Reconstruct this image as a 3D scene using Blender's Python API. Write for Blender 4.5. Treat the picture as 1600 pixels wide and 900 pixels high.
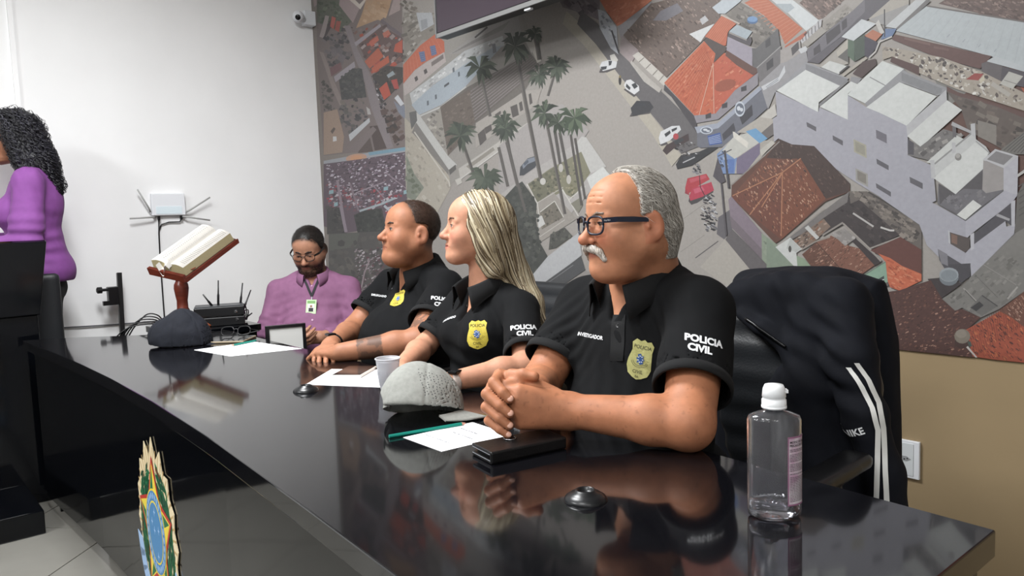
import bpy, bmesh, math, random
import numpy as np
from mathutils import Vector, Matrix, Euler
from mathutils.bvhtree import BVHTree

for _o in list(bpy.data.objects):
    bpy.data.objects.remove(_o)
SC = bpy.context.scene
COL = SC.collection
random.seed(7)

# ------------------------------------------------------------------ camera
F = 1200.0                      # focal length in pixels of the 1600 x 900 frame
PITCH, ROLL, CAMH = math.radians(5.18), math.radians(2.0), 1.22
YW = 2.42                       # mural wall
XW = -4.79                      # white wall
ZC = 3.05                       # ceiling
TT = 0.76                       # table top


def _basis():
    d = np.array([math.sin(ROLL) * math.cos(PITCH), math.cos(ROLL) * math.cos(PITCH), math.sin(PITCH)])
    u = np.array([-1027, -73, 1200.0])
    u -= u.dot(d) * d
    u /= np.linalg.norm(u)
    return np.array([-u, np.cross(-d, -u), -d])


CM = _basis()
CAM = np.array([0, 0, CAMH])


def ray(px, py):
    return CM @ np.array([px - 800.0, py - 450.0, F])


def onZ(px, py, h):
    d = ray(px, py)
    return CAM + d * ((h - CAMH) / d[2])


def onY(px, py, c):
    d = ray(px, py)
    return CAM + d * (c / d[1])


def onX(px, py, c):
    d = ray(px, py)
    return CAM + d * (c / d[0])


def dep(px, py, z):
    return CAM + ray(px, py) / F * z


cam_d = bpy.data.cameras.new('camera')
cam_o = bpy.data.objects.new('camera', cam_d)
COL.objects.link(cam_o)
cam_d.sensor_width = 36.0
cam_d.lens = 36.0 * F / 1600.0
cam_d.clip_start = 0.05
_m = Matrix.Identity(4)
for _i in range(3):
    _m[_i][0] = CM[_i][0]
    _m[_i][1] = -CM[_i][1]
    _m[_i][2] = -CM[_i][2]
    _m[_i][3] = CAM[_i]
cam_o.matrix_world = _m
SC.camera = cam_o

# ------------------------------------------------------------------ light
SC.view_settings.view_transform = 'Standard'
SC.view_settings.look = 'None'
SC.view_settings.gamma = 1.0
SC.view_settings.use_curve_mapping = False
SC.view_settings.exposure = 0.0
W = bpy.data.worlds.new('world')
SC.world = W
W.use_nodes = True
W.node_tree.nodes['Background'].inputs[0].default_value = (1.0, 0.99, 0.98, 1)
W.node_tree.nodes['Background'].inputs[1].default_value = 0.15

LAMPS = [(-2.35, 0.55), (-2.35, -1.9), (-0.3, -0.7), (-0.3, -2.9), (1.7, -0.7), (1.7, -2.9)]
LAMP_W = [118, 118, 40, 34, 24, 24]
for (_x, _y), _e in zip(LAMPS, LAMP_W):
    ld = bpy.data.lights.new('ceiling_lamp_light', 'AREA')
    ld.shape = 'RECTANGLE'
    ld.size, ld.size_y = 1.15, 0.55
    ld.energy = _e
    ld.color = (0.965, 0.985, 1.0)
    lo = bpy.data.objects.new('ceiling_lamp_light', ld)
    COL.objects.link(lo)
    lo.location = (_x, _y, ZC - 0.065)

# ------------------------------------------------------------------ helpers
def s2l(c):
    c = np.asarray(c, float)
    return np.where(c <= 0.04045, c / 12.92, ((c + 0.055) / 1.055) ** 2.4)


def hexl(h, k=1.0):
    h = h.lstrip('#')
    v = s2l([int(h[i:i + 2], 16) / 255 for i in (0, 2, 4)]) * k
    return (float(v[0]), float(v[1]), float(v[2]), 1.0)


def mat(name, col='808080', rough=0.5, metal=0.0, spec=0.5, noise=0.0, nscale=20.0, bump=0.0, bscale=60.0,
        attr=None, emit=0.0, trans=0.0, ior=1.45, coat=0.0, sss=0.0, sheen=0.0, alpha=1.0, col2=None, stretch=None, bdist=0.002):
    m = bpy.data.materials.new(name)
    m.use_nodes = True
    nt = m.node_tree
    b = nt.nodes['Principled BSDF']
    I = b.inputs
    c = hexl(col) if isinstance(col, str) else col
    I['Base Color'].default_value = c
    I['Roughness'].default_value = rough
    I['Metallic'].default_value = metal
    I['Specular IOR Level'].default_value = spec
    I['IOR'].default_value = ior
    I['Transmission Weight'].default_value = trans
    I['Coat Weight'].default_value = coat
    I['Alpha'].default_value = alpha
    if sheen:
        I['Sheen Weight'].default_value = sheen
    if sss:
        I['Subsurface Weight'].default_value = sss
        I['Subsurface Radius'].default_value = (0.012, 0.005, 0.003)
        I['Subsurface Scale'].default_value = 0.6
    if emit:
        I['Emission Color'].default_value = c
        I['Emission Strength'].default_value = emit
    tc = nt.nodes.new('ShaderNodeTexCoord')
    src = tc.outputs['Object']
    if stretch:
        mp = nt.nodes.new('ShaderNodeMapping')
        mp.inputs['Scale'].default_value = stretch
        nt.links.new(src, mp.inputs[0])
        src = mp.outputs[0]
    colout = None
    if attr:
        a = nt.nodes.new('ShaderNodeAttribute')
        a.attribute_name = attr
        colout = a.outputs['Color']
    if noise or col2:
        n = nt.nodes.new('ShaderNodeTexNoise')
        n.inputs['Scale'].default_value = nscale
        n.inputs['Detail'].default_value = 4
        nt.links.new(src, n.inputs['Vector'])
        if col2:
            mx = nt.nodes.new('ShaderNodeMix')
            mx.data_type = 'RGBA'
            rp = nt.nodes.new('ShaderNodeValToRGB')
            rp.color_ramp.elements[0].position = 0.4
            rp.color_ramp.elements[1].position = 0.62
            nt.links.new(n.outputs[0], rp.inputs[0])
            nt.links.new(rp.outputs[0], mx.inputs[0])
            mx.inputs[6].default_value = c
            mx.inputs[7].default_value = hexl(col2)
            colout = mx.outputs[2]
        else:
            mr = nt.nodes.new('ShaderNodeMapRange')
            mr.inputs[1].default_value = 0.3
            mr.inputs[2].default_value = 0.7
            mr.inputs[3].default_value = 1 - noise
            mr.inputs[4].default_value = 1 + noise
            nt.links.new(n.outputs[0], mr.inputs[0])
            mx = nt.nodes.new('ShaderNodeMix')
            mx.data_type = 'RGBA'
            mx.blend_type = 'MULTIPLY'
            mx.inputs[0].default_value = 1
            if colout is not None:
                nt.links.new(colout, mx.inputs[6])
            else:
                mx.inputs[6].default_value = c
            nt.links.new(mr.outputs[0], mx.inputs[7])
            colout = mx.outputs[2]
    if colout is not None:
        nt.links.new(colout, I['Base Color'])
    if bump:
        n2 = nt.nodes.new('ShaderNodeTexNoise')
        n2.inputs['Scale'].default_value = bscale
        n2.inputs['Detail'].default_value = 3
        nt.links.new(src, n2.inputs['Vector'])
        bp = nt.nodes.new('ShaderNodeBump')
        bp.inputs['Strength'].default_value = bump
        bp.inputs['Distance'].default_value = bdist
        nt.links.new(n2.outputs[0], bp.inputs['Height'])
        nt.links.new(bp.outputs[0], I['Normal'])
    return m


def empty(name, loc, label=None, cat=None, group=None):
    o = bpy.data.objects.new(name, None)
    COL.objects.link(o)
    o.location = Vector(loc)
    o.empty_display_size = 0.05
    return tag(o, label, cat, group)


def tag(o, label=None, cat=None, group=None, kind=None):
    if label:
        o['label'] = label
    if cat:
        o['category'] = cat
    if group:
        o['group'] = group
    if kind:
        o['kind'] = kind
    return o


def origin_of(o):
    v = Vector((0, 0, 0))
    while o is not None:
        v = v + o.location
        o = o.parent
    return v


def mk(name, V, Fc, m, parent=None, base=None, smooth=False, col=None, mi=None):
    """one mesh object from world-space vertices; m a material or a list of them"""
    V = np.asarray(V, float).reshape(-1, 3)
    if parent is not None:
        off = np.array(origin_of(parent))
        loc = (0, 0, 0)
    else:
        if base is None:
            base = ((V[:, 0].min() + V[:, 0].max()) / 2, (V[:, 1].min() + V[:, 1].max()) / 2, V[:, 2].min())
        off = np.array(base, float)
        loc = base
    me = bpy.data.meshes.new(name)
    if isinstance(Fc, np.ndarray):
        nf, k = Fc.shape
        L = (V - off).astype(np.float32)
        me.vertices.add(len(L))
        me.vertices.foreach_set('co', L.ravel())
        me.loops.add(nf * k)
        me.loops.foreach_set('vertex_index', Fc.astype(np.int32).ravel())
        me.polygons.add(nf)
        me.polygons.foreach_set('loop_start', np.arange(0, nf * k, k, dtype=np.int32))
        me.update(calc_edges=True)
    else:
        me.from_pydata((V - off).tolist(), [], Fc)
    for q in (m if isinstance(m, (list, tuple)) else [m]):
        me.materials.append(q)
    if mi is not None:
        me.polygons.foreach_set('material_index', np.asarray(mi, np.int32))
    if smooth:
        me.polygons.foreach_set('use_smooth', np.ones(len(me.polygons), bool))
    if col is not None:
        a = me.color_attributes.new('Col', 'FLOAT_COLOR', 'POINT')
        c = np.ones((len(V), 4), np.float32)
        c[:, :3] = np.asarray(col)[:, :3]
        a.data.foreach_set('color', c.ravel())
    me.update()
    o = bpy.data.objects.new(name, me)
    COL.objects.link(o)
    o.location = Vector(loc)
    if parent is not None:
        o.parent = parent
    return o


class MB:
    """collects simple shapes in world space; build() links them as one mesh"""

    def __init__(s):
        s.v, s.f, s.sm = [], [], False

    def add(s, V, Fc):
        n = len(s.v)
        s.v += [tuple(map(float, p)) for p in V]
        s.f += [tuple(i + n for i in q) for q in Fc]
        return s

    def box(s, c, h, R=None, bev=0.0):
        c = np.array(c, float)
        h = np.array(h, float)
        if bev:
            bm = bmesh.new()
            bmesh.ops.create_cube(bm, size=2)
            for v in bm.verts:
                v.co = Vector((v.co.x * h[0], v.co.y * h[1], v.co.z * h[2]))
            bmesh.ops.bevel(bm, geom=list(bm.edges), offset=bev, segments=2, affect='EDGES', profile=0.5)
            bm.verts.index_update()
            P = np.array([v.co[:] for v in bm.verts])
            Q = [tuple(v.index for v in f.verts) for f in bm.faces]
            bm.free()
        else:
            P = np.array([(x, y, z) for x in (-1, 1) for y in (-1, 1) for z in (-1, 1)]) * h
            Q = [(0, 1, 3, 2), (4, 6, 7, 5), (0, 4, 5, 1), (2, 3, 7, 6), (0, 2, 6, 4), (1, 5, 7, 3)]
        if R is not None:
            P = P @ np.array(R).T
        return s.add(P + c, Q)

    def prism(s, poly, a, b):
        """poly: list of 3D points (planar), extruded by the vector b-a"""
        P = np.array(poly, float)
        d = np.array(b, float) - np.array(a, float)
        n = len(P)
        return s.add(np.vstack([P, P + d]), [tuple(range(n))[::-1], tuple(range(n, 2 * n))] +
                     [(i, (i + 1) % n, n + (i + 1) % n, n + i) for i in range(n)])

    def tube(s, pts, r, n=8, cap=True):
        pts = [np.array(p, float) for p in pts]
        m = len(pts)
        rs = r if hasattr(r, '__len__') else [r] * m
        V = []
        pu = None
        for i in range(m):
            t = pts[min(i + 1, m - 1)] - pts[max(i - 1, 0)]
            t = t / (np.linalg.norm(t) + 1e-12)
            if pu is None:
                pu = np.cross(t, (0, 0, 1.0))
                if np.linalg.norm(pu) < 0.1:
                    pu = np.cross(t, (1.0, 0, 0))
            pu = pu - t * pu.dot(t)
            pu /= np.linalg.norm(pu) + 1e-12
            w = np.cross(t, pu)
            for k in range(n):
                a = 2 * math.pi * k / n
                V.append(pts[i] + rs[i] * (math.cos(a) * pu + math.sin(a) * w))
        Q = [(i * n + k, i * n + (k + 1) % n, (i + 1) * n + (k + 1) % n, (i + 1) * n + k) for i in range(m - 1) for k in range(n)]
        if cap:
            Q += [tuple(range(n))[::-1], tuple((m - 1) * n + k for k in range(n))]
        return s.add(V, Q)

    def lathe(s, c, prof, n=24, axis=(0, 0, 1), sx=1.0, xdir=(1, 0, 0), cap=True):
        """prof: list of (radius, height) along the axis"""
        c = np.array(c, float)
        ax = np.array(axis, float)
        ax /= np.linalg.norm(ax)
        u = np.array(xdir, float)
        u = u - ax * u.dot(ax)
        if np.linalg.norm(u) < 1e-6:
            u = np.cross(ax, (0, 1, 0.3))
        u /= np.linalg.norm(u)
        w = np.cross(ax, u)
        V = []
        for r, h in prof:
            for k in range(n):
                a = 2 * math.pi * k / n
                V.append(c + ax * h + r * (sx * math.cos(a) * u + math.sin(a) * w))
        m = len(prof)
        Q = [(i * n + k, i * n + (k + 1) % n, (i + 1) * n + (k + 1) % n, (i + 1) * n + k) for i in range(m - 1) for k in range(n)]
        if cap:
            Q += [tuple(range(n))[::-1], tuple((m - 1) * n + k for k in range(n))]
        return s.add(V, Q)

    def build(s, name, m, parent=None, smooth=False, base=None, bevel=0.0, auto=None):
        o = mk(name, s.v, s.f, m, parent, base, smooth)
        if bevel:
            b = o.modifiers.new('bevel', 'BEVEL')
            b.width = bevel
            b.segments = 2
            b.limit_method = 'ANGLE'
            b.angle_limit = math.radians(40)
        if auto:
            for p in o.data.polygons:
                p.use_smooth = True
            bm = bmesh.new()
            bm.from_mesh(o.data)
            for e in bm.edges:
                if len(e.link_faces) == 2 and e.calc_face_angle(0) > math.radians(auto):
                    e.smooth = False
            bm.to_mesh(o.data)
            bm.free()
        return o


def spl(pts, n=6):
    """Catmull-Rom curve through the points"""
    p = [np.array(q, float) for q in pts]
    p = [2 * p[0] - p[1]] + p + [2 * p[-1] - p[-2]]
    out = []
    for i in range(1, len(p) - 2):
        for t in np.linspace(0, 1, n, endpoint=False):
            out.append(0.5 * ((2 * p[i]) + (p[i + 1] - p[i - 1]) * t + (2 * p[i - 1] - 5 * p[i] + 4 * p[i + 1] - p[i + 2]) * t * t + (3 * p[i] - p[i - 1] - 3 * p[i + 1] + p[i + 2]) * t ** 3))
    return out + [p[-2]]


def rotz(a):
    c, s = math.cos(a), math.sin(a)
    return np.array([[c, -s, 0], [s, c, 0], [0, 0, 1.0]])


def frame(fwd, up=(0, 0, 1)):
    """columns: left(x), back(y), up(z); forward = -y"""
    y = -np.array(fwd, float)
    y /= np.linalg.norm(y)
    x = np.cross(y, np.array(up, float))
    x /= np.linalg.norm(x)
    z = np.cross(x, y)
    return np.array([x, y, z]).T


# value noise in numpy
def vnoise(P, seed=0):
    P = np.asarray(P, float)
    i = np.floor(P).astype(np.int64)
    f = P - i
    f = f * f * (3 - 2 * f)

    def h(a, b, c):
        n = (a * 73856093) ^ (b * 19349663) ^ (c * 83492791) ^ (seed * 2654435761)
        n = (n ^ (n >> 13)) * 1274126177
        return ((n ^ (n >> 16)) & 0xffff) / 65535.0
    r = 0
    for dx in (0, 1):
        for dy in (0, 1):
            for dz in (0, 1):
                w = (f[..., 0] if dx else 1 - f[..., 0]) * (f[..., 1] if dy else 1 - f[..., 1]) * (f[..., 2] if dz else 1 - f[..., 2])
                r = r + w * h(i[..., 0] + dx, i[..., 1] + dy, i[..., 2] + dz)
    return r


def fbm(P, seed=0, o=3):
    r, a = 0, 0.5
    for k in range(o):
        r = r + a * (vnoise(P * (2 ** k), seed + k) - 0.5)
        a *= 0.5
    return r


# ------------------------------------------------------------------ signed-distance modelling (blended round cones, ellipsoids, boxes)
class SDF:
    def __init__(s):
        s.ops = []

    def _a(s, fn, c, R, op, k):
        s.ops.append((fn, np.array(c, float), R, op, k))
        return s

    def rc(s, a, b, ra, rb, k=0.02, op='u'):
        a = np.array(a, float)
        b = np.array(b, float)
        ab = b - a
        L2 = ab.dot(ab) + 1e-12

        def fn(P):
            t = np.clip(((P - a) @ ab) / L2, 0, 1)
            return np.linalg.norm(P - a - t[:, None] * ab, axis=1) - (ra + (rb - ra) * t)
        return s._a(fn, (a + b) / 2, math.sqrt(L2) / 2 + max(ra, rb), op, k)

    def chain(s, pts, rs, k=0.01, op='u'):
        for i in range(len(pts) - 1):
            s.rc(pts[i], pts[i + 1], rs[i], rs[i + 1], k, op)
        return s

    def el(s, c, r, R=None, k=0.02, op='u'):
        c = np.array(c, float)
        r = np.array(r if hasattr(r, '__len__') else (r, r, r), float)
        Rm = None if R is None else np.array(R)

        def fn(P):
            q = P - c
            if Rm is not None:
                q = q @ Rm
            k0 = np.linalg.norm(q / r, axis=1)
            k1 = np.linalg.norm(q / (r * r), axis=1) + 1e-9
            return k0 * (k0 - 1) / k1
        return s._a(fn, c, float(r.max()), op, k)

    def box(s, c, h, R=None, rd=0.005, k=0.01, op='u'):
        c = np.array(c, float)
        h = np.array(h, float)
        Rm = None if R is None else np.array(R)

        def fn(P):
            q = P - c
            if Rm is not None:
                q = q @ Rm
            q = np.abs(q) - (h - rd)
            return np.linalg.norm(np.maximum(q, 0), axis=1) + np.minimum(q.max(axis=1), 0) - rd
        return s._a(fn, c, float(np.linalg.norm(h)), op, k)

    def plane(s, p, n, k=0.005, op='i'):
        """keep the side the normal points away from"""
        p = np.array(p, float)
        n = np.array(n, float)
        n = n / np.linalg.norm(n)
        return s._a(lambda P: (P - p) @ n, p, 1e3, op, k)

    def poly(s, o, u, v, pts, h, rd=0.01, k=0.01, op='u'):
        """polygon pts in the (u, v) plane through o, thickened by +-h and rounded"""
        o = np.array(o, float)
        u = np.array(u, float)
        v = np.array(v, float)
        w = np.cross(u, v)
        pts = np.array(pts, float)

        def fn(P):
            q = P - o
            a = np.stack([q @ u, q @ v], 1)
            d = np.full(len(P), 1e9)
            sg = np.ones(len(P))
            n = len(pts)
            for i in range(n):
                A, B = pts[i], pts[(i + 1) % n]
                e = B - A
                x = a - A
                t = np.clip((x @ e) / (e @ e + 1e-12), 0, 1)
                y = x - t[:, None] * e
                d = np.minimum(d, (y * y).sum(1))
                c1, c2 = a[:, 1] >= A[1], a[:, 1] < B[1]
                c3 = e[0] * x[:, 1] > e[1] * x[:, 0]
                sg = np.where((c1 & c2 & c3) | (~c1 & ~c2 & ~c3), -sg, sg)
            d2 = sg * np.sqrt(d) + rd
            dz = np.abs(q @ w) - (h - rd)
            return np.minimum(np.maximum(d2, dz), 0) + np.sqrt(np.maximum(d2, 0) ** 2 + np.maximum(dz, 0) ** 2) - rd
        c = o + u * pts[:, 0].mean() + v * pts[:, 1].mean()
        R = float(np.sqrt((((pts - pts.mean(0)) ** 2).sum(1)).max()) + h)
        return s._a(fn, c, R, op, k)

    def fun(s, fn, c, R, op='u', k=0.005):
        return s._a(fn, c, R, op, k)

    def ev(s, P, bc=None, br=None):
        d = np.full(len(P), 0.5)
        for fn, c, R, op, k in s.ops:
            if bc is not None and op in 'us' and np.linalg.norm(bc - c) - R > br + k + 0.004:
                continue
            e = fn(P)
            if op == 'u':
                h = np.clip(0.5 + 0.5 * (d - e) / k, 0, 1)
                d = d * (1 - h) + e * h - k * h * (1 - h)
            else:
                if op == 's':
                    e = -e
                h = np.clip(0.5 - 0.5 * (d - e) / k, 0, 1)
                d = d * (1 - h) + e * h + k * h * (1 - h)
        return d

    def mesh(s, res, lo=None, hi=None):
        if lo is None:
            us = [(c, R) for fn, c, R, op, k in s.ops if op == 'u']
            lo = np.min([c - R for c, R in us], axis=0) - 3 * res
            hi = np.max([c + R for c, R in us], axis=0) + 3 * res
        lo = np.array(lo, float)
        n = np.ceil((np.array(hi) - lo) / res).astype(int) + 1
        V = np.full(n, 0.5, np.float32)
        B = 16
        g = np.arange(B)
        for x0 in range(0, n[0], B):
            for y0 in range(0, n[1], B):
                for z0 in range(0, n[2], B):
                    e = np.minimum(np.array([x0, y0, z0]) + B, n)
                    sz = e - (x0, y0, z0)
                    bc = lo + (np.array([x0, y0, z0]) + (sz - 1) / 2) * res
                    br = np.linalg.norm((sz - 1) / 2) * res
                    if all(np.linalg.norm(bc - c) - R > br + k + 0.004 for fn, c, R, op, k in s.ops if op == 'u'):
                        continue
                    cd = s.ev(bc[None, :])[0]
                    if abs(cd) > br * 1.6 + 0.03:
                        V[x0:e[0], y0:e[1], z0:e[2]] = cd
                        continue
                    gx, gy, gz = np.meshgrid(lo[0] + (x0 + g[:sz[0]]) * res, lo[1] + (y0 + g[:sz[1]]) * res, lo[2] + (z0 + g[:sz[2]]) * res, indexing='ij')
                    P = np.stack([gx.ravel(), gy.ravel(), gz.ravel()], 1)
                    V[x0:e[0], y0:e[1], z0:e[2]] = s.ev(P, bc, br).reshape(sz)
        return surface_nets(V, lo, res)


def surface_nets(V, lo, res):
    ins = V < 0
    c = np.zeros(np.array(V.shape) - 1, np.int8)
    for dx in (0, 1):
        for dy in (0, 1):
            for dz in (0, 1):
                c += ins[dx:V.shape[0] - 1 + dx, dy:V.shape[1] - 1 + dy, dz:V.shape[2] - 1 + dz]
    act = (c > 0) & (c < 8)
    idx = np.argwhere(act)
    vid = np.full(act.shape, -1, np.int64)
    vid[act] = np.arange(len(idx))
    co = [(a, b, d) for a in (0, 1) for b in (0, 1) for d in (0, 1)]
    val = np.stack([V[idx[:, 0] + a, idx[:, 1] + b, idx[:, 2] + d] for a, b, d in co], 1)
    acc = np.zeros((len(idx), 3))
    cnt = np.zeros(len(idx))
    for i in range(8):
        for j in range(i + 1, 8):
            df = np.array(co[j]) - np.array(co[i])
            if np.abs(df).sum() != 1:
                continue
            a, b = val[:, i], val[:, j]
            mk_ = (a < 0) != (b < 0)
            t = np.where(mk_, a / np.where(mk_, a - b, 1), 0)
            acc[mk_] += (np.array(co[i]) + t[:, None] * df)[mk_]
            cnt[mk_] += 1
    P = lo + (idx + acc / cnt[:, None]) * res
    Q = []
    for ax in range(3):
        u, w = (ax + 1) % 3, (ax + 2) % 3
        sl0 = [slice(None)] * 3
        sl1 = [slice(None)] * 3
        sl0[ax] = slice(0, -1)
        sl1[ax] = slice(1, None)
        a, b = ins[tuple(sl0)], ins[tuple(sl1)]
        e = np.argwhere(a != b)
        e = e[(e[:, u] > 0) & (e[:, w] > 0) & (e[:, u] < V.shape[u] - 1) & (e[:, w] < V.shape[w] - 1)]
        fl = a[e[:, 0], e[:, 1], e[:, 2]]
        ids = []
        for du, dw in ((-1, -1), (0, -1), (0, 0), (-1, 0)):
            q = e.copy()
            q[:, u] += du
            q[:, w] += dw
            ids.append(vid[q[:, 0], q[:, 1], q[:, 2]])
        ids = np.stack(ids, 1)
        ids[~fl] = ids[~fl][:, ::-1]
        Q.append(ids)
    Q = np.vstack(Q)
    Q = Q[(Q >= 0).all(axis=1)]
    return P, Q


def vnormals(P, Q):
    n = np.cross(P[Q[:, 2]] - P[Q[:, 0]], P[Q[:, 3]] - P[Q[:, 1]])
    N = np.zeros_like(P)
    for i in range(4):
        np.add.at(N, Q[:, i], n)
    return N / (np.linalg.norm(N, axis=1)[:, None] + 1e-12)


def smooth_mesh(P, Q, it=2, lam=0.5):
    for _ in range(it):
        S = np.zeros_like(P)
        c = np.zeros(len(P))
        for i in range(4):
            np.add.at(S, Q[:, i], P[Q[:, (i + 1) % 4]])
            np.add.at(S, Q[:, i], P[Q[:, (i - 1) % 4]])
            np.add.at(c, Q[:, i], 2)
        P = P + lam * (S / np.maximum(c, 1)[:, None] - P)
    return P


# ------------------------------------------------------------------ lettering


def text_mesh(txt, size, extr=0.0, bold=0.0, align='CENTER', space=1.0):
    cu = bpy.data.curves.new('lettering', 'FONT')
    cu.body = txt
    cu.size = size
    cu.align_x = align
    cu.align_y = 'CENTER'
    cu.extrude = extr
    cu.offset = bold
    cu.space_character = space
    cu.resolution_u = 3
    o = bpy.data.objects.new('lettering', cu)
    COL.objects.link(o)
    bpy.context.view_layer.update()
    me = bpy.data.meshes.new_from_object(o.evaluated_get(bpy.context.evaluated_depsgraph_get()))
    V = np.array([v.co[:] for v in me.vertices]).reshape(-1, 3)
    Fc = [tuple(p.vertices) for p in me.polygons]
    bpy.data.objects.remove(o)
    bpy.data.curves.remove(cu)
    bpy.data.meshes.remove(me)
    return V, Fc


def subdiv(V, Fc, maxlen):
    bm = bmesh.new()
    vs = [bm.verts.new(p) for p in V]
    for f in Fc:
        try:
            bm.faces.new([vs[i] for i in f])
        except ValueError:
            pass
    bmesh.ops.triangulate(bm, faces=bm.faces[:])
    for _ in range(6):
        es = [e for e in bm.edges if e.calc_length() > maxlen]
        if not es:
            break
        bmesh.ops.subdivide_edges(bm, edges=es, cuts=1)
        bmesh.ops.triangulate(bm, faces=[f for f in bm.faces if len(f.verts) > 3])
    bm.verts.index_update()
    P = np.array([v.co[:] for v in bm.verts])
    Q = [tuple(v.index for v in f.verts) for f in bm.faces]
    bm.free()
    return P, Q


def onto(V2, centre, right, up, bvh, off=0.0015, d0=0.15):
    """lays flat 2D shapes (x right, y up) onto a curved surface by ray casting along -(right x up)"""
    right = np.array(right, float)
    right /= np.linalg.norm(right)
    up = np.array(up, float)
    up = up - right * up.dot(right)
    up /= np.linalg.norm(up)
    n = np.cross(right, up)
    out = []
    c = np.array(centre, float)
    for p in V2:
        q = c + right * p[0] + up * p[1] + n * d0
        h = bvh.ray_cast(Vector(q), Vector(-n), 0.5)
        if h[0] is None:
            out.append(q - n * d0)
        else:
            out.append(np.array(h[0]) + n * (off + (p[2] if len(p) > 2 else 0)))
    return np.array(out)

# ------------------------------------------------------------------ shared materials
M_white = mat('white_paint', 'f0f0f0', 0.7, noise=0.02, nscale=3, bump=0.25, bscale=9, bdist=0.006)
M_beige = mat('beige_paint', '998566', 0.6, noise=0.04, nscale=4, bump=0.3, bscale=7, bdist=0.006)
M_ceil = mat('ceiling_paint', 'f0f0ee', 0.8)
M_tile = mat('floor_tile', '7a7872', 0.22, noise=0.05, nscale=6)
M_grout = mat('floor_grout', '7f7a74', 0.8)
M_lacq = mat('black_lacquer', '0b0b0e', 0.07, spec=0.62, noise=0.15, nscale=3, coat=0.15)
M_lacqd = mat('black_lacquer_panel', '06070a', 0.09, spec=0.38)
M_blackp = mat('black_plastic', '101012', 0.35)
M_blackg = mat('black_gloss', '0a0a0c', 0.12)
M_dome = mat('grommet_black', '141517', 0.32)
M_whitep = mat('white_plastic', 'e4e6ea', 0.4)
M_leather = mat('black_leather', '1e2023', 0.45, bump=0.3, bscale=180)
M_paper = mat('white_paper', 'f0f0f2', 0.7)
M_steel = mat('steel', 'b0b2b6', 0.25, metal=1.0)
M_lamp = mat('lamp_diffuser', 'fff6ea', 0.5, emit=2.5)
M_ink = mat('dark_ink', '2c2c30', 0.7)

# ------------------------------------------------------------------ room shell
X1, Y0 = 3.2, -4.6


def slab(name, lo, hi, m):
    lo, hi = np.array(lo, float), np.array(hi, float)
    o = MB().box((lo + hi) / 2, (hi - lo) / 2).build(name, m)
    return tag(o, kind='structure')


slab('wall_right', (XW - 0.1, YW, 0), (X1 + 0.1, YW + 0.1, ZC), M_beige)
wl = slab('wall_left', (XW - 0.1, Y0, 0), (XW, YW, ZC), M_white)
slab('wall_front', (XW - 0.1, Y0 - 0.1, 0), (X1 + 0.1, Y0, ZC), mat('dark_unseen_wall', '4a443e', 0.6, noise=0.2, nscale=3))  # unseen wall, coloured dark so the table front mirrors something dark
slab('wall_back', (X1, Y0, 0), (X1 + 0.1, YW, ZC), M_white)
slab('ceiling', (XW - 0.1, Y0 - 0.1, ZC), (X1 + 0.1, YW + 0.1, ZC + 0.1), M_ceil)
fl = slab('floor', (XW - 0.1, Y0 - 0.1, -0.1), (X1 + 0.1, YW + 0.1, -0.004), M_grout)
# floor tiles: diagonal grid as it runs in the photograph
tp = 0.44
ta = math.radians(45.0)
du = np.array([math.cos(ta), math.sin(ta)])
dv = np.array([-math.sin(ta), math.cos(ta)])
tile0 = None
for i in range(-18, 19):
    for j in range(-18, 19):
        c = np.array([-3.43, 0.42]) + du * tp * i + dv * tp * j
        if not (XW + 0.33 < c[0] < -0.6 and -1.6 < c[1] < YW - 0.33):
            continue
        if tile0 is None:
            tile0 = MB().box((c[0], c[1], -0.002), (tp / 2 - 0.003, tp / 2 - 0.003, 0.002), rotz(ta)).build('floor_tile', M_tile, parent=fl)
            t0c = c
        else:
            t = tile0.copy()
            COL.objects.link(t)
            t.location = (c[0] - t0c[0], c[1] - t0c[1], 0)
# tiled field beyond the part in view
mb = MB()
for i in range(-24, 25):
    for j in range(-24, 25):
        c = np.array([-3.43, 0.42]) + du * tp * i + dv * tp * j
        if XW + 0.33 < c[0] < -0.6 and -1.6 < c[1] < YW - 0.33:
            continue
        if XW + 0.33 < c[0] < X1 - 0.33 and Y0 + 0.33 < c[1] < YW - 0.33:
            mb.box((c[0], c[1], -0.002), (tp / 2 - 0.003, tp / 2 - 0.003, 0.002), rotz(ta))
tag(mb.build('floor_tile_field', M_tile, parent=fl), kind='stuff')

# ceiling lamps
for i, (x, y) in enumerate(LAMPS):
    e = empty('ceiling_lamp', (x, y, ZC), ['white ceiling lamp panel over the far end of the black table', 'white ceiling lamp panel in front of the white wall, away from the table',
              'white ceiling lamp panel above the near end of the black table', 'white ceiling lamp panel behind the viewer on the left', 'white ceiling lamp panel nearest the mural end of the room',
              'white ceiling lamp panel in the far rear corner of the room'][i], 'ceiling lamp', 'ceiling lamps')
    mb = MB()
    for sx in (-1, 1):
        mb.box((x + sx * 0.6, y, ZC - 0.03), (0.02, 0.32, 0.03))
        mb.box((x, y + sx * 0.3, ZC - 0.03), (0.58, 0.02, 0.03))
    mb.build('frame', M_whitep, e)
    MB().box((x, y, ZC - 0.03), (0.58, 0.28, 0.02)).build('diffuser', M_lamp, e)

# cable trunking that runs up the white wall, and the thin cable along it
mb = MB().box((XW + 0.008, 0.712, 1.95), (0.008, 0.012, 1.05))
o = mb.build('trim_1', M_white)
tag(o, kind='structure')
mb = MB().tube([(XW + 0.012, y, 0.712 - 0.05 * (y - 0.85) + 0.004 * math.sin(5 * y)) for y in np.linspace(0.3, 1.36, 14)], 0.004, 6)
o = mb.build('wall_cable', mat('grey_cable', '55565a', 0.6), smooth=True)
tag(o, 'thin dark cable running level along the foot of the white wall', 'cable')

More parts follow.
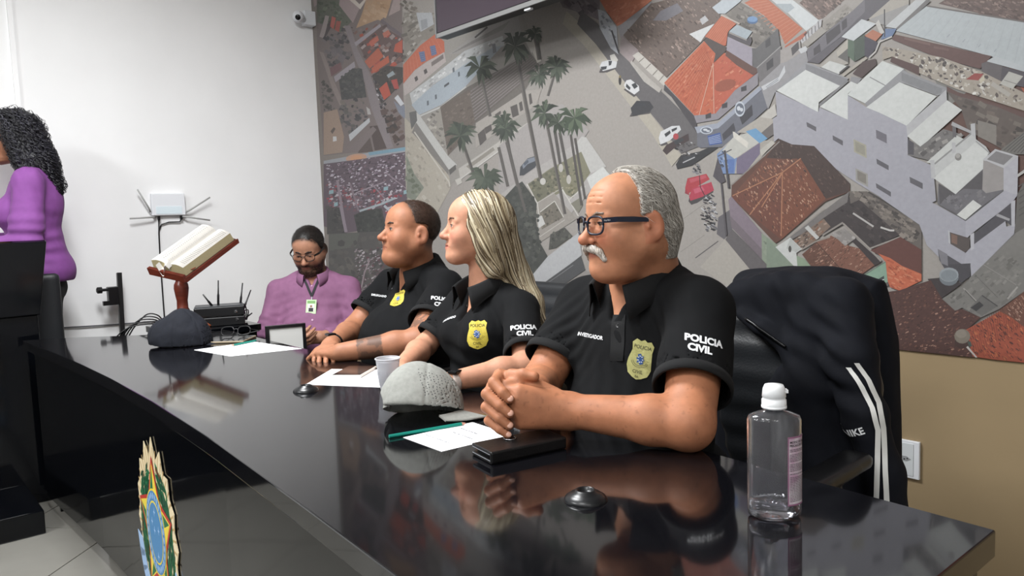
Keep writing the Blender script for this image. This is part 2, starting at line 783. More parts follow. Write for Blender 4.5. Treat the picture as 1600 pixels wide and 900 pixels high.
# ------------------------------------------------------------------ table
fx = [-3.95, -3.4, -3.085, -2.65, -2.206, -1.693, -1.174, -0.853, -0.37]
fy = [0.524, 0.552, 0.567, 0.576, 0.574, 0.556, 0.524, 0.501, 0.466]


def tfront(x):
    return float(np.interp(x, fx, fy))


XR = -0.362
xs = np.linspace(-3.95, XR, 40)
outline = [(x, tfront(x)) for x in xs] + [(XR, 1.185), (-0.9, 1.215), (-2.0, 1.25), (-3.45, 1.25), (-3.6, 1.07), (-3.66, 0.93), (-3.84, 0.72)]
TB = empty('meeting_table', (-2.1, 0.87, 0), 'long glossy black table with a coat of arms on its front', 'table')
mb = MB().prism([(x, y, TT - 0.04) for x, y in outline], (0, 0, 0), (0, 0, 0.04))
top = mb.build('table_top', M_lacq, TB)
bv = top.modifiers.new('bevel', 'BEVEL')
bv.width = 0.0025
bv.segments = 2
bv.limit_method = 'ANGLE'
PY = 0.035
pan = [(x, tfront(x) + PY, 0.055) for x in np.linspace(-3.93, XR - 0.02, 30)]
pan += [(x, y + 0.022, z) for x, y, z in pan[::-1]]
MB().prism(pan, (0, 0, 0), (0, 0, TT - 0.041 - 0.055)).build('front_panel', M_lacqd, TB)
MB().box((XR - 0.025, 0.85, (TT - 0.041) / 2), (0.012, 0.305, (TT - 0.041) / 2)).build('end_panel', M_lacqd, TB)
MB().box((-3.83, 0.66, (TT - 0.041) / 2), (0.012, 0.07, (TT - 0.041) / 2)).build('end_panel', M_lacqd, TB)
for lx in (-3.15, -2.0, -1.0):
    MB().box((lx, tfront(lx) + 0.12, (TT - 0.041) / 2), (0.022, 0.05, (TT - 0.041) / 2)).build('leg', M_lacqd, TB)

# ------------------------------------------------------------------ mural (a flat printed wall picture: aerial views of a town)
MU_V, MU_F, MU_C = [], [], []
MU_L = [0]
MZ = 0.776
MG = {'A': (490, 0, 3.75), 'B': (490, 220, 3.75), 'C': (630, 20, 3.3333), 'D': (780, 60, 3.3333), 'E': (880, 0, 3.4615), 'F': (1020, 0, 3.3333),
      'G': (1020, 190, 3.2143), 'H': (790, 230, 3.75), 'I': (1180, 80, 3.75), 'J': (1380, 0, 3.75), 'K': (1380, 180, 3.4615), 'L': (1200, 300, 5.0),
      'M': (1340, 400, 4.5), 'N': (1240, 0, 6.4286), 'W': None}
MK = 0.61
rng = random.Random(11)


def mpt(g, p):
    """print coordinate -> point on the wall; group W is already (x, z) metres on the wall"""
    if g == 'W':
        return (p[0], p[1])
    ox, oy, s = MG[g]
    q = onY(ox + p[0] / s, oy + p[1] / s, YW)
    return (max(q[0], XW + 0.002), max(q[2], MZ))


def mcol(h, j=0.0):
    c = np.array(hexl(h)[:3]) * MK
    g = c @ np.array([0.3, 0.55, 0.15])
    c = c + (g - c) * 0.14
    c = c * 0.92 + 0.026  # blacks lifted: haze over the mural is mixed into the print colours
    if j:
        c = c * (1 + rng.uniform(-j, j))
    return tuple(np.clip(c, 0, 0.9))


MB_B = np.zeros((20000, 4))
MB_D = np.zeros(20000)
MB_N = [0]


def emit_poly(pts, c, lvl=0):
    """each facet of the print lies one hair's breadth above whatever it overlaps"""
    n = len(MU_V)
    a = np.array(pts)
    x0, z0 = a.min(0)
    x1, z1 = a.max(0)
    k = MB_N[0]
    q = MB_B[:k]
    o = (q[:, 0] < x1) & (q[:, 1] > x0) & (q[:, 2] < z1) & (q[:, 3] > z0)
    d = 1 + (MB_D[:k][o].max() if o.any() else 0)
    MB_B[k] = (x0, x1, z0, z1)
    MB_D[k] = d
    MB_N[0] += 1
    y = YW - 0.0012 - d * 1.4e-5
    MU_V.extend((a, y, b) for a, b in pts)
    MU_F.append(tuple(range(n, n + len(pts))))
    MU_C.extend([c] * len(pts))


def P(g, h, pts, j=0.0):
    MU_L[0] += 1
    emit_poly([mpt(g, p) for p in pts], mcol(h, j), MU_L[0])


def LN(g, h, pts, w, inc=True):
    if inc:
        MU_L[0] += 1
    s = 1 if g == 'W' else MG[g][2]
    for a, b in zip(pts[:-1], pts[1:]):
        d = np.array(b, float) - np.array(a, float)
        n = np.array([-d[1], d[0]]) / (np.linalg.norm(d) + 1e-9) * w / 2
        a, b = np.array(a, float), np.array(b, float)
        emit_poly([mpt(g, q) for q in (a - n, b - n, b + n, a + n)], mcol(h), MU_L[0])


def EL(g, h, c, rx, ry, n=16, a0=0.0):
    ca, sa = math.cos(a0), math.sin(a0)
    P(g, h, [(c[0] + rx * math.cos(t) * ca - ry * math.sin(t) * sa, c[1] + rx * math.cos(t) * sa + ry * math.sin(t) * ca)
             for t in [2 * math.pi * i / n for i in range(n)]])


def inside(p, poly):
    r = False
    n = len(poly)
    for i in range(n):
        a, b = poly[i], poly[(i + 1) % n]
        if (a[1] > p[1]) != (b[1] > p[1]) and p[0] < (b[0] - a[0]) * (p[1] - a[1]) / (b[1] - a[1]) + a[0]:
            r = not r
    return r


def SC_(g, pts, n, s0, s1, cols, ang=0.0, asp=0.6, jit=0.3, tri=False):
    x0, x1 = min(p[0] for p in pts), max(p[0] for p in pts)
    y0, y1 = min(p[1] for p in pts), max(p[1] for p in pts)
    base = MU_L[0]
    MU_L[0] += 3
    k = 0
    t = 0
    while k < n and t < n * 12:
        t += 1
        c = (rng.uniform(x0, x1), rng.uniform(y0, y1))
        if not inside(c, pts):
            continue
        k += 1
        s = rng.uniform(s0, s1) / 2
        a = ang + rng.uniform(-jit, jit)
        ca, sa = math.cos(a), math.sin(a)
        w, h = s, s * asp * rng.uniform(0.7, 1.3)
        if tri:
            m = 6
            q = [(rng.uniform(0.6, 1.2) * w * math.cos(2 * math.pi * i / m), rng.uniform(0.6, 1.2) * h * math.sin(2 * math.pi * i / m)) for i in range(m)]
        else:
            q = [(-w, -h), (w, -h), (w, h), (-w, h)]
        q = [(c[0] + u * ca - v * sa, c[1] + u * sa + v * ca) for u, v in q]
        emit_poly([mpt(g, p) for p in q], mcol(rng.choice(cols), 0.12), base + 1 + (k % 3))


def ST(g, h, a0, a1, b0, b1, n, w):
    """n stripes running from the edge a0-a1 to the edge b0-b1"""
    for i in range(n):
        t = (i + 0.5) / n
        LN(g, h, inc=(i == 0), w=w, pts=[(a0[0] + (a1[0] - a0[0]) * t, a0[1] + (a1[1] - a0[1]) * t), (b0[0] + (b1[0] - b0[0]) * t, b0[1] + (b1[1] - b0[1]) * t)])


def PALM(g, c, r, trunk=None, w=10, cols=('4f5a4c', '424b41', '626c5c'), tc='5d5854'):
    if trunk:
        LN(g, tc, [c] + trunk, w)
        LN(g, '78726c', [(c[0] - w * 0.3, c[1])] + [(q[0] - w * 0.3, q[1]) for q in trunk], w * 0.3)
    for k in range(26):
        a = rng.uniform(0, 2 * math.pi)
        L = r * rng.uniform(0.6, 1.15)
        bx, by = c[0] + L * math.cos(a), c[1] + L * math.sin(a) * 0.9 + 0.14 * r
        mx, my = c[0] + 0.55 * L * math.cos(a), c[1] + 0.55 * L * math.sin(a) - 0.12 * r
        n = np.array([-(by - c[1]), bx - c[0]]) / (L + 1e-6) * r * 0.13
        if k % 9 == 0:
            MU_L[0] += 1
        emit_poly([mpt(g, q) for q in (c, (mx + n[0], my + n[1]), (bx, by), (mx - n[0], my - n[1]))], mcol(rng.choice(cols), 0.15), MU_L[0])
    MU_L[0] += 1


# base field, then the wide aerial view
P('W', '9a9088', [(XW + 0.002, MZ), (2.9, MZ), (2.9, ZC - 0.01), (XW + 0.002, ZC - 0.01)])
P('W', 'b0a9a2', [(-3.98, MZ), (2.9, MZ), (2.9, ZC - 0.01), (-3.98, ZC - 0.01)])
# unseen continuation above and beyond the frame
SC_('W', [(-0.6, MZ + .2), (2.8, MZ + .2), (2.8, 2.9), (-0.6, 2.9)], 60, 0.3, 0.8, ['7a5344', 'b8562f', '8a8782', 'c6ced2', '6a4438', 'dcdedb', '77706e'], 0.6, 0.7)
SC_('W', [(-3.9, 2.45), (-0.6, 2.2), (-0.6, 2.95), (-3.9, 2.95)], 34, 0.2, 0.45, ['7a645c', 'c9704c', '8a8782', 'a9a29a', '6f665f'], 0.6, 0.7)
SC_('W', [(-4.7, 2.7), (-4.0, 2.55), (-4.0, 2.95), (-4.7, 2.95)], 40, 0.06, 0.16, ['6a6d60', '77836c', 'c9a27c', 'b7a2a2'], 0.3, 0.7)

# --- A: narrow photograph in the corner
P('A', '8d7f7c', [(20, -5), (520, -5), (525, 500), (540, 865), (60, 912), (20, 300)])
P('A', '6f7466', [(20, -5), (150, -5), (240, 110), (160, 190), (20, 130)])
SC_('A', [(20, 0), (150, 0), (230, 100), (160, 180), (30, 130)], 70, 14, 34, ['5d6b55', '7f8c74', '6a6d60', '566050'], 0.5, 0.7, 1.5, True)
P('A', 'b7a2a2', [(155, -5), (215, -5), (270, 50), (232, 135), (150, 30)])
P('A', 'e8dcd0', [(205, -5), (240, -5), (270, 25), (300, -5), (312, -5), (275, 55)])
P('A', 'c9a27c', [(310, -5), (460, -5), (430, 95), (250, 165), (285, 80)])
SC_('A', [(310, 0), (450, 0), (420, 90), (270, 150)], 25, 15, 40, ['d2ad88', 'bf9770', 'c8a684'], 0.5, 0.6)
P('A', 'b9a6a2', [(470, -5), (510, -5), (508, 60), (440, 95)])
P('A', '7c7076', [(390, 130), (400, 110), (520, 200), (520, 225)])
P('A', 'b8aaa8', [(70, 90), (92, 95), (62, 225), (35, 215)])
P('A', '5d5254', [(92, 120), (110, 150), (70, 220), (62, 215)])
P('A', 'cf6a5e', [(108, 95), (132, 105), (118, 172), (98, 155)])
P('A', 'b85d52', [(135, 122), (162, 125), (150, 188), (125, 175)])
SC_('A', [(60, 230), (200, 160), (230, 330), (100, 400)], 60, 14, 40, ['6e6a6c', '5c5a5c', '7c7478', '4f4b50', '857b7c'], 0.4, 0.7)
SC_('A', [(170, 150), (240, 150), (240, 200), (200, 210)], 12, 10, 24, ['8d8078', '5f5754', 'a99c94'], 0.4, 0.6)
P('A', '9a8f92', [(180, 150), (215, 150), (260, 290), (330, 430), (400, 640), (470, 865), (430, 875), (340, 640), (300, 480), (240, 330)])
P('A', 'a3948f', [(35, 300), (60, 310), (120, 470), (170, 590), (160, 630), (110, 520)])
P('A', '8a6468', [(95, 400), (160, 365), (168, 405), (105, 448)])
P('A', 'b5acb4', [(120, 450), (240, 360), (246, 392), (130, 482)])
P('A', '565656', [(150, 470), (230, 400), (285, 405), (312, 570), (165, 585)])
SC_('A', [(160, 440), (280, 400), (310, 570), (170, 580)], 80, 12, 34, ['535455', '5d5d5c', '4c4d4f', '666462'], 0.4, 0.8, 1.2, True)
SC_('A', [(165, 600), (300, 570), (330, 690), (200, 800), (150, 720)], 55, 14, 40, ['5f5c60', '4d4b4e', '75706e', '8b8178'], 0.5, 0.7, 1, True)
SC_('A', [(45, 450), (110, 490), (120, 640), (60, 660)], 30, 14, 34, ['65605e', '57534f', '77706a'], 0.5, 0.7, 1, True)
P('A', '77605e', [(260, 250), (400, 150), (525, 225), (525, 360), (350, 440)])
SC_('A', [(240, 180), (400, 130), (525, 225), (525, 360), (350, 440), (260, 260)], 90, 12, 36, ['8f6a62', '9d8a86', '5a4a48', 'c95b45', '6b5a58', 'b9a9a6', 'b75445'], -0.6, 0.6)
P('A', 'b0a8b0', [(240, 250), (390, 140), (398, 155), (250, 272)])
P('A', 'cf6a4c', [(300, 360), (380, 280), (412, 330), (330, 402)])
P('A', 'd4694a', [(340, 400), (440, 325), (446, 365), (350, 428)])
P('A', 'd0624a', [(480, 260), (522, 232), (522, 312), (470, 302)])
P('A', 'd4705a', [(325, 250), (375, 210), (385, 235), (340, 275)])
P('A', 'd07a64', [(405, 195), (440, 175), (455, 200), (415, 222)])
P('A', '524c49', [(345, 440), (430, 385), (525, 395), (525, 480), (400, 612), (375, 560)])
SC_('A', [(350, 440), (430, 390), (525, 400), (525, 480), (400, 610), (380, 560)], 60, 12, 28, ['4c4745', '3c3836', '5d5650', '6a5d58'], -0.5, 0.7, 1, True)
P('A', 'd25a42', [(385, 520), (430, 480), (455, 555), (415, 587)])
P('A', 'a9b5bb', [(430, 440), (465, 415), (480, 435), (440, 458)])
P('A', 'c4514a', [(455, 470), (490, 462), (502, 520), (475, 522)])
P('A', 'dfe2e8', [(475, 575), (495, 555), (532, 608), (512, 622)])
P('A', '8f95a5', [(470, 590), (510, 622), (535, 615), (538, 700), (500, 660)])
SC_('A', [(340, 440), (360, 460), (440, 640), (400, 640)], 30, 8, 18, ['c8c2c8', '6b6468', '8f868c', '3f3b40'], 0.9, 0.6)
SC_('A', [(400, 640), (480, 640), (545, 760), (500, 862), (450, 800)], 40, 16, 40, ['6b5652', '59463f', '7a655e', '4a4240'], -0.5, 0.7)
P('A', 'd5d8dc', [(207, 790), (328, 690), (332, 715), (215, 828)])
P('A', 'c9c4c2', [(310, 625), (330, 640), (338, 670), (318, 672)])
P('A', 'b79c88', [(60, 660), (140, 640), (180, 800), (170, 893), (60, 908)])
P('A', 'e6e6e6', [(115, 800), (135, 800), (137, 825), (115, 830)])
P('A', '6e5f58', [(100, 770), (120, 745), (130, 755), (112, 785)])
P('A', '5f4f4c', [(330, 740), (375, 735), (430, 868), (360, 882)])
P('A', '6a5a56', [(270, 862), (330, 800), (350, 888), (262, 897)])
P('A', '8f8180', [(180, 893), (350, 740), (370, 760), (260, 893)])
P('A', '968a86', [(525, 100), (600, 60), (615, 200), (525, 240)])
SC_('A', [(515, 0), (600, 0), (615, 190), (525, 240)], 45, 14, 40, ['8f857c', 'a39a90', '6f675f', 'b9b2aa'], 0.6, 0.6)

# --- B: sunset over the town, and the dim photograph under it
P('B', 'b3b6bd', [(60, 118), (290, 75), (543, 38), (543, 66), (300, 104), (60, 138)])
P('B', '84b2c8', [(320, 68), (543, 36), (543, 56), (330, 86)])
EL('B', 'd9a98c', (252, 100), 62, 24, 18, -0.12)
EL('B', 'e8a878', (252, 100), 36, 15, 18, -0.12)
P('B', '6f5c69', [(60, 136), (300, 104), (543, 64), (556, 378), (430, 500), (180, 542), (60, 500)])
TOWN = [(72, 136), (300, 106), (543, 66), (555, 290), (480, 340), (270, 400), (90, 330)]
SC_('B', TOWN, 620, 6, 15, ['c9bccb', '8f7a8d', '4d4350', 'e3dbe6', '5a4b58', '8b6f7c', 'a897a8', '3f3640'], -0.3, 0.55)
SC_('B', [(75, 250), (270, 280), (480, 300), (540, 330), (430, 420), (270, 420), (190, 400), (90, 390)], 200, 9, 22, ['b5404f', '9c4a58', '7a5560', 'd0c4cc', '57474f', '8f6d78'], -0.35, 0.6)
LN('B', 'a3909c', [(140, 230), (190, 530)], 15)
LN('B', '95828e', [(215, 250), (265, 410)], 10)
LN('B', 'b3a2ae', [(250, 305), (420, 240)], 6)
LN('B', 'b9c9d0', [(270, 412), (400, 370), (480, 335)], 12)
LN('B', 'a3909c', [(340, 250), (420, 340)], 7)
LN('B', 'a3909c', [(430, 190), (545, 280)], 6)
for q in ((105, 300, 26), (132, 372, 22), (425, 280, 26), (540, 300, 22), (500, 372, 34), (370, 435, 40)):
    P('B', '9fc6cf', [(q[0] - q[2] / 2, q[1] - 8), (q[0] + q[2] / 2, q[1] - 14), (q[0] + q[2] / 2, q[1] + 8), (q[0] - q[2] / 2, q[1] + 14)])
LN('B', 'b8d4dc', [(345, 405), (405, 465)], 12)
LN('B', 'c8cfd8', [(415, 380), (470, 430)], 14)
P('B', '3e403d', [(238, 440), (300, 408), (400, 395), (425, 500), (400, 538), (260, 538)])
SC_('B', [(240, 430), (400, 400), (420, 500), (400, 535), (260, 535)], 120, 12, 30, ['383a38', '424441', '4b4e49', '353835'], 0.3, 0.8, 1.5, True)
P('B', '4b4847', [(80, 390), (160, 390), (190, 540), (80, 548)])
SC_('B', [(85, 390), (160, 390), (185, 540), (95, 545)], 60, 14, 36, ['4a4646', '3d3b3b', '5a5452'], 0.3, 0.8, 1.5, True)
LN('B', 'a595a2', [(160, 380), (192, 535)], 18)
P('B', '5a5654', [(90, 545), (410, 530), (480, 740), (400, 912), (180, 912), (90, 800)])
P('B', '66675f', [(92, 547), (270, 540), (250, 620), (95, 645)])
SC_('B', [(92, 620), (410, 540), (480, 740), (400, 900), (190, 900), (95, 760)], 110, 24, 60, ['56524f', '4b4846', '625c58', '6b655f'], 0.3, 0.8, 1.5, True)
SC_('B', [(240, 640), (400, 620), (440, 700), (400, 905), (265, 905)], 230, 6, 17, ['8f7f86', 'c9bec4', '5b4147', '713f4c', '3c3436', 'a5959c'], -0.5, 0.6)
LN('B', 'b09aa2', [(275, 900), (300, 770), (330, 700)], 8)
SC_('B', [(380, 750), (480, 740), (460, 905), (380, 905)], 30, 16, 40, ['7a5c66', '6d515a', '5a474d'], 0, 0.7)

# --- C: church, houses and palms
P('C', 'a7a29b', [(10, 0), (620, 0), (720, 250), (700, 560), (240, 900), (20, 900)])
P('C', 'c0b8a8', [(10, 545), (60, 600), (240, 850), (250, 910), (120, 1150), (60, 1250), (15, 900)])
SC_('C', [(10, 600), (60, 620), (230, 850), (240, 905), (60, 1200), (15, 900)], 90, 8, 26, ['b6ae9e', 'c8c0b2', 'a9a194'], 0.9, 0.6)
P('C', '9b948a', [(5, 0), (170, 0), (182, 140), (100, 140), (5, 260)])
SC_('C', [(5, 0), (170, 0), (180, 130), (100, 140), (5, 250)], 60, 12, 34, ['8c857c', 'aaa49b', '77716a', 'c0bab2'], -0.6, 0.5)
P('C', 'c3c6ca', [(70, 0), (150, 0), (162, 60), (92, 100)])
P('C', 'a9acb0', [(92, 40), (125, 30), (130, 75), (98, 90)])
P('C', '8d9484', [(18, 740), (60, 840), (110, 910), (60, 980), (20, 960)])
SC_('C', [(18, 760), (60, 840), (100, 910), (60, 970), (20, 950)], 30, 14, 32, ['7c8470', '9aa08c', '6f7764'], 0, 0.8, 1.5, True)
P('C', 'd8704f', [(2, 270), (90, 170), (170, 110), (215, 150), (218, 205), (120, 255), (60, 300), (2, 370)])
ST('C', 'e08a6c', (2, 270), (170, 115), (2, 365), (216, 200), 12, 2)
for q in ([(82, 205), (112, 200), (120, 250), (95, 258)], [(140, 175), (168, 168), (177, 215), (150, 225)]):
    P('C', '5b6b9a', q)
    ST('C', '9aa6c4', q[0], q[1], q[3], q[2], 4, 1.5)
    ST('C', '9aa6c4', q[0], q[3], q[1], q[2], 5, 1.5)
P('C', 'c9bdb9', [(2, 372), (60, 302), (125, 255), (215, 205), (225, 255), (40, 412), (8, 432)])
P('C', '5f5a5a', [(60, 338), (74, 328), (80, 348), (66, 360)])
P('C', '5f5a5a', [(108, 300), (122, 290), (129, 310), (114, 322)])
P('C', '8a7f7c', [(148, 258), (210, 215), (213, 238), (150, 280)])
P('C', 'aaa6a2', [(240, 215), (430, 75), (560, 30), (600, 20), (620, 120), (530, 150), (330, 210)])
ST('C', '8e8a87', (250, 215), (340, 160), (520, 90), (560, 40), 6, 3)
LN('C', '4a4644', [(375, 130), (440, 75)], 9)
P('C', 'cdcfd0', [(35, 420), (150, 335), (320, 200), (440, 150), (520, 120), (530, 170), (345, 260), (160, 372), (50, 482)])
SC_('C', [(40, 430), (150, 340), (320, 210), (440, 160), (520, 130), (345, 250), (160, 365), (55, 470)], 70, 8, 24, ['dfe1e1', 'c0c2c2', 'b0b0ae', 'e8e9e8'], -0.65, 0.5)
P('C', 'b4c0ca', [(45, 480), (160, 375), (345, 255), (470, 180), (520, 170), (330, 380), (200, 480), (85, 532)])
for x, y in ((130, 470), (172, 438), (264, 298), (292, 320)):
    P('C', '6c737c', [(x - 5, y - 10), (x + 4, y - 14), (x + 6, y + 9), (x - 4, y + 14)])
P('C', '5c6066', [(215, 378), (240, 360), (242, 372), (216, 390)])
P('C', '8e9298', [(465, 165), (482, 160), (488, 205), (470, 212)])
LN('C', 'd2d2ce', [(85, 540), (200, 490), (330, 385)], 8)
P('C', '77706a', [(195, 490), (330, 390), (590, 250), (650, 190), (715, 275), (640, 400), (420, 560), (235, 745)])
P('C', '74685f', [(195, 490), (345, 400), (376, 570), (235, 745), (210, 690)])
ST('C', '948b8b', (347, 405), (376, 565), (650, 192), (712, 285), 10, 4)
ST('C', '665b56', (350, 415), (378, 575), (655, 202), (716, 293), 10, 3)
SC_('C', [(200, 490), (345, 405), (375, 565), (235, 735)], 60, 8, 20, ['7d7068', '6a5e56', '84776d'], -0.5, 0.5)
P('C', 'd9d2c6', [(638, 112), (660, 90), (722, 250), (700, 262)])
P('C', 'cfc9bf', [(640, 150), (665, 120), (690, 190), (670, 210)])
P('C', 'b3aca4', [(380, 575), (640, 405), (722, 400), (695, 485), (600, 545), (380, 705)])
for q in ([(560, 490), (595, 475), (605, 532), (572, 547)], [(390, 632), (425, 602), (437, 660), (402, 692)], [(425, 600), (460, 580), (465, 610), (432, 632)], [(605, 470), (620, 460), (628, 505), (612, 515)], [(655, 425), (668, 418), (676, 470), (662, 480)], [(480, 530), (510, 510), (512, 525), (482, 548)]):
    P('C', '615b58', q)
P('C', 'c7c2ba', [(290, 812), (690, 545), (700, 572), (300, 868)])
P('C', '9d978c', [(330, 800), (470, 700), (480, 715), (345, 812)])
LN('C', 'dcd8d2', [(300, 866), (480, 735), (700, 562)], 6)
P('C', 'a8a298', [(130, 565), (195, 492), (235, 742), (200, 722)])
SC_('C', [(120, 560), (195, 500), (225, 720), (190, 700)], 30, 8, 22, ['b7b1a6', '96908a', 'c4beb4', '7d7870'], 0.5, 0.7)
P('C', 'd0cfcb', [(58, 510), (85, 530), (235, 745), (282, 792), (240, 818), (70, 600)])
P('C', '8b8782', [(70, 572), (240, 818), (236, 842), (48, 622)])
P('C', '70706f', [(33, 520), (70, 510), (75, 562), (45, 608)])
P('C', '6a6764', [(240, 818), (275, 790), (278, 815), (245, 845)])
LN('C', 'd8d2c6', [(60, 620), (150, 750), (240, 880), (245, 905)], 7)
P('C', 'd2cdc4', [(272, 870), (300, 858), (310, 885), (285, 900)])
# --- D/H: the square
P('D', 'b3adaa', [(0, 560), (230, 380), (330, 340), (470, 480), (330, 700), (0, 860)])
P('D', 'bdb8b4', [(0, 820), (150, 705), (380, 560), (440, 505), (585, 725), (480, 795), (300, 1000), (0, 1000)])
P('D', 'cccac6', [(393, 560), (430, 512), (455, 515), (560, 668), (480, 702)])
P('D', 'dfe0dc', [(458, 727), (542, 668), (584, 716), (480, 785)])
P('D', '8d8a70', [(150, 762), (265, 680), (430, 590), (478, 700), (385, 832), (330, 800), (200, 862)])
SC_('D', [(160, 762), (265, 685), (430, 600), (470, 700), (385, 825), (330, 795), (205, 855)], 90, 9, 24, ['77785c', '9c9578', '868263', '6b6c55', 'a89f80'], 0.2, 0.7, 1.5, True)
LN('D', 'e2dfd8', [(148, 762), (205, 890)], 6)
LN('D', 'd8d4cc', [(330, 790), (365, 840), (450, 770)], 6)
P('D', '4d5056', [(108, 715), (112, 670), (150, 625), (192, 612), (205, 640), (190, 672), (130, 714)])
P('D', '8b93a0', [(122, 662), (150, 628), (192, 616), (196, 636), (150, 655), (128, 680)])
P('D', '5d6673', [(130, 650), (152, 632), (156, 645), (134, 664)])
P('H', 'a9a299', [(130, 215), (200, 170), (420, 420), (200, 560), (130, 500)])
P('H', '7d7b66', [(135, 215), (300, 110), (325, 230), (190, 325)])
SC_('H', [(140, 215), (300, 120), (320, 230), (195, 315)], 60, 9, 24, ['6c6c57', '8a866e', '5a5c4c', '979077'], 0.2, 0.8, 1.5, True)
P('H', '7f786c', [(205, 380), (290, 315), (342, 410), (215, 482)])
SC_('H', [(210, 382), (288, 322), (335, 408), (218, 475)], 35, 8, 22, ['6f6a5e', '8a8272', '5c594e'], 0.2, 0.8, 1.5, True)
LN('H', 'dcd8cf', [(205, 380), (290, 315), (342, 410)], 5)
LN('H', 'dcd8cf', [(128, 215), (190, 330), (205, 470)], 6)
LN('H', 'c9c4ba', [(190, 325), (340, 235)], 5)
LN('H', 'dcd8cf', [(335, 245), (430, 405)], 6)
LN('H', 'c9c4ba', [(195, 530), (350, 425)], 5)
P('H', '8b8878', [(385, 330), (440, 295), (455, 340), (430, 385)])
P('H', 'd9d8d4', [(190, 410), (215, 400), (235, 450), (195, 475)])
P('H', '4c4f4a', [(0, 290), (60, 225), (100, 200), (150, 270), (185, 330), (180, 420), (205, 560), (250, 640), (200, 720), (150, 755), (90, 730), (0, 430)])
SC_('H', [(0, 290), (100, 200), (190, 330), (200, 560), (255, 640), (150, 755), (90, 730), (0, 430)], 260, 14, 40, ['4c4f4a', '40433f', '565953', '494c47', '5e6159'], 0.3, 0.8, 1.5, True)
P('H', '585852', [(265, 510), (350, 470), (395, 520), (300, 590), (255, 600)])
SC_('H', [(270, 500), (350, 470), (390, 520), (260, 600)], 30, 12, 26, ['5a5a54', '484944', '6b6b62'], 0.3, 0.8, 1.5, True)
P('H', 'c5c6c8', [(135, 840), (150, 760), (250, 640), (430, 500), (450, 632), (170, 845)])
P('H', '565759', [(150, 850), (446, 638), (470, 718), (280, 850)])
P('H', 'a19b96', [(295, 850), (470, 722), (560, 760), (420, 850)])
LN('H', '86878a', [(200, 830), (400, 690)], 4)

# --- E: street with parked cars
P('E', 'c0b8a8', [(20, 60), (90, 120), (150, 195), (540, 700), (640, 840), (590, 900), (480, 720), (110, 240), (0, 130)])
P('E', '8a7f84', [(-20, 0), (200, 0), (200, 110), (100, 70), (0, 40)])
SC_('E', [(-20, 0), (190, 0), (190, 100), (100, 60)], 30, 20, 50, ['7a7074', '988d92', '685f64'], 0.8, 0.6)
P('E', '6d696b', [(78, 130), (100, 60), (190, 130), (330, 300), (560, 520), (730, 690), (745, 790), (640, 830), (540, 690), (300, 400), (180, 240)])
P('E', 'c0c4cc', [(190, 50), (235, 65), (292, 150), (302, 295), (260, 262), (200, 150)])
SC_('E', [(200, 70), (235, 80), (285, 160), (292, 270), (215, 150)], 14, 12, 26, ['a9adb6', 'd2d5da', '8f949c'], 0.9, 0.6)
P('E', 'd27a55', [(200, 0), (485, 0), (320, 130), (295, 142), (235, 60)])
SC_('E', [(210, 0), (470, 0), (320, 120), (295, 135), (240, 60)], 70, 10, 26, ['dc8a66', 'c46c48', 'cf7c5a'], -0.7, 0.4)
P('E', 'a5a2a6', [(298, 150), (320, 130), (470, 15), (485, 10), (335, 188), (315, 208)])
P('E', '7b6a62', [(328, 190), (480, 20), (560, 0), (850, 0), (850, 130), (750, 230), (560, 420), (410, 280)])
SC_('E', [(335, 190), (490, 20), (570, 0), (840, 0), (830, 120), (745, 225), (560, 410), (410, 275)], 330, 7, 22, ['9b8479', '68584f', '8a766c', '74625a', 'b39c90', '5f5049'], 0.75, 0.4)
P('E', '85828a', [(488, 112), (530, 60), (620, 18), (652, 60), (560, 112)])
P('E', 'a99a9a', [(318, 190), (410, 272), (385, 320), (372, 345), (308, 285)])
P('E', 'd3cdc4', [(378, 302), (410, 280), (572, 430), (548, 465), (460, 385)])
for t in (0.2, 0.42, 0.64, 0.84):
    LN('E', '8d867e', [(378 + 170 * t, 305 + 160 * t), (408 + 165 * t, 282 + 150 * t)], 5)
P('E', 'c2bcb4', [(365, 340), (372, 328), (465, 420), (535, 482), (522, 502), (440, 442)])
LN('E', '4c494e', [(265, 165), (305, 290)], 9)
P('E', 'e1e3e4', [(685, 185), (822, 128), (770, 192), (745, 230)])
P('E', 'c9c9cc', [(742, 105), (770, 85), (790, 110), (755, 135)])
P('E', 'd8d4cc', [(255, 300), (280, 292), (300, 325), (285, 345), (262, 330)])


def CAR(g, body, pts, wins=(), shadow=None):
    if shadow:
        P(g, '5a5557', shadow)
    P(g, body, pts)
    for w in wins:
        P(g, '3e4046', w)


CAR('E', 'dfe0e2', [(200, 362), (212, 335), (250, 325), (295, 335), (288, 366), (218, 385)], [[(248, 330), (268, 330), (262, 352), (250, 356)], [(205, 362), (240, 358), (236, 374), (212, 380)]], [(197, 392), (205, 370), (285, 362), (290, 372), (240, 392)])
CAR('E', 'e6e6e8', [(332, 460), (345, 435), (368, 430), (412, 465), (416, 490), (388, 512), (342, 482)], [[(372, 458), (392, 448), (408, 468), (388, 482)], [(345, 452), (368, 475), (362, 488), (342, 470)]], [(330, 485), (345, 475), (400, 515), (385, 525)])
CAR('E', '3f3f44', [(368, 585), (400, 545), (470, 548), (492, 580), (470, 606), (378, 628)], [[(395, 560), (440, 552), (450, 572), (400, 580)]], [(362, 630), (378, 600), (480, 600), (470, 615)])
CAR('E', 'e2e3e6', [(520, 745), (530, 712), (590, 682), (632, 680), (640, 702), (580, 760), (528, 782)], [[(550, 725), (580, 705), (585, 720), (558, 742)], [(588, 700), (618, 688), (618, 700), (592, 715)]], [(520, 780), (560, 765), (570, 780), (535, 790)])
CAR('E', '4a3a3c', [(540, 815), (560, 785), (680, 722), (685, 760), (600, 805), (562, 838)], [[(600, 765), (650, 745), (655, 760), (610, 785)]])
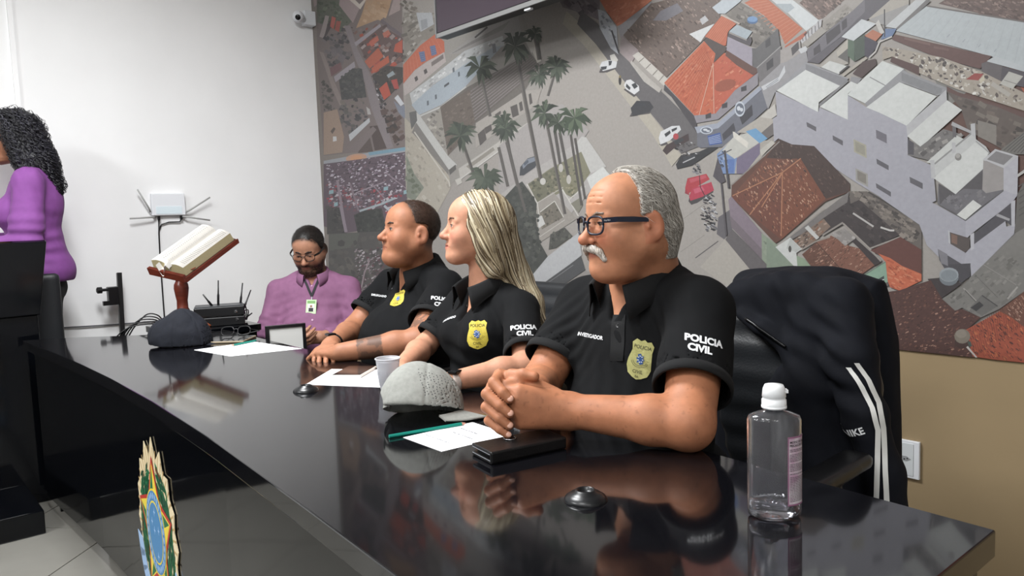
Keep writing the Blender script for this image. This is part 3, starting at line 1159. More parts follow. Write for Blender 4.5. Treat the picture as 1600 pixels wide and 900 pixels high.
EL('E', 'c0404a', (612, 738), 15, 17)
CAR('E', '333338', [(612, 890), (640, 840), (740, 820), (830, 780), (840, 800), (700, 895), (620, 915)], [[(650, 850), (720, 835), (710, 860), (655, 870)]])
LN('E', 'b9b9bb', [(650, 880), (715, 850)], 6)
EL('E', '3a3638', (310, 435), 8, 26)
EL('E', '8a7a50', (310, 415), 6, 8)
SC_('E', [(600, 780), (700, 760), (740, 830), (640, 850)], 25, 8, 18, ['2f2d30', '4a484c', 'c8c8ca', '55504f'], 0.4, 0.5)

# --- F: corner building with the orange roof
P('F', '857e77', [(378, 75), (455, 10), (672, 140), (540, 250), (510, 242), (520, 170), (440, 125)])
SC_('F', [(390, 75), (455, 20), (660, 140), (540, 240), (520, 165), (445, 120)], 60, 9, 28, ['76706a', '938c84', '6a645e', '9d968e'], 0.5, 0.6)
P('F', 'c9d2da', [(312, 40), (370, -4), (470, -4), (455, 12), (380, 72), (345, 72)])
P('F', 'd07048', [(478, 15), (520, -4), (600, -4), (782, 150), (690, 232), (660, 160), (580, 80)])
ST('F', 'dc8a64', (482, 15), (690, 228), (590, 0), (780, 152), 14, 3)
P('F', 'c96a48', [(690, 240), (800, 162), (804, 185), (685, 268)])
P('F', 'dfe4e6', [(615, -4), (725, -4), (870, 110), (800, 162), (710, 72)])
P('F', 'b8c2c8', [(640, 20), (720, 20), (740, 40), (700, 70)])
EL('F', '4e74a4', (520, 108), 28, 17)
EL('F', '7aa4d4', (520, 100), 27, 15)
P('F', 'd5683f', [(62, 432), (270, 215), (330, 240), (382, 280), (552, 375), (430, 472), (330, 592), (220, 602)])
P('F', 'cf6040', [(318, 330), (382, 280), (552, 375), (430, 472), (330, 592), (316, 594)])
ST('F', 'df8560', (66, 432), (220, 598), (270, 218), (318, 330), 13, 2.5)
ST('F', 'bd5a36', (72, 440), (215, 594), (275, 228), (316, 335), 13, 2.5)
ST('F', 'c05836', (66, 430), (270, 218), (220, 598), (318, 340), 15, 1.5)
SC_('F', [(90, 430), (270, 230), (380, 290), (540, 375), (430, 460), (320, 585), (220, 590)], 130, 8, 22, ['e08a66', 'c25632', 'd97850', 'b9583a'], -0.75, 0.35)
EL('F', 'a9553a', (380, 445), 58, 30, 14, -0.3)
LN('F', 'e4ac92', [(318, 330), (245, 600)], 4)
LN('F', 'e4ac92', [(318, 330), (322, 592)], 4)
P('F', 'cf6a45', [(275, 190), (365, 78), (438, 125), (395, 165), (385, 237), (345, 247)])
ST('F', 'dd8764', (280, 190), (345, 240), (365, 82), (432, 125), 9, 2.5)
LN('F', 'cfc0b4', [(360, 78), (455, 125)], 8)
P('F', '5c4f4c', [(268, 212), (285, 195), (386, 245), (386, 265), (320, 328), (330, 280)])
P('F', '6e4a40', [(386, 262), (560, 360), (550, 378), (525, 392), (440, 340), (382, 290)])
P('F', 'aaa2b0', [(393, 190), (522, 252), (522, 346), (388, 262)])
P('F', 'b3c0c8', [(400, 165), (440, 130), (522, 165), (492, 206)])
P('F', '5c565c', [(396, 172), (490, 212), (515, 190), (520, 215), (510, 240), (395, 192)])
P('F', '6c6a6c', [(520, 252), (542, 252), (656, 150), (668, 242), (545, 357), (525, 348)])
P('F', '504e52', [(590, 215), (615, 195), (618, 235), (592, 252)])
P('F', '7a7678', [(545, 357), (672, 240), (668, 332), (560, 432)])
P('F', '4c4a4e', [(595, 330), (630, 300), (632, 345), (598, 370)])
LN('F', 'a9a6a4', [(545, 355), (670, 242)], 5)
P('F', '4f4b50', [(65, 442), (220, 605), (232, 642), (232, 692), (100, 505), (60, 470)])
P('F', '9a949c', [(218, 602), (330, 592), (430, 472), (552, 378), (552, 442), (345, 622), (232, 642)])
for x, y in ((293, 604), (378, 550), (478, 462)):
    P('F', '4a474c', [(x - 15, y - 6), (x + 14, y - 18), (x + 14, y + 10), (x - 14, y + 16)])
P('F', 'a9b0c0', [(222, 662), (340, 642), (560, 448), (572, 466), (345, 668), (235, 694)])
P('F', '757783', [(235, 694), (345, 668), (572, 468), (602, 562), (380, 765), (250, 770), (235, 760)])
P('F', '4c4b54', [(365, 700), (425, 640), (435, 680), (372, 735)])
P('F', '45444c', [(455, 610), (520, 545), (525, 600), (470, 650)])
P('F', '4a66a8', [(288, 708), (355, 690), (366, 748), (298, 758)])
ST('F', 'b0bfe0', (292, 716), (300, 752), (352, 698), (362, 742), 5, 3)
for c in ((283, 679, 33, 20), (457, 568, 27, 40)):
    EL('F', 'ccd4e0', c[:2], c[2], c[3])
    EL('F', '6d7484', c[:2], c[2] * 0.8, c[3] * 0.75)
    EL('F', 'd9dee6', (c[0] - 6, c[1] - 3), c[2] * 0.35, c[3] * 0.3)
    EL('F', 'd9dee6', (c[0] + 9, c[1] + 4), c[2] * 0.3, c[3] * 0.25)
P('F', 'a5a3a6', [(560, 432), (668, 332), (700, 302), (800, 250), (812, 322), (640, 482), (604, 572)])
P('F', 'd6d8dc', [(568, 452), (660, 402), (690, 340), (694, 376), (662, 424), (580, 472)])
ST('F', '8f949e', (590, 452), (600, 462), (655, 405), (660, 420), 2, 3)
P('F', 'b1aaa6', [(668, 262), (770, 208), (778, 272), (700, 322), (668, 332)])
P('F', '5a5558', [(724, 252), (762, 216), (766, 256), (730, 292)])
P('F', 'd7d9dc', [(762, 258), (800, 240), (815, 262), (775, 280)])
P('F', 'cfcac2', [(560, 612), (640, 540), (650, 600), (590, 640)])
EL('F', '4a464c', (574, 640), 7, 22)
P('F', 'bdb6ac', [(440, 690), (560, 610), (630, 620), (640, 660), (560, 700)])
# market stall
P('F', 'b7b0a6', [(330, 800), (420, 720), (640, 735), (560, 830), (470, 905), (320, 905)])
P('F', '77706f', [(560, 700), (630, 640), (635, 700), (590, 730)])
P('F', '7f738e', [(440, 825), (562, 742), (562, 802), (480, 905), (440, 905)])
P('F', '7c98c8', [(338, 802), (392, 752), (442, 822), (430, 905), (350, 905)])
P('F', '5d7fc0', [(390, 830), (430, 830), (425, 900), (395, 900)])
P('F', 'cdccc4', [(352, 800), (420, 718), (502, 690), (562, 740), (430, 827), (372, 788)])
P('F', 'e6e1d6', [(420, 685), (430, 688), (502, 742), (496, 772), (424, 716)])
P('F', '6fa9d6', [(488, 685), (540, 668), (602, 722), (560, 746)])
P('F', 'c9c4ba', [(562, 782), (622, 732), (642, 745), (570, 812)])
SC_('F', [(350, 780), (390, 780), (390, 870), (355, 870)], 14, 10, 24, ['c9d3e4', '52607c', '3f4658', '8ea6cc'], 0.8, 0.4)

# --- N: street at the top
P('N', '7a645c', [(60, 30), (100, -5), (520, -5), (300, 185), (250, 195)])
SC_('N', [(70, 30), (110, 0), (505, 0), (300, 175), (250, 185)], 80, 14, 40, ['94786e', '69554e', 'a88c80', '5c4a44'], 0.6, 0.5)
P('N', 'a59e96', [(288, 242), (520, 40), (600, 100), (340, 312)])
SC_('N', [(320, 260), (520, 70), (590, 105), (345, 300)], 30, 14, 40, ['8f8880', '77716a', 'bab3aa'], -0.6, 0.5)
P('N', '7c7880', [(140, 500), (340, 320), (600, 110), (722, -5), (722, 120), (480, 372), (150, 622)])
for q in ([(330, 342), (470, 238), (480, 330), (342, 452)], [(208, 492), (270, 438), (282, 520), (210, 562)], [(490, 222), (540, 180), (545, 270), (495, 310)]):
    P('N', '4f4a50', q)
P('N', '67626a', [(150, 622), (480, 375), (722, 120), (722, -5), (985, -5), (760, 192), (520, 402), (260, 642)])
P('N', 'bdb6ab', [(760, 192), (985, -5), (1165, -5), (1165, 80), (950, 262), (830, 232)])
P('N', 'a9a7a6', [(770, 195), (1165, 40), (1165, 85), (950, 262), (835, 232)])
P('N', 'b7b1a8', [(265, 672), (450, 500), (560, 640), (380, 702)])
P('N', 'c4bdb0', [(440, 520), (550, 400), (560, 480), (450, 575)])
P('N', '6c6966', [(450, 575), (552, 488), (560, 632)])
P('N', '5d7460', [(553, 400), (617, 410), (617, 622), (550, 562)])
P('N', '4d5c50', [(615, 410), (722, 340), (722, 562), (620, 622)])
P('N', 'dadfe2', [(488, 372), (690, 195), (838, 240), (610, 412)])
P('N', 'd4d0ca', [(830, 240), (860, 200), (920, 330), (880, 350)])
P('N', '4a4454', [(720, 370), (832, 412), (862, 450), (760, 582), (720, 562)])
P('N', 'c87a58', [(718, 362), (800, 300), (897, 345), (832, 416)])
P('N', '6d86b0', [(930, 290), (1042, 290), (1000, 362), (880, 402), (920, 320)])
LN('N', '3f3d42', [(920, 95), (922, 372)], 11)
P('N', 'dcdedb', [(283, 677), (370, 613), (542, 665), (460, 747)])
LN('N', '4a484a', [(470, 735), (560, 660)], 18)
LN('N', 'bdb5a8', [(490, 770), (740, 580)], 26)
P('N', '55403f', [(600, 742), (700, 620), (830, 590), (842, 650), (690, 785)])
LN('N', 'd0ccc8', [(765, 582), (830, 520), (870, 422), (995, 370)], 16)
P('N', 'cbc9cc', [(75, 412), (262, 205), (292, 195), (285, 265), (95, 445)])
for ln in ([(97, 380), (101, 412)], [(125, 340), (134, 416)], [(108, 352), (140, 322)], [(152, 312), (163, 392)], [(190, 282), (190, 340), (204, 360), (226, 336), (224, 262)], [(254, 215), (262, 305)]):
    LN('N', '4b484e', ln, 7)
P('N', 'b0aaa2', [(90, 440), (285, 270), (340, 315), (150, 470)])

# --- J: long metal roof and rubble yard
P('J', '6f5852', [(325, 22), (370, -5), (860, -5), (860, 128), (600, 88)])
SC_('J', [(340, 20), (380, 0), (830, 0), (830, 118), (600, 80)], 150, 9, 30, ['846a62', '5f4a44', '9a8076', '77605a'], 0.3, 0.4)
P('J', 'd3d6d8', [(15, 158), (200, -5), (262, -5), (78, 168)])
P('J', '7f7c7c', [(78, 168), (262, -5), (280, 10), (95, 182)])
P('J', 'c6ced2', [(78, 182), (260, 35), (860, 135), (860, 425), (640, 332)])
ST('J', 'b9c1c6', (90, 182), (800, 390), (262, 40), (850, 140), 12, 2)
ST('J', 'a3abb2', (330, 205), (700, 320), (348, 188), (712, 302), 4, 3)
LN('J', '7b7472', [(258, 36), (860, 134)], 9)
P('J', 'ccd2d6', [(608, 360), (660, 330), (860, 400), (860, 430), (700, 385)])
P('J', '6d4a45', [(70, 202), (640, 330), (570, 405), (300, 330), (55, 232)])
P('J', '82605a', [(130, 218), (280, 255), (278, 268), (128, 232)])
P('J', '7c5a54', [(300, 270), (390, 288), (388, 300), (300, 284)])
P('J', '6b6366', [(580, 372), (615, 362), (705, 388), (690, 480), (580, 450)])
P('J', '58525a', [(700, 390), (860, 430), (860, 520), (690, 480)])
P('J', 'b6ab9c', [(0, 272), (110, 290), (350, 338), (580, 420), (860, 560), (860, 660), (430, 522), (220, 432), (60, 332), (0, 352)])
SC_('J', [(0, 275), (110, 292), (350, 345), (580, 425), (820, 555), (820, 640), (430, 515), (220, 428), (60, 328), (0, 345)], 230, 8, 34, ['e2ddd4', '8f857c', '6a5c58', 'cfc6b8', 'a99d8e', 'f0ece4', '5a504d'], 0.3, 0.6, 1.2, True)
P('J', 'a8423c', [(488, 466), (540, 430), (592, 434), (562, 472)])
P('J', 'd8cdb4', [(566, 470), (594, 440), (600, 470), (575, 490)])
P('J', 'c9c7bf', [(688, 492), (740, 420), (824, 448), (762, 522)])
LN('J', '8f8d88', [(712, 470), (790, 495)], 4)
LN('J', 'c0bab0', [(640, 490), (745, 560)], 26)
P('J', '5f403c', [(55, 332), (215, 390), (215, 442), (45, 362)])
P('J', '6b4a44', [(375, 505), (440, 540), (860, 672), (860, 715), (440, 565), (380, 545)])
P('J', '6a5d56', [(372, 532), (440, 562), (660, 622), (860, 705), (860, 870), (740, 895), (500, 765), (460, 640)])
SC_('J', [(390, 560), (660, 630), (820, 700), (820, 850), (740, 880), (500, 760)], 50, 18, 60, ['5a4d47', '77685f', '857a70', '4b413d'], 0.3, 0.5)
P('J', '8f8880', [(558, 705), (667, 735), (667, 852), (560, 800)])
P('J', '7b7772', [(690, 880), (860, 750), (860, 905), (720, 905)])
ST('J', '55524f', (700, 880), (820, 900), (825, 775), (860, 850), 6, 5)

# --- G/L: brown hipped roof, yard and green house
P('G', 'bab3a9', [(240, 730), (365, 590), (510, 765), (380, 830)])
LN('G', '8b8580', [(110, 520), (300, 385)], 2)
LN('G', '8b8580', [(140, 655), (260, 570)], 2)
LN('G', '5f5a5c', [(215, 685), (330, 600)], 5)
P('G', 'a43040', [(162, 360), (165, 330), (180, 350), (185, 370)])
P('G', '4a4547', [(180, 400), (190, 360), (305, 345), (305, 355), (225, 408), (195, 418)])
P('G', 'c0303f', [(163, 335), (175, 285), (270, 262), (287, 290), (232, 322), (180, 362)])
P('G', 'd05060', [(185, 290), (265, 268), (272, 282), (190, 308)])
P('G', 'c4304e', [(183, 375), (200, 335), (295, 303), (309, 345), (250, 378), (190, 398)])
P('G', 'd85a74', [(205, 340), (250, 325), (262, 345), (212, 362)])
LN('G', '4a1c26', [(235, 270), (240, 330), (262, 372)], 4)
SC_('G', [(215, 210), (243, 215), (240, 262), (198, 262)], 30, 6, 18, ['2f2f33', '55545a', '8a898e'], 0.7, 0.4)
SC_('G', [(252, 372), (312, 370), (328, 540), (272, 555), (245, 470)], 130, 7, 22, ['2f2f33', '6b6a70', 'c4c4c8', '47383e', '1f1f22', '8d8c92'], 0.4, 0.35)
P('G', '6d696e', [(322, 565), (330, 480), (400, 435), (400, 545), (360, 592)])
P('G', '6c6668', [(365, 592), (400, 540), (555, 695), (640, 760), (510, 768)])
P('G', '58525a', [(306, 275), (330, 180), (370, 300), (345, 312)])
LN('G', '4d494e', [(365, 145), (386, 335)], 11)
LN('G', '5a555a', [(348, 312), (373, 572)], 9)
LN('G', '5a555a', [(330, 175), (400, 140)], 5)
P('G', '6b4335', [(398, 378), (400, 318), (570, 170), (640, 82), (700, 110), (815, 123), (992, 310), (992, 352), (870, 402), (650, 592), (620, 612)])
P('G', '4c3833', [(575, 182), (640, 82), (700, 110), (815, 123), (992, 310), (988, 352), (870, 388), (800, 280), (745, 185), (660, 187)])
P('G', '7a4836', [(398, 378), (570, 185), (660, 190), (745, 185), (655, 255)])
P('G', '7a4331', [(398, 378), (655, 255), (650, 592), (540, 505)])
P('G', '84492f', [(655, 255), (745, 185), (872, 387), (650, 592)])
SC_('G', [(410, 375), (575, 195), (740, 190), (865, 385), (650, 580), (540, 500)], 420, 5, 16, ['c08a68', '9a5a3c', '5a382c', 'a8694c', '6b3f30', 'd0a284'], 1.1, 0.35)
SC_('G', [(600, 170), (640, 95), (810, 130), (980, 310), (870, 380), (790, 260)], 90, 6, 16, ['5d4840', '42302c', '6b564c'], 0.9, 0.4)
for ln in ([(405, 372), (655, 255)], [(655, 255), (747, 185)], [(655, 255), (648, 575)], [(655, 255), (490, 468)], [(655, 258), (550, 430)]):
    LN('G', 'c08058', ln, 5)
LN('G', '9a928c', [(395, 322), (570, 165), (640, 100)], 6)
P('G', '8f7f8c', [(383, 392), (398, 375), (552, 560), (552, 692), (400, 532)])
P('G', '7d7078', [(390, 470), (552, 640), (552, 692), (400, 532)])
P('G', '93a18b', [(550, 560), (622, 612), (740, 760), (620, 760), (552, 692)])
SC_('G', [(555, 590), (620, 630), (690, 740), (570, 690)], 20, 10, 30, ['86957e', '9fab96', '7a8674'], 0.8, 0.5)
# L
P('L', '443b3c', [(450, 165), (640, 40), (720, 50), (1050, 330), (800, 440), (600, 250), (440, 340)])
SC_('L', [(480, 160), (640, 60), (720, 70), (1030, 330), (800, 420), (610, 250)], 60, 16, 50, ['3c3435', '4e4444', '352e2f', '574d4b'], 0.6, 0.6)
P('L', '716862', [(640, -5), (780, -5), (1205, 262), (1205, 460), (1040, 340), (720, 60), (650, 92)])
SC_('L', [(650, 0), (780, 0), (1200, 270), (1200, 440), (1040, 330), (720, 50)], 100, 16, 50, ['857b72', '5f5752', '94897f', '4d4643'], 0.55, 0.6)
LN('L', '4b4442', [(790, 0), (1080, 170), (1205, 262)], 14)
LN('L', 'c6c2be', [(670, 165), (830, 270)], 14)
LN('L', 'd8d4d0', [(885, 275), (960, 300), (992, 300)], 14)
P('L', '807a78', [(75, 425), (180, 350), (640, -5), (625, 80), (470, 182), (300, 312), (190, 372)])
LN('L', 'a59c94', [(180, 345), (450, 130)], 9)
P('L', '8d7565', [(190, 385), (440, 208), (495, 270), (360, 392), (260, 455)])
SC_('L', [(200, 385), (440, 215), (485, 270), (360, 385), (265, 445)], 60, 10, 34, ['a98e7c', '6d5a4e', 'c4b6a8', '9a6a50', '54453d'], -0.6, 0.4)
P('L', 'cfcfcc', [(293, 280), (320, 260), (407, 355), (385, 372)])
P('L', '8a5743', [(272, 487), (385, 390), (500, 340), (640, 420), (720, 440), (842, 570), (650, 704), (370, 615)])
P('L', '6f4635', [(272, 487), (385, 390), (655, 692), (650, 704), (370, 615)])
SC_('L', [(285, 485), (385, 400), (500, 350), (640, 425), (720, 450), (830, 570), (650, 695), (375, 605)], 300, 9, 26, ['a8745c', '5f3b2d', 'c49a82', '7d4c3a', '96624c'], -0.65, 0.3)
LN('L', '573527', [(385, 392), (655, 692)], 6)
P('L', '3d3234', [(600, 325), (690, 362), (892, 545), (842, 577), (720, 442)])
P('L', '9a9490', [(503, 325), (600, 283), (692, 360), (610, 422)])
SC_('L', [(515, 325), (600, 290), (680, 360), (610, 412)], 20, 14, 36, ['a8a29e', '8b8580', 'b4aeaa'], 0.5, 0.6)
LN('L', 'a8a098', [(592, 245), (800, 442), (890, 540)], 14)
LN('L', 'a8a098', [(800, 442), (1040, 350)], 12)
LN('L', '9c948c', [(432, 338), (592, 238)], 14)
LN('L', 'a0968c', [(265, 452), (380, 385), (490, 350)], 12)
P('L', '93a98c', [(215, 490), (290, 520), (380, 625), (225, 625)])
P('L', '8a9a86', [(-5, 355), (70, 430), (235, 625), (-5, 625)])
P('L', 'd9dbd8', [(65, 430), (180, 355), (272, 445), (228, 475), (238, 608)])
P('L', 'c3c6c2', [(180, 360), (268, 445), (225, 470), (150, 440)])
EL('L', '55524f', (178, 445), 12, 26)
P('L', '6f3f36', [(805, 455), (1040, 350), (1205, 450), (1205, 640), (1050, 577), (930, 522)])
P('L', 'd9693c', [(868, 480), (960, 515), (1050, 575), (1205, 640), (1205, 692), (1040, 772), (960, 742), (935, 682), (925, 545)])
SC_('L', [(900, 510), (960, 525), (1050, 585), (1195, 645), (1190, 690), (1040, 760), (965, 735), (940, 620)], 80, 14, 40, ['e07a4c', 'c25a30', 'b04e2c', 'e48a5e'], 0.5, 0.35)
P('L', '8fb39b', [(655, 714), (925, 543), (942, 702), (850, 742), (730, 790)])
LN('L', '6f8a78', [(658, 712), (925, 545)], 8)
P('L', '40484a', [(848, 690), (912, 653), (917, 716), (855, 738)])
LN('L', 'dfe5e2', [(852, 715), (914, 680)], 6)
LN('L', 'dfe5e2', [(855, 735), (917, 712)], 6)
P('L', '6a625e', [(730, 788), (850, 742), (945, 702), (950, 730), (760, 800)])

# --- I/K: the white building
P('I', 'b4b3be', [(123, 235), (375, 355), (380, 330), (547, 400), (547, 258), (655, 328), (892, 430), (900, 520), (900, 905), (820, 905), (600, 772), (480, 692), (350, 556), (220, 546), (140, 512), (115, 532), (108, 395), (132, 380)])
P('K', 'b4b3be', [(-5, 5), (137, 60), (137, 215), (265, 272), (280, 342), (290, 462), (270, 472), (452, 572), (447, 747), (442, 812), (300, 762), (240, 702), (200, 592), (-5, 450)])
P('I', 'a3a3a8', [(123, 234), (300, 63), (552, 160), (507, 207), (300, 110), (135, 232)])
P('I', '8f8f94', [(300, 75), (545, 165), (508, 203), (300, 112)])
P('I', 'e4e7e4', [(130, 232), (300, 110), (502, 205), (377, 300), (373, 357)])
LN('I', '8d8d90', [(548, 172), (380, 318)], 14)
P('I', '9a9a9e', [(568, 148), (628, 160), (607, 192), (560, 182)])
P('I', 'e3e6e3', [(383, 326), (565, 178), (607, 195), (547, 250), (547, 402)])
P('I', 'e1e5e2', [(545, 256), (607, 190), (750, 58), (877, 105), (770, 207), (650, 307)])
LN('I', '9a9a9c', [(675, 152), (772, 205)], 6)
P('I', 'a0a0a4', [(872, 108), (905, 130), (905, 170), (660, 328), (648, 305)])
P('J', 'a0a0a4', [(105, 440), (128, 418), (377, 515), (377, 542), (322, 562), (105, 482)])
P('J', '8f9094', [(112, 425), (350, 520), (345, 545), (310, 555), (112, 475)])
P('J', 'e2e5e2', [(-95, 630), (100, 483), (318, 565), (142, 737), (-20, 660)])
P('J', 'c5c5c8', [(140, 737), (375, 525), (378, 590), (147, 800)])
P('J', 'dfe1de', [(145, 798), (380, 588), (467, 645), (226, 862)])
P('K', '7f7b7a', [(138, 130), (205, 170), (330, 75), (442, 108), (282, 252), (137, 217)])
SC_('K', [(150, 190), (205, 172), (330, 85), (430, 110), (282, 245)], 30, 12, 36, ['6f6b6a', '8d8986', '5c5858', 'a5a19c'], -0.6, 0.6)
P('K', 'dadcd8', [(238, 256), (400, 110), (442, 130), (282, 264)])
P('K', '55525a', [(138, 130), (170, 150), (170, 215), (138, 212)])
P('K', '6d686c', [(398, 55), (400, 120), (380, 118), (378, 60)])
P('K', 'b9b8ba', [(378, 35), (480, 85), (478, 100), (372, 55)])
P('K', 'd3d4d3', [(280, 266), (498, 85), (507, 132), (560, 170), (580, 202), (548, 242), (280, 330)])
P('K', 'e2e4e1', [(276, 340), (500, 150), (575, 195), (548, 288), (396, 428)])
LN('K', '9d9d9c', [(282, 264), (497, 86)], 9)
LN('K', 'a9a9a8', [(505, 140), (580, 205)], 6)
EL('K', '8f8c88', (410, 226), 18, 20)
EL('K', 'b5b2ae', (408, 220), 13, 12)
for q in ([(258, 243), (281, 243), (286, 337), (265, 342)], [(375, 148), (396, 148), (396, 202), (378, 208)], [(477, 48), (501, 44), (506, 132), (480, 102)]):
    P('K', 'c9c9cb', q)
P('K', '77747a', [(303, 372), (396, 427), (547, 288), (542, 402), (655, 405), (450, 562), (298, 477)])
P('K', '5c585c', [(303, 368), (396, 427), (542, 298), (542, 402), (440, 398), (310, 482)])
SC_('K', [(320, 460), (440, 410), (540, 410), (560, 440), (450, 550)], 40, 10, 30, ['817e84', '6d6a70', '8d8a8e'], -0.6, 0.6)
P('K', 'e6e7e3', [(400, 541), (490, 458), (537, 490), (450, 565)])
P('K', 'a9a3a1', [(546, 243), (657, 285), (657, 402), (560, 422), (540, 402)])
P('K', 'cbcbcf', [(543, 240), (610, 183), (734, 220), (660, 288)])
P('K', '8d8a8c', [(565, 239), (615, 195), (707, 222), (655, 270)])
P('K', 'c4c3cc', [(655, 287), (734, 220), (730, 432), (650, 482), (655, 402)])
P('K', 'bcbbc6', [(450, 572), (655, 405), (730, 432), (702, 472), (480, 642), (450, 672)])
LN('K', '6b696c', [(298, 478), (450, 570), (655, 408)], 5)
P('K', '55525a', [(495, 640), (700, 470), (700, 600), (665, 572), (495, 712)])
P('K', 'b2b0b4', [(620, 530), (690, 560), (685, 572), (615, 545)])
P('K', 'bab9c4', [(447, 747), (490, 702), (665, 572), (670, 602), (718, 590), (712, 642), (480, 872), (475, 802), (442, 812)])
P('K', '5e5350', [(358, 630), (472, 665), (472, 722), (447, 742), (363, 692)])
P('K', '8a6a5c', [(372, 640), (405, 652), (405, 700), (374, 688)])
P('K', 'c9c9ce', [(355, 622), (364, 626), (368, 696), (358, 688)])
for q in ([(475, 645), (496, 634), (496, 722), (478, 732)], [(695, 470), (719, 458), (716, 602), (698, 602)]):
    P('K', 'c9c8d0', q)
P('K', '57545c', [(300, 725), (442, 812), (475, 802), (475, 872), (440, 895), (350, 852), (308, 782)])
P('K', '8a8890', [(300, 722), (352, 752), (355, 815), (318, 800)])
for q in ([(305, 415), (362, 445), (362, 471), (308, 442)], [(458, 493), (518, 525), (518, 554), (460, 520)], [(715, 630), (787, 670), (787, 698), (718, 660)], [(712, 773), (800, 825), (800, 853), (715, 800)]):
    P('I', '67646c', q)
P('I', '77737e', [(712, 460), (775, 490), (776, 541), (715, 510)])
P('I', 'b4b09c', [(580, 515), (655, 550), (658, 628), (583, 590)])
P('I', 'a29e8e', [(590, 528), (646, 556), (649, 613), (592, 585)])
P('I', 'a9a6a0', [(592, 685), (665, 720), (666, 796), (594, 758)])
P('I', '8b857c', [(602, 698), (654, 724), (655, 780), (604, 752)])
P('K', '67646c', [(147, 333), (218, 368), (218, 400), (150, 365)])
# right-hand lanes
P('K', '8a8782', [(470, 880), (712, 645), (770, 585), (800, 600), (800, 910), (465, 910)])
P('K', '6e6a66', [(728, 430), (800, 300), (800, 590), (715, 640), (720, 560)])
P('K', 'c4c2be', [(730, 320), (800, 270), (800, 290), (732, 335)])
ST('K', '5a5754', (735, 370), (740, 560), (800, 330), (800, 520), 6, 6)
P('M', '87847f', [(598, 300), (750, 205), (950, 0), (1180, -20), (1180, 245), (1000, 372), (870, 432), (740, 362), (690, 388)])
SC_('M', [(620, 300), (750, 215), (960, 10), (1165, 0), (1165, 230), (1000, 360), (870, 420), (740, 350)], 90, 14, 50, ['7b7874', '93908a', '8d8a84', '77746f'], -0.6, 0.5)
LN('M', '6b6864', [(830, 130), (990, 290)], 4)
LN('M', 'a5a19c', [(890, 60), (1120, 200)], 4)
LN('M', 'aeaaa4', [(750, 225), (845, 320)], 10)
LN('M', '5a5754', [(760, 240), (838, 322)], 6)
LN('M', 'b5b1ab', [(1060, 300), (1130, 215)], 12)
P('M', '75726f', [(795, 362), (880, 272), (992, 350), (880, 420)])
LN('M', '4d4a4a', [(880, 275), (990, 352)], 8)
P('M', '3f3d3f', [(800, 362), (862, 318), (892, 345), (840, 387)])
P('M', '403739', [(498, 160), (600, 150), (742, 190), (590, 302)])
P('M', '4e4b52', [(640, 60), (800, 50), (795, 140), (735, 190), (690, 150)])
EL('M', '7c858c', (648, 150), 68, 58)
EL('M', 'a3abb1', (648, 130), 68, 50)
EL('M', '8e979e', (648, 136), 58, 40)
P('M', '5a352e', [(40, 272), (300, 240), (520, 168), (600, 300), (690, 382), (740, 370), (872, 430), (770, 520), (815, 740), (620, 720), (100, 660), (60, 340)])
SC_('M', [(50, 285), (300, 250), (515, 180), (600, 310), (690, 390), (740, 378), (855, 430), (765, 520), (800, 715), (130, 645)], 620, 7, 20, ['8a5a48', 'b98a74', '43281f', '6f4437', '4e2d26', '7a4c3e', '663c32'], -0.4, 0.45)
P('M', 'b8502c', [(768, 516), (1000, 390), (1180, 245), (1180, 760), (960, 730), (815, 705)])
ST('M', '8a3c22', (775, 520), (1165, 265), (830, 700), (1178, 480), 26, 4)
SC_('M', [(780, 520), (1000, 400), (1165, 270), (1165, 735), (960, 715), (825, 690)], 330, 10, 32, ['d9733c', '8f3f26', '6a3024', 'c75c32', '5a2a22', 'a8482a'], 0.85, 0.25)
P('M', '7a4a38', [(1000, 385), (1180, 245), (1180, 500), (1080, 425)])
SC_('M', [(1010, 385), (1175, 260), (1175, 480), (1080, 415)], 90, 9, 24, ['a87a64', '5f382a', 'c49a84', '8a5642'], 0.85, 0.3)
EL('M', '4a2c26', (740, 600), 52, 48)
EL('M', '8a7f70', (742, 562), 56, 52)
EL('M', '9a8f80', (735, 545), 38, 30)
LN('M', 'd8cfc8', [(775, 635), (842, 715)], 15)
LN('M', '4a5a52', [(790, 600), (800, 635)], 22)

# palms last, they stand in front
PALM('C', (690, 110), 55, [(712, 245)], 22)
PALM('C', (585, 175), 105, [(640, 470), (722, 880)], 20)
PALM('C', (400, 285), 90, [(455, 540)], 16)
PALM('C', (300, 640), 95, [(372, 850)], 16)
PALM('C', (530, 580), 85, [(555, 720), (600, 905)], 18)
LN('C', '68635f', [(500, 700), (548, 905)], 16)
PALM('C', (425, 860), 95)
PALM('D', (300, 150), 80, [(255, 300)], 14)
PALM('D', (210, 190), 70)
PALM('D', (240, 390), 85, [(275, 560), (345, 915)], 16, ('4a5546', '3d463b', '5c6855'))
LN('D', '5d5854', [(292, 480), (325, 680)], 16)
LN('D', '5d5854', [(318, 490), (368, 745)], 16)
EL('D', 'c9c4bc', (324, 675), 12, 22)
EL('D', 'c9c4bc', (365, 735), 12, 24)
LN('D', '5d5854', [(375, 500), (432, 870)], 13)
LN('D', '5d5854', [(398, 520), (450, 835)], 13)
EL('D', 'd5d1ca', (230, 745), 15, 18)
PALM('D', (310, 440), 70, None, 10, ('45503f', '394235', '56624f'))
PALM('D', (395, 415), 95, None, 10, ('4d5c48', '3f4d3b', '63735a'))
LN('D', '68635f', [(40, 540), (140, 905)], 14)
PALM('D', (35, 470), 70)

_V = np.array(MU_V)
_inv = MU_F
mural_mat = mat('mural_print', '808080', 0.42, attr='Col', noise=0.05, nscale=90, spec=0.35)
mo = mk('wall_mural', _V, _inv, mural_mat, base=(-1.0, YW, MZ), col=np.array(MU_C))
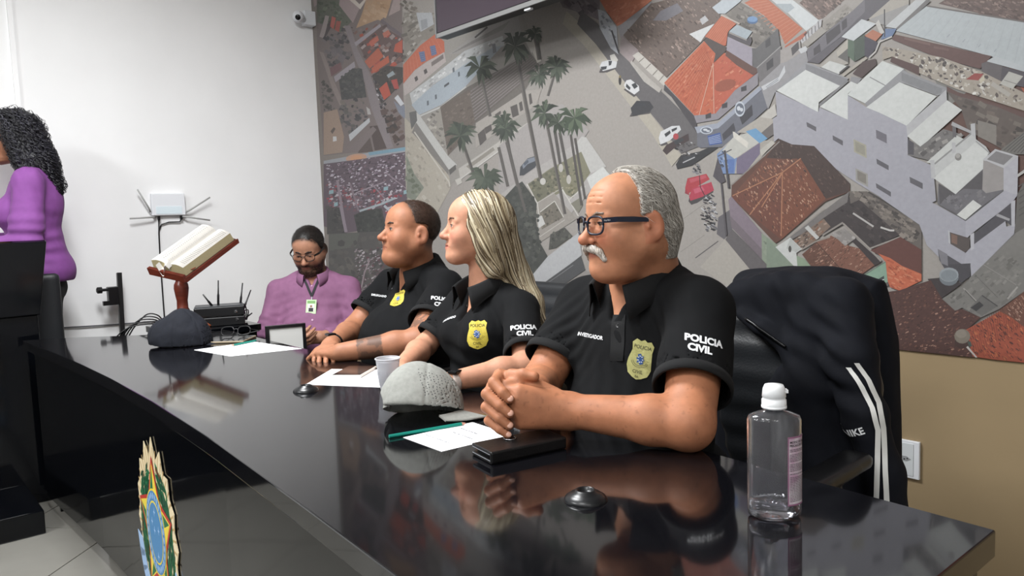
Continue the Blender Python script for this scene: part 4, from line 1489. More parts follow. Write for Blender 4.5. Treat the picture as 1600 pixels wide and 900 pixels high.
# make every print facet face the room
bm = bmesh.new()
bm.from_mesh(mo.data)
bmesh.ops.triangulate(bm, faces=[f for f in bm.faces if len(f.verts) > 4])
for f in bm.faces:
    f.normal_update()
    if f.normal.y > 0:
        f.normal_flip()
bm.to_mesh(mo.data)
bm.free()
tag(mo, 'printed wall mural of aerial town views with orange roofs and a white building', 'mural')

# ------------------------------------------------------------------ coat of arms on the table front
EY = tfront(-2.17) + PY - 0.001
EC = onY(180 + 275 / 4.093, 680 + 620 / 4.093, EY)
_eu = onY(180 + 391 / 4.093, 680 + 730 / 4.093, EY) - EC
_ev = onY(180 + 285 / 4.093, 680 + 165 / 4.093, EY) - EC
RU, RV = abs(_eu[0]), abs(_ev[2])
AR = empty('coat_of_arms', (EC[0], EY, EC[2] - RV), 'painted coat of arms with star, wreath and blue disc on the black table front', 'emblem')
M_cream = mat('emblem_cream', 'e6d5b0', 0.5)
M_green = mat('emblem_green', '1d6b43', 0.5)
M_dgreen = mat('emblem_dark_green', '12472e', 0.5)
M_red = mat('emblem_red', 'b8322a', 0.5)
M_yellow = mat('emblem_yellow', 'e6cf4a', 0.5)
M_blue = mat('emblem_blue', '4b84b4', 0.5)
M_lblue = mat('emblem_light_blue', '9dbbe0', 0.5)
M_brown = mat('emblem_brown', '6b3a28', 0.5)
_slope = (tfront(EC[0] + 0.2) - tfront(EC[0] - 0.2)) / 0.4


def emp(p, d):
    x = EC[0] + p[0] * RU
    return (x, EY + _slope * (x - EC[0]) - d, EC[2] + p[1] * RV)


def plate(name, m, polys, d0, d1, parent=None):
    mb = MB()
    d0, d1 = d0 * 0.4, d1 * 0.4
    for q in polys:
        a = [emp(p, d0) for p in q]
        mb.prism(a, (0, 0, 0), (0, -(d1 - d0), 0))
    o = mb.build(name, m, parent or AR)
    return tag(o, kind='stuff') if len(polys) > 1 else o


def pol(r, a):
    return (r * math.cos(math.radians(a)), r * math.sin(math.radians(a)))


burst = []
for k in range(32):
    a = 90 + k * 360 / 32
    up_ = max(0, math.sin(math.radians(a))) ** 6
    burst.append(pol((1.17 if k % 2 == 0 else 1.05 - 0.08 * up_) + (0.07 * up_ if k % 2 == 0 else 0), a))
plate('sunburst', M_cream, [burst], 0, 0.006)
plate('sunburst_rays', mat('emblem_tan', 'bda06c', 0.5), [[pol(0.7, a - 1), pol(1.12, a - 0.8), pol(1.12, a + 0.8), pol(0.7, a + 1)] for a in range(6, 366, 8)], 0.0061, 0.0066)
er = random.Random(3)
lv, lv2 = [], []
for sd in (-1, 1):
    for k in range(130):
        a = 90 + sd * er.uniform(16, 150)
        r = er.uniform(0.62, 0.97)
        c = pol(r, a)
        t = math.radians(a + sd * 90 * -1 + er.uniform(-40, 40))
        L, Wd = 0.12, 0.035
        q = [(c[0] + L * math.cos(t), c[1] + L * math.sin(t)), (c[0] - Wd * math.sin(t), c[1] + Wd * math.cos(t)), (c[0] - L * math.cos(t), c[1] - L * math.sin(t)), (c[0] + Wd * math.sin(t), c[1] - Wd * math.cos(t))]
        (lv if k % 4 else lv2).append(q)
plate('wreath', M_green, lv, 0.0067, 0.0085)
plate('wreath_dark_leaves', M_dgreen, lv2, 0.0086, 0.0096)  # some of the leaves in a darker green paint
plate('wreath_berries', M_brown, [[pol(0.05, a) for a in range(0, 360, 60)]] and [[(c[0] + 0.03 * math.cos(t), c[1] + 0.03 * math.sin(t)) for t in np.linspace(0, 5.2, 6)] for c in [pol(0.9, a) for a in (66, 70, 74, 62, 185, 188, 182)]], 0.0097, 0.0105)


def starpts(R, r):
    return [pol(R if k % 2 == 0 else r, 90 + 36 * k) for k in range(10)]


plate('star_border', M_red, [starpts(1.0, 0.55)], 0.0106, 0.0122)
plate('star_trim', M_yellow, [starpts(0.91, 0.49)], 0.0123, 0.0128)
o5, i5 = [pol(0.87, 90 + 72 * k) for k in range(5)], [pol(0.46, 126 + 72 * k) for k in range(5)]
plate('star_points', M_green, [[(0, 0), o5[k], i5[k]] for k in range(5)], 0.0129, 0.0137)
plate('star_halves', M_yellow, [[(0, 0), i5[k - 1], o5[k]] for k in range(5)], 0.0129, 0.0137)
circ = lambda r, n=40: [pol(r, 360 * k / n) for k in range(n)]
plate('disc_rim', M_yellow, [circ(0.57)], 0.0138, 0.0152)
plate('disc_ring', M_blue, [circ(0.545)], 0.0153, 0.016)
plate('disc_line', M_yellow, [circ(0.415)], 0.0161, 0.0166)
plate('disc', M_blue, [circ(0.39)], 0.0167, 0.0175)
dots = []
for k in range(27):
    c = pol(0.48, 360 * k / 27)
    dots.append([(c[0] + 0.032 * math.cos(t), c[1] + 0.045 * math.sin(t)) for t in np.linspace(0, 5.24, 6)])
plate('ring_stars', M_lblue, dots, 0.0161, 0.017)
dots = []
for c in ((0, 0.27), (-0.17, 0.12), (0.19, 0.06), (-0.05, 0.02), (0.08, -0.30)):
    dots.append([(c[0] + s_ * (0.05 if k % 2 == 0 else 0.018) * math.cos(math.radians(90 + 45 * k)), c[1] + (0.06 if k % 2 == 0 else 0.018) * math.sin(math.radians(90 + 45 * k))) for k in range(8) for s_ in (1,)])
plate('disc_stars', M_lblue, dots, 0.0176, 0.0182)
plate('ribbon', M_lblue, [[pol(1.02, a0), pol(1.3, a0 - 6), pol(1.3, a0 + 10), pol(1.02, a0 + 14)] for a0 in (196, 206, 218, 231, 244, 257, 270, 283, 296, 309, 322, 330)], 0.0097, 0.0125)
plate('sword_hilt', M_red, [[(-0.16, -0.62), (0.16, -0.62), (0.12, -0.74), (-0.12, -0.74)]], 0.0138, 0.0155)

# ------------------------------------------------------------------ podium and the chair beside it
PD = empty('podium', (-4.07, 0.05, 0), 'black lacquered speaking podium in front of the standing woman', 'podium')
MB().box((-4.09, 0.0, 0.431), (0.07, 0.60, 0.43)).build('body', M_lacqd, PD, bevel=0.004)
mb = MB().prism([(-4.0, -0.62, 0.862), (-4.0, -0.62, 1.188), (-4.02, -0.62, 1.196), (-4.17, -0.62, 1.16), (-4.17, -0.62, 0.862)], (0, 0, 0), (0, 1.277, 0))
mb.v = [(a, b - (0.05 if (b > 0 and c < 0.9) else 0), c) for a, b, c in mb.v]
mb.build('desk_box', M_lacqd, PD, bevel=0.004)
MB().box((-3.80, -0.06, 0.05), (0.215, 0.555, 0.049), bev=0.004).build('base_step', M_lacqd, PD)

CH = empty('folding_chair', (-4.23, 0.5, 0), 'black folded chair between the podium and the standing woman', 'chair')
sd = SDF().box((-4.225, 0.50, 0.83), (0.022, 0.235, 0.205), rd=0.02)
Pn, Qn = sd.mesh(0.012)
mk('backrest', Pn, Qn, M_leather, CH, smooth=True)
MB().box((-4.225, 0.50, 0.42), (0.018, 0.2, 0.17), bev=0.012).build('seat', M_leather, CH)
for sy in (0.28, 0.72):
    MB().tube([(-4.225, sy, 0.0), (-4.225, sy, 0.8)], 0.011, 8).build('leg', M_blackp, CH)

# ------------------------------------------------------------------ things on the white wall
M_ant = mat('antenna_grey', 'a4a4a2', 0.45)
RT = empty('wall_router', (XW, 1.42, 1.30), 'white wall router with four spread antennas above the open book', 'router')
MB().box((XW + 0.017, 1.42, 1.372), (0.016, 0.094, 0.064), bev=0.004).build('body', M_whitep, RT)
MB().box((XW + 0.034, 1.42, 1.338), (0.0012, 0.072, 0.022)).build('face_plate', mat('router_face', 'dbe8ee', 0.3), RT)
for a, b in (((1.318, 1.330), (1.249, 1.458)), ((1.512, 1.322), (1.654, 1.410)), ((1.345, 1.300), (1.197, 1.294)), ((1.492, 1.300), (1.645, 1.272))):
    mb = MB().tube([(XW + 0.022, a[0], a[1]), (XW + 0.04, a[0] * 0.85 + b[0] * 0.15, a[1] * 0.85 + b[1] * 0.15), (XW + 0.055, b[0], b[1])], [0.006, 0.0055, 0.0045], 8)
    mb.build('antenna', M_ant, RT, smooth=True)
for yy in (1.362, 1.488):
    MB().box((XW + 0.022, yy, 1.293), (0.007, 0.006, 0.012)).build('plug', M_blackp, RT)
mb = MB().tube([(XW + 0.02, 1.362, 1.283), (XW + 0.008, 1.36, 1.2), (XW + 0.007, 1.357, 1.07), (XW + 0.007, 1.356, 0.92), (XW + 0.01, 1.354, 0.60), (XW + 0.01, 1.35, 0.3)], 0.0045, 6)
mb.tube([(XW + 0.02, 1.488, 1.283), (XW + 0.015, 1.48, 1.268), (XW + 0.012, 1.42, 1.268), (XW + 0.012, 1.375, 1.255), (XW + 0.009, 1.362, 1.22)], 0.004, 6)
mb.build('cord', M_blackp, RT, smooth=True)

SCM = empty('security_camera', (XW, 2.34, 2.5), 'small white security camera high in the wall corner', 'camera')
MB().box((XW + 0.03, 2.378, 2.565), (0.03, 0.04, 0.046), bev=0.006).build('junction_box', M_whitep, SCM)
sd = SDF().el((XW + 0.075, 2.285, 2.556), 0.037).rc((XW + 0.05, 2.33, 2.55), (XW + 0.07, 2.29, 2.556), 0.02, 0.025)
Pn, Qn = sd.mesh(0.005)
mk('ball', Pn, Qn, M_whitep, SCM, smooth=True)
_cd = np.array([0.80, -0.42, -0.30])
_cd /= np.linalg.norm(_cd)
_cc = np.array([XW + 0.075, 2.285, 2.556]) + _cd * 0.034
MB().lathe(_cc, [(0.022, -0.004), (0.023, 0.004), (0.019, 0.006)], 24, _cd).build('lens_ring', M_whitep, SCM, smooth=False)
MB().lathe(_cc + _cd * 0.0062, [(0.0175, 0), (0.012, 0.002), (0.003, 0.003)], 24, _cd).build('lens', M_blackg, SCM, smooth=True)

# folded black stand leaning at the wall
TP = empty('folded_stand', (-4.5, 1.1, 0), 'black folded equipment stand leaning against the white wall', 'stand')
MB().box((-4.62, 1.079, 0.5), (0.012, 0.012, 0.5), Matrix.Rotation(math.radians(-3.5), 3, 'X') @ Matrix.Rotation(math.radians(-9), 3, 'Y')).build('pole', M_blackp, TP)
MB().box((-4.665, 1.062, 0.87), (0.024, 0.027, 0.05), bev=0.004).build('clamp', M_blackp, TP)
MB().lathe((-4.66, 1.035, 0.906), [(0.008, 0), (0.008, 0.025), (0.018, 0.028), (0.018, 0.05), (0.01, 0.055)], 14, (0, -1, 0)).build('knob', M_blackp, TP)
MB().box((-4.655, 1.03, 0.832), (0.012, 0.024, 0.012)).build('latch', M_blackp, TP)
for dy in (-0.1, 0.02, 0.1):
    MB().tube([(-4.58, 1.1, 0.25), (-4.5 + abs(dy), 1.1 + dy, 0.008)], 0.008, 8).build('leg', M_blackp, TP)

# TV above the mural
TV = empty('television', (-2.6, YW, 2.3), 'flat television with silver lower edge hung high on the mural wall', 'television')
TY = 2.12
tl = onY(683, 60, TY)
tw, th = 0.98, 0.57
MB().box((tl[0] + tw / 2, TY + 0.03, tl[2] + th / 2), (tw / 2, 0.03, th / 2), bev=0.004).build('body', M_blackp, TV)
MB().box((tl[0] + tw / 2, TY - 0.0008, tl[2] + th / 2 + 0.005), (tw / 2 - 0.008, 0.001, th / 2 - 0.018)).build('screen', mat('tv_screen', '3d353c', 0.12), TV)
MB().box((tl[0] + tw / 2, TY - 0.002, tl[2] + 0.009), (tw / 2, 0.004, 0.009)).build('bottom_bezel', mat('tv_bezel', '9b9b9b', 0.3, metal=0.6), TV)
MB().box((tl[0] - 0.001, TY - 0.002, tl[2] + th / 2), (0.004, 0.004, th / 2)).build('side_bezel', mat('tv_bezel_side', '8f8f90', 0.3, metal=0.6), TV)
MB().box((tl[0] + tw / 2, (TY + 0.06 + YW - 0.008) / 2, tl[2] + th / 2), (0.12, (YW - 0.008 - TY - 0.06) / 2, 0.14)).build('wall_bracket', M_blackp, TV)
MB().box((tl[0] + 0.62, TY + 0.012, tl[2] - 0.006), (0.018, 0.008, 0.004)).build('status_light', M_whitep, TV)

# outlet
OT = empty('power_outlet', (-0.985, YW, 0.38), 'white rectangular power outlet on the beige wall beside the jacket', 'outlet')
MB().box((-0.985, YW - 0.005, 0.438), (0.038, 0.005, 0.059), bev=0.002).build('plate', M_whitep, OT)
MB().box((-0.99, YW - 0.0108, 0.438), (0.026, 0.001, 0.05)).build('insert', mat('outlet_insert', 'd4d8da', 0.4), OT)
hexp = [(-0.99 + 0.019 * math.cos(t) * (1.0 if abs(math.cos(t)) > 0.8 else 0.75), YW - 0.0118, 0.44 + 0.0085 * math.sin(t)) for t in np.radians([0, 60, 120, 180, 240, 300])]
MB().prism(hexp, (0, 0, 0), (0, -0.001, 0)).build('socket', mat('socket_grey', '9a9c9e', 0.5), OT)
for dx, dz in ((-0.009, 0.001), (0, -0.002), (0.009, 0.001)):
    MB().lathe((-0.99 + dx, YW - 0.0128, 0.44 + dz), [(0.0022, 0), (0.0022, 0.0006)], 10, (0, -1, 0)).build('pin_hole', M_blackp, OT)

# ------------------------------------------------------------------ side cabinet behind the table end: book stand and network gear
SB = empty('side_cabinet', (-3.86, 1.27, 0), 'low black side cabinet behind the far end of the table', 'cabinet')
MB().box((-3.86, 1.27, 0.375), (0.20, 0.19, 0.345)).build('body', M_lacqd, SB)
MB().box((-3.86, 1.27, 0.735), (0.22, 0.205, 0.015)).build('top', M_lacqd, SB)
MB().box((-3.86, 1.27, 0.015), (0.19, 0.18, 0.015)).build('plinth', M_blackp, SB)

M_wood = mat('red_wood', '6e3326', 0.3, noise=0.25, nscale=14, stretch=(1, 1, 6))
M_wood2 = mat('orange_wood', '9a5233', 0.35, noise=0.2, nscale=18)
BSx, BSy = -3.84, 1.175
BS = empty('book_stand', (BSx, BSy, 0.75), 'turned reddish wooden book stand holding the open book', 'book stand')
MB().lathe((BSx, BSy, 0.75), [(0.13, 0), (0.135, 0.008), (0.12, 0.02), (0.07, 0.032), (0.04, 0.045)], 28).build('foot', M_wood2, BS, smooth=True)
prof = [(0.035, 0.03), (0.026, 0.06), (0.026, 0.075), (0.031, 0.085), (0.026, 0.095), (0.025, 0.13), (0.030, 0.16), (0.034, 0.19), (0.032, 0.21), (0.024, 0.225), (0.023, 0.235), (0.036, 0.242), (0.037, 0.25), (0.028, 0.258), (0.022, 0.27)]
MB().lathe((BSx, BSy, 0.75), prof, 24).build('column', M_wood, BS, smooth=True)
# desk frame: long edge rises away from the reader
b0 = onX(290, 436, BSx + 0.12)
b1 = onX(372, 374, BSx + 0.02)
b2 = onX(234, 423, BSx + 0.16)
up_d = b1 - b0
wd_d = np.array([-0.30, -0.22, 0.035])
_n = np.cross(up_d, wd_d)
_n /= np.linalg.norm(_n)
if _n[2] < 0:
    _n = -_n
wd_d = b2 - b0
wd_d = wd_d * 1.0


def bk(a, b, c):
    return b0 + up_d * a + wd_d * b + _n * c


def slabq(a0, a1, b_0, b_1, c0, c1):
    mb = MB()
    P8 = [bk(a, b, c) for a in (a0, a1) for b in (b_0, b_1) for c in (c0, c1)]
    return mb.add(P8, [(0, 1, 3, 2), (4, 6, 7, 5), (0, 4, 5, 1), (2, 3, 7, 6), (0, 2, 6, 4), (1, 5, 7, 3)])


slabq(0, 1, 0, 1, -0.016, 0).build('board', M_wood, BS, bevel=0.003)
slabq(-0.03, 0.02, 0, 1, -0.016, 0.022).build('ledge', M_wood, BS, bevel=0.003)
slabq(0.0, 1.0, -0.02, 0.02, -0.02, 0.006).build('rim', M_wood, BS, bevel=0.003)
MB().tube([(BSx, BSy, 0.99), bk(0.33, 0.45, -0.016)], [0.022, 0.03], 12).build('bracket', M_wood, BS)

BK = empty('open_book', tuple(bk(0.5, 0.5, 0.001)), 'thick open book with cream pages lying on the wooden stand', 'book')
M_page = mat('page_white', 'f4f1ea', 0.8, noise=0.03, nscale=60)
M_edge = mat('page_edge', 'b9ad87', 0.8, noise=0.25, nscale=300, stretch=(1, 1, 8))
M_cover = mat('book_cover', '4b342a', 0.5)
slabq(0.03, 0.97, 0.02, 0.98, 0.001, 0.006).build('cover', M_cover, BK)
for s0, s1, nm in ((0.04, 0.5, 'page_block'), (0.5, 0.96, 'page_block')):
    V, Q = [], []
    N = 14
    for i in range(N + 1):
        t = i / N
        b = s0 + (s1 - s0) * t
        e = t if s0 < 0.3 else 1 - t         # 0 at the fore edge, 1 at the gutter
        h = 0.042 + 0.016 * math.sin(math.pi * min(1, e * 0.8 + 0.15)) - (0.034 * max(0, (e - 0.82) / 0.18) ** 2)
        ex = 0.0 if e > 0.05 else -0.012
        for a in (0.05, 0.93):
            V += [bk(a + (0.02 if a > 0.5 else -0.0), b, 0.0065), bk(a, b + (0.02 if s0 < 0.3 else -0.02) * (1 - e), h)]
    for i in range(N):
        k = i * 4
        Q += [(k + 1, k + 5, k + 7, k + 3), (k, k + 4, k + 5, k + 1), (k + 2, k + 3, k + 7, k + 6), (k, k + 2, k + 6, k + 4)]
    Q += [(0, 1, 3, 2), (N * 4, N * 4 + 2, N * 4 + 3, N * 4 + 1)]
    mi = [0 if (j < 4 * N and j % 4 == 0) else 1 for j in range(len(Q))]
    pb = mk(nm, V, Q, [M_page, M_edge], BK, mi=mi)
    mb = MB()
    for r in range(26):
        a = 0.12 + 0.76 * r / 25
        for c0, c1 in ((0.14, 0.46), (0.54, 0.86)):
            q = []
            for t in (c0, c1):
                b = s0 + (s1 - s0) * t
                e = t if s0 < 0.3 else 1 - t
                h = 0.042 + 0.016 * math.sin(math.pi * min(1, e * 0.8 + 0.15)) - (0.034 * max(0, (e - 0.82) / 0.18) ** 2) + 0.0012
                q.append((a, b, h))
            mb.add([bk(q[0][0], q[0][1], q[0][2]), bk(q[1][0], q[1][1], q[1][2]), bk(q[1][0] + 0.008, q[1][1], q[1][2]), bk(q[0][0] + 0.008, q[0][1], q[0][2])], [(0, 1, 2, 3)])
    mb.build('print_lines', mat('page_print', 'b6b2ac', 0.8), pb)
# curled page corner at the near lower end
V = [bk(0.04, 0.35 + 0.35 * t, 0.05 + 0.03 * math.sin(3.2 * t * 2)) for t in np.linspace(0, 1, 8)] + [bk(-0.02 - 0.02 * math.sin(3 * t), 0.35 + 0.35 * t, 0.03 + 0.035 * math.sin(3.2 * t * 2 + 0.5)) for t in np.linspace(0, 1, 8)]
mk('curled_page', V, [(i, i + 1, i + 9, i + 8) for i in range(7)], M_page, BK, smooth=True)

# network box with four antennas
NBx = -3.80
NB = empty('network_box', (NBx, 1.35, 0.75), 'black network router with antennas beside the book stand', 'router')
for i, (z0, z1) in enumerate(((0.751, 0.792), (0.797, 0.842))):
    MB().box((NBx, 1.335, (z0 + z1) / 2), (0.07, 0.115, (z1 - z0) / 2), rotz(-0.35), bev=0.004).build('housing', M_blackp, NB)
MB().box((NBx, 1.335, 0.844), (0.066, 0.11, 0.002), rotz(-0.35)).build('lid', mat('grey_lid', '3b3d40', 0.4), NB)
for p, q in (((333, 480), (317, 460)), ((341, 480), (341, 438)), ((375, 482), (379, 442)), ((377, 492), (392, 453)), ((372, 506), (394, 489))):
    a, b = onX(*p, NBx), onX(*q, NBx)
    MB().tube([a, a * 0.55 + b * 0.45, a * 0.5 + b * 0.5, b], [0.006, 0.0058, 0.0042, 0.003], 8).build('antenna', M_blackp, NB, smooth=True)
for px in (368, 370):
    p = onX(px, 487 if px == 368 else 499, NBx + 0.09)
    MB().lathe(p, [(0.008, -0.02), (0.009, 0.0), (0.006, 0.004)], 12, (0.75, -0.66, 0)).build('connector', M_steel, NB)
mb = MB()
for k, (dx, dz) in enumerate(((0, 0), (0.02, 0.02), (0.04, -0.01))):
    mb.tube(spl([(NBx + 0.02, 1.41, 0.80 + dz), (NBx + 0.02, 1.44 + dx * 0.6, 0.82 + dz), (NBx, 1.462 + dx * 0.4, 0.79), (NBx, 1.455 + dx * 0.3, 0.757)]), 0.003, 6)
mb.build('cords', M_blackp, NB, smooth=True)
MB().tube([onX(377, 505, NBx + 0.02), onX(381, 508, NBx + 0.03), onX(383, 514, NBx + 0.02)], 0.006, 6).build('red_plug', mat('red_plug', 'a83a3a', 0.5), NB)

mb = MB()
for k in range(5):
    a0 = onX(228 - 2 * k, 500 + 3 * k, -3.92)
    mb.tube(spl([(-3.93, 1.12, 0.757), (-3.93, 1.08 - 0.01 * k, 0.775 + 0.01 * (4 - k)), (-3.95, 1.02 - 0.02 * k, 0.77 + 0.012 * (3 - k)), (-3.98, 0.94 - 0.012 * k, 0.66), (-4.0, 0.93, 0.3), (-4.02, 0.93, 0.006)]), 0.0035, 6)
tag(mb.build('cable_bundle', M_blackp, smooth=True), 'loose black cables hanging over the edge behind the navy cap', 'cables')

# framed screen behind the table
FS = empty('framed_screen', (-3.0, 1.36, 0), 'grey screen with a thin black frame behind the table edge', 'screen')
fa, fb = onZ(381, 515, 0.80), onZ(474, 507, 0.80)
fa = fb + (fa - fb) * 0.62
fd = (fb - fa) / np.linalg.norm(fb - fa)
fn = np.cross(fd, (0, 0, 1.0))
fw = np.linalg.norm(fb - fa)
Rf = np.array([fd, fn, [0, 0, 1.0]]).T
mid = (fa + fb) / 2
MB().box((mid[0], mid[1], 0.62), (fw / 2, 0.008, 0.18), Rf).build('panel', mat('screen_grey', 'c9c9c6', 0.3), FS)
for s_ in (-1, 1):
    c = mid + fd * s_ * (fw / 2)
    MB().box((c[0], c[1], 0.62), (0.007, 0.012, 0.185), Rf).build('frame_side', M_blackp, FS)
MB().box((mid[0], mid[1], 0.80), (fw / 2 + 0.007, 0.012, 0.006), Rf).build('frame_top', M_blackp, FS)
MB().box((mid[0], mid[1], 0.44), (fw / 2 + 0.007, 0.012, 0.006), Rf).build('frame_bottom', M_blackp, FS)
MB().box((mid[0], mid[1], 0.22), (0.02, 0.015, 0.22), Rf).build('stand_post', M_blackp, FS)
MB().box((mid[0], mid[1], 0.008), (0.12, 0.09, 0.008), Rf).build('stand_foot', M_blackp, FS)

# ------------------------------------------------------------------ things on the table
# sanitizer bottle
BX = onZ(1210, 806, TT)
BO = empty('sanitizer_bottle', tuple(BX), 'clear plastic hand sanitizer bottle with white cap on the near table end', 'bottle')
bdir = np.array([0.72, 0.69, 0])
M_clear = mat('clear_plastic', 'f6f6fa', 0.05, trans=0.975, ior=1.34)
M_gel = mat('clear_gel', 'eef0f6', 0.0, trans=1.0, ior=1.36)
outer = [(0.0, 0.0), (0.021, 0.0), (0.0255, 0.004), (0.0262, 0.012), (0.0262, 0.148), (0.0245, 0.155), (0.017, 0.1595), (0.0105, 0.1625), (0.0100, 0.170)]
inner = [(r - 0.0012 if r > 0.002 else 0.0, max(h, 0.0025) - (0.0012 if h > 0.15 else 0)) for r, h in outer]
MB().lathe(BX + np.array([0, 0, 0.0004]), outer + inner[::-1], 48, sx=1.5, xdir=bdir, cap=False).build('body', M_clear, BO, smooth=True)
g = [(0.0, 0.0032), (0.0235, 0.0045), (0.0247, 0.012), (0.0247, 0.026), (0.0, 0.0265)]
MB().lathe(BX, g, 40, sx=1.5, xdir=bdir, cap=False).build('gel', M_gel, BO, smooth=True)
_bw = np.cross((0, 0, 1.0), bdir)
for (du_, dz_, rr) in ((-0.012, 0.031, 0.008), (-0.004, 0.029, 0.006), (-0.028, 0.082, 0.003), (0.0, 0.07, 0.002)):
    p = BX + bdir * du_ - _bw * 0.018 + np.array([0, 0, dz_])
    MB().lathe(p, [(0.0, -rr * 0.6), (rr * 0.8, -rr * 0.3), (rr, 0), (rr * 0.7, rr * 0.4), (0.0, rr * 0.6)], 14, cap=False).build('gel_bubble', M_gel, BO, smooth=True)
cap_b = BX + np.array([0, 0, 0.167])
M_capw = mat('cap_white', 'eef0f2', 0.35, trans=0.15)
MB().lathe(cap_b, [(0.0, 0), (0.0172, 0), (0.0178, 0.001), (0.0176, 0.012), (0.0165, 0.0125), (0.0165, 0.016), (0.0172, 0.0165), (0.0160, 0.028), (0.0135, 0.034), (0.0, 0.036)], 32, cap=False).build('cap', M_capw, BO, smooth=True)
MB().box(cap_b + bdir * 0.0145 + np.array([0, 0, 0.0245]), (0.005, 0.006, 0.0022), np.array([bdir, _bw, [0, 0, 1]]).T).build('flip_lid_tab', M_capw, BO)
MB().lathe(cap_b + np.array([0, 0, -0.0005]), [(0.0182, 0), (0.0182, 0.0035)], 32).build('cap_collar', M_capw, BO, smooth=True)


def on_bottle(t, z, off):
    """t: angle in degrees, 0 along the wide axis to the right, -90 towards the viewer"""
    a = math.radians(t)
    return BX + (0.0262 + off) * (1.5 * math.cos(a) * bdir + math.sin(a) * _bw) + np.array([0, 0, z])


def bstrip(t0, t1, z0, z1, off, n=8):
    V = [on_bottle(t0 + (t1 - t0) * i / n, z, off) for i in range(n + 1) for z in (z0, z1)]
    return V, [(2 * i, 2 * i + 2, 2 * i + 3, 2 * i + 1) for i in range(n)]


_toc = math.degrees(math.atan2(-(np.array(BX) @ _bw), -(np.array(BX) @ bdir)))
LB0, LB1 = -70, -2
V, Q = bstrip(LB0, LB1, 0.024, 0.128, 0.0003)
lab = mk('label_sticker', V, Q, mat('label_paper', 'cfc6cb', 0.5, noise=0.1, nscale=40, col2='b08fa4'), BO, smooth=True)
mb = MB()
for e in ((LB0, LB0 + 2.5, 0.024, 0.128), (LB1 - 2, LB1, 0.024, 0.128), (LB0, LB1, 0.024, 0.0265), (LB0, LB1, 0.1255, 0.128)):
    mb.add(*bstrip(*e, 0.0006))
mb.build('label_border', mat('label_purple', '8f5f7c', 0.5), lab)
mb = MB()
zz = 0.108
lr = random.Random(5)
while zz > 0.03:
    t = LB0 + 5
    while t < LB1 - 8:
        w = lr.uniform(3, 9)
        mb.add(*bstrip(t, min(t + w, LB1 - 5), zz, zz + 0.0011, 0.0006, 3))
        t += w + 1.2
    zz -= 0.0024 if lr.random() > 0.12 else 0.005
mb.build('label_small_print', mat('label_print', '6b5f66', 0.6), lab)
mb = MB()
for txt, zc in (('MODO DE USAR E', 0.1195), ('PRECAUCOES DE USO', 0.1145)):
    tv, tf = text_mesh(txt, 0.0052, 0, 0.0001)
    tv, tf = subdiv(tv, tf, 0.003)
    half = max(tv[:, 0].max(), -tv[:, 0].min())
    mb.add([on_bottle((LB0 + LB1) / 2 + p[0] / half * 29, zc + p[1], 0.0006) for p in tv], tf)
mb.build('label_heading', M_ink, lab)

# round black table microphones / grommets
for i, (px, py, lb) in enumerate(((915, 781, 'round black domed table grommet nearest the camera, below the folded arms'), (478, 611, 'round black domed table grommet beside the paper with the phone'), (267, 541, 'round black domed table grommet in front of the navy cap'))):
    c = onZ(px, py, TT)
    G = empty('table_grommet', tuple(c), lb, 'grommet', 'domed grommets set in the table')
    MB().lathe(c, [(0.035, 0.0), (0.035, 0.002), (0.033, 0.006), (0.026, 0.011), (0.018, 0.014), (0.0165, 0.017), (0.0145, 0.0175)], 32, cap=False).build('dome', M_dome, G, smooth=True)
    MB().lathe(c, [(0.0145, 0.0175), (0.0125, 0.0165), (0.012, 0.012), (0.0, 0.012)], 24, cap=False).build('cup', M_dome, G, smooth=True)


def sheet(name, pts, label, dz=0.0, lines=0):
    c = [onZ(px, py, TT) for px, py in pts]
    o = MB().prism([(p[0], p[1], TT + 0.0002 + dz) for p in c], (0, 0, 0), (0, 0, 0.0006)).build(name, M_paper)
    tag(o, label, 'paper', 'sheets of note paper on the table')
    return o, c


po, pc = sheet('note_paper', [(630, 684), (738, 660), (800, 680), (690, 706)], 'sheet of white note paper with handwriting under the clasped hands')
mb = MB()
hr = random.Random(9)
for k, (v, u0, u1) in enumerate(((0.25, 0.12, 0.75), (0.55, 0.25, 0.8), (0.72, 0.18, 0.62))):
    a, b, c, d = [np.array(p) for p in pc]
    q = []
    for i in range(60):
        u = u0 + (u1 - u0) * i / 59
        # the lines run along the short sides as in the photograph
        p = (a + (d - a) * u) * (1 - v) + (b + (c - b) * u) * v
        q.append(p + (b - a) * 0.018 * math.sin(i * 1.9 + hr.random()) * hr.random() + np.array([0, 0, 0.0011]))
    for i in range(59):
        if i % 9 == 8:
            continue
        mb.tube([q[i], q[i + 1]], 0.0006, 3, cap=False)
tag(mb.build('handwriting', mat('pencil_grey', '6f7078', 0.7), po), kind='stuff')
sheet('note_paper', [(478, 601), (518, 577), (600, 578), (606, 606)], 'blank white sheet of paper lying under the white phone')
sheet('note_paper', [(303, 547), (396, 534), (472, 545), (360, 557)], 'blank white sheet of paper with a green pencil at the far table end')


def pencil(a, b, label, dz=0.0):
    a = np.array(onZ(*a, TT)) + (0, 0, 0.0042 + dz)
    b = np.array(onZ(*b, TT)) + (0, 0, 0.0042 + dz)
    e = empty('pencil', tuple(a - (0, 0, 0.004)), label, 'pencil', 'green pencils')
    d = (b - a) / np.linalg.norm(b - a)
    MB().tube([a, b - d * 0.012], 0.0039, 6).build('shaft', mat('pencil_green', '137a6c', 0.35), e)
    MB().tube([b - d * 0.012, b - d * 0.003], [0.0039, 0.0015], 6).build('sharpened_wood', mat('pencil_wood', 'c58f7c', 0.6), e)
    MB().tube([b - d * 0.003, b], [0.0015, 0.0003], 6).build('lead', M_ink, e)


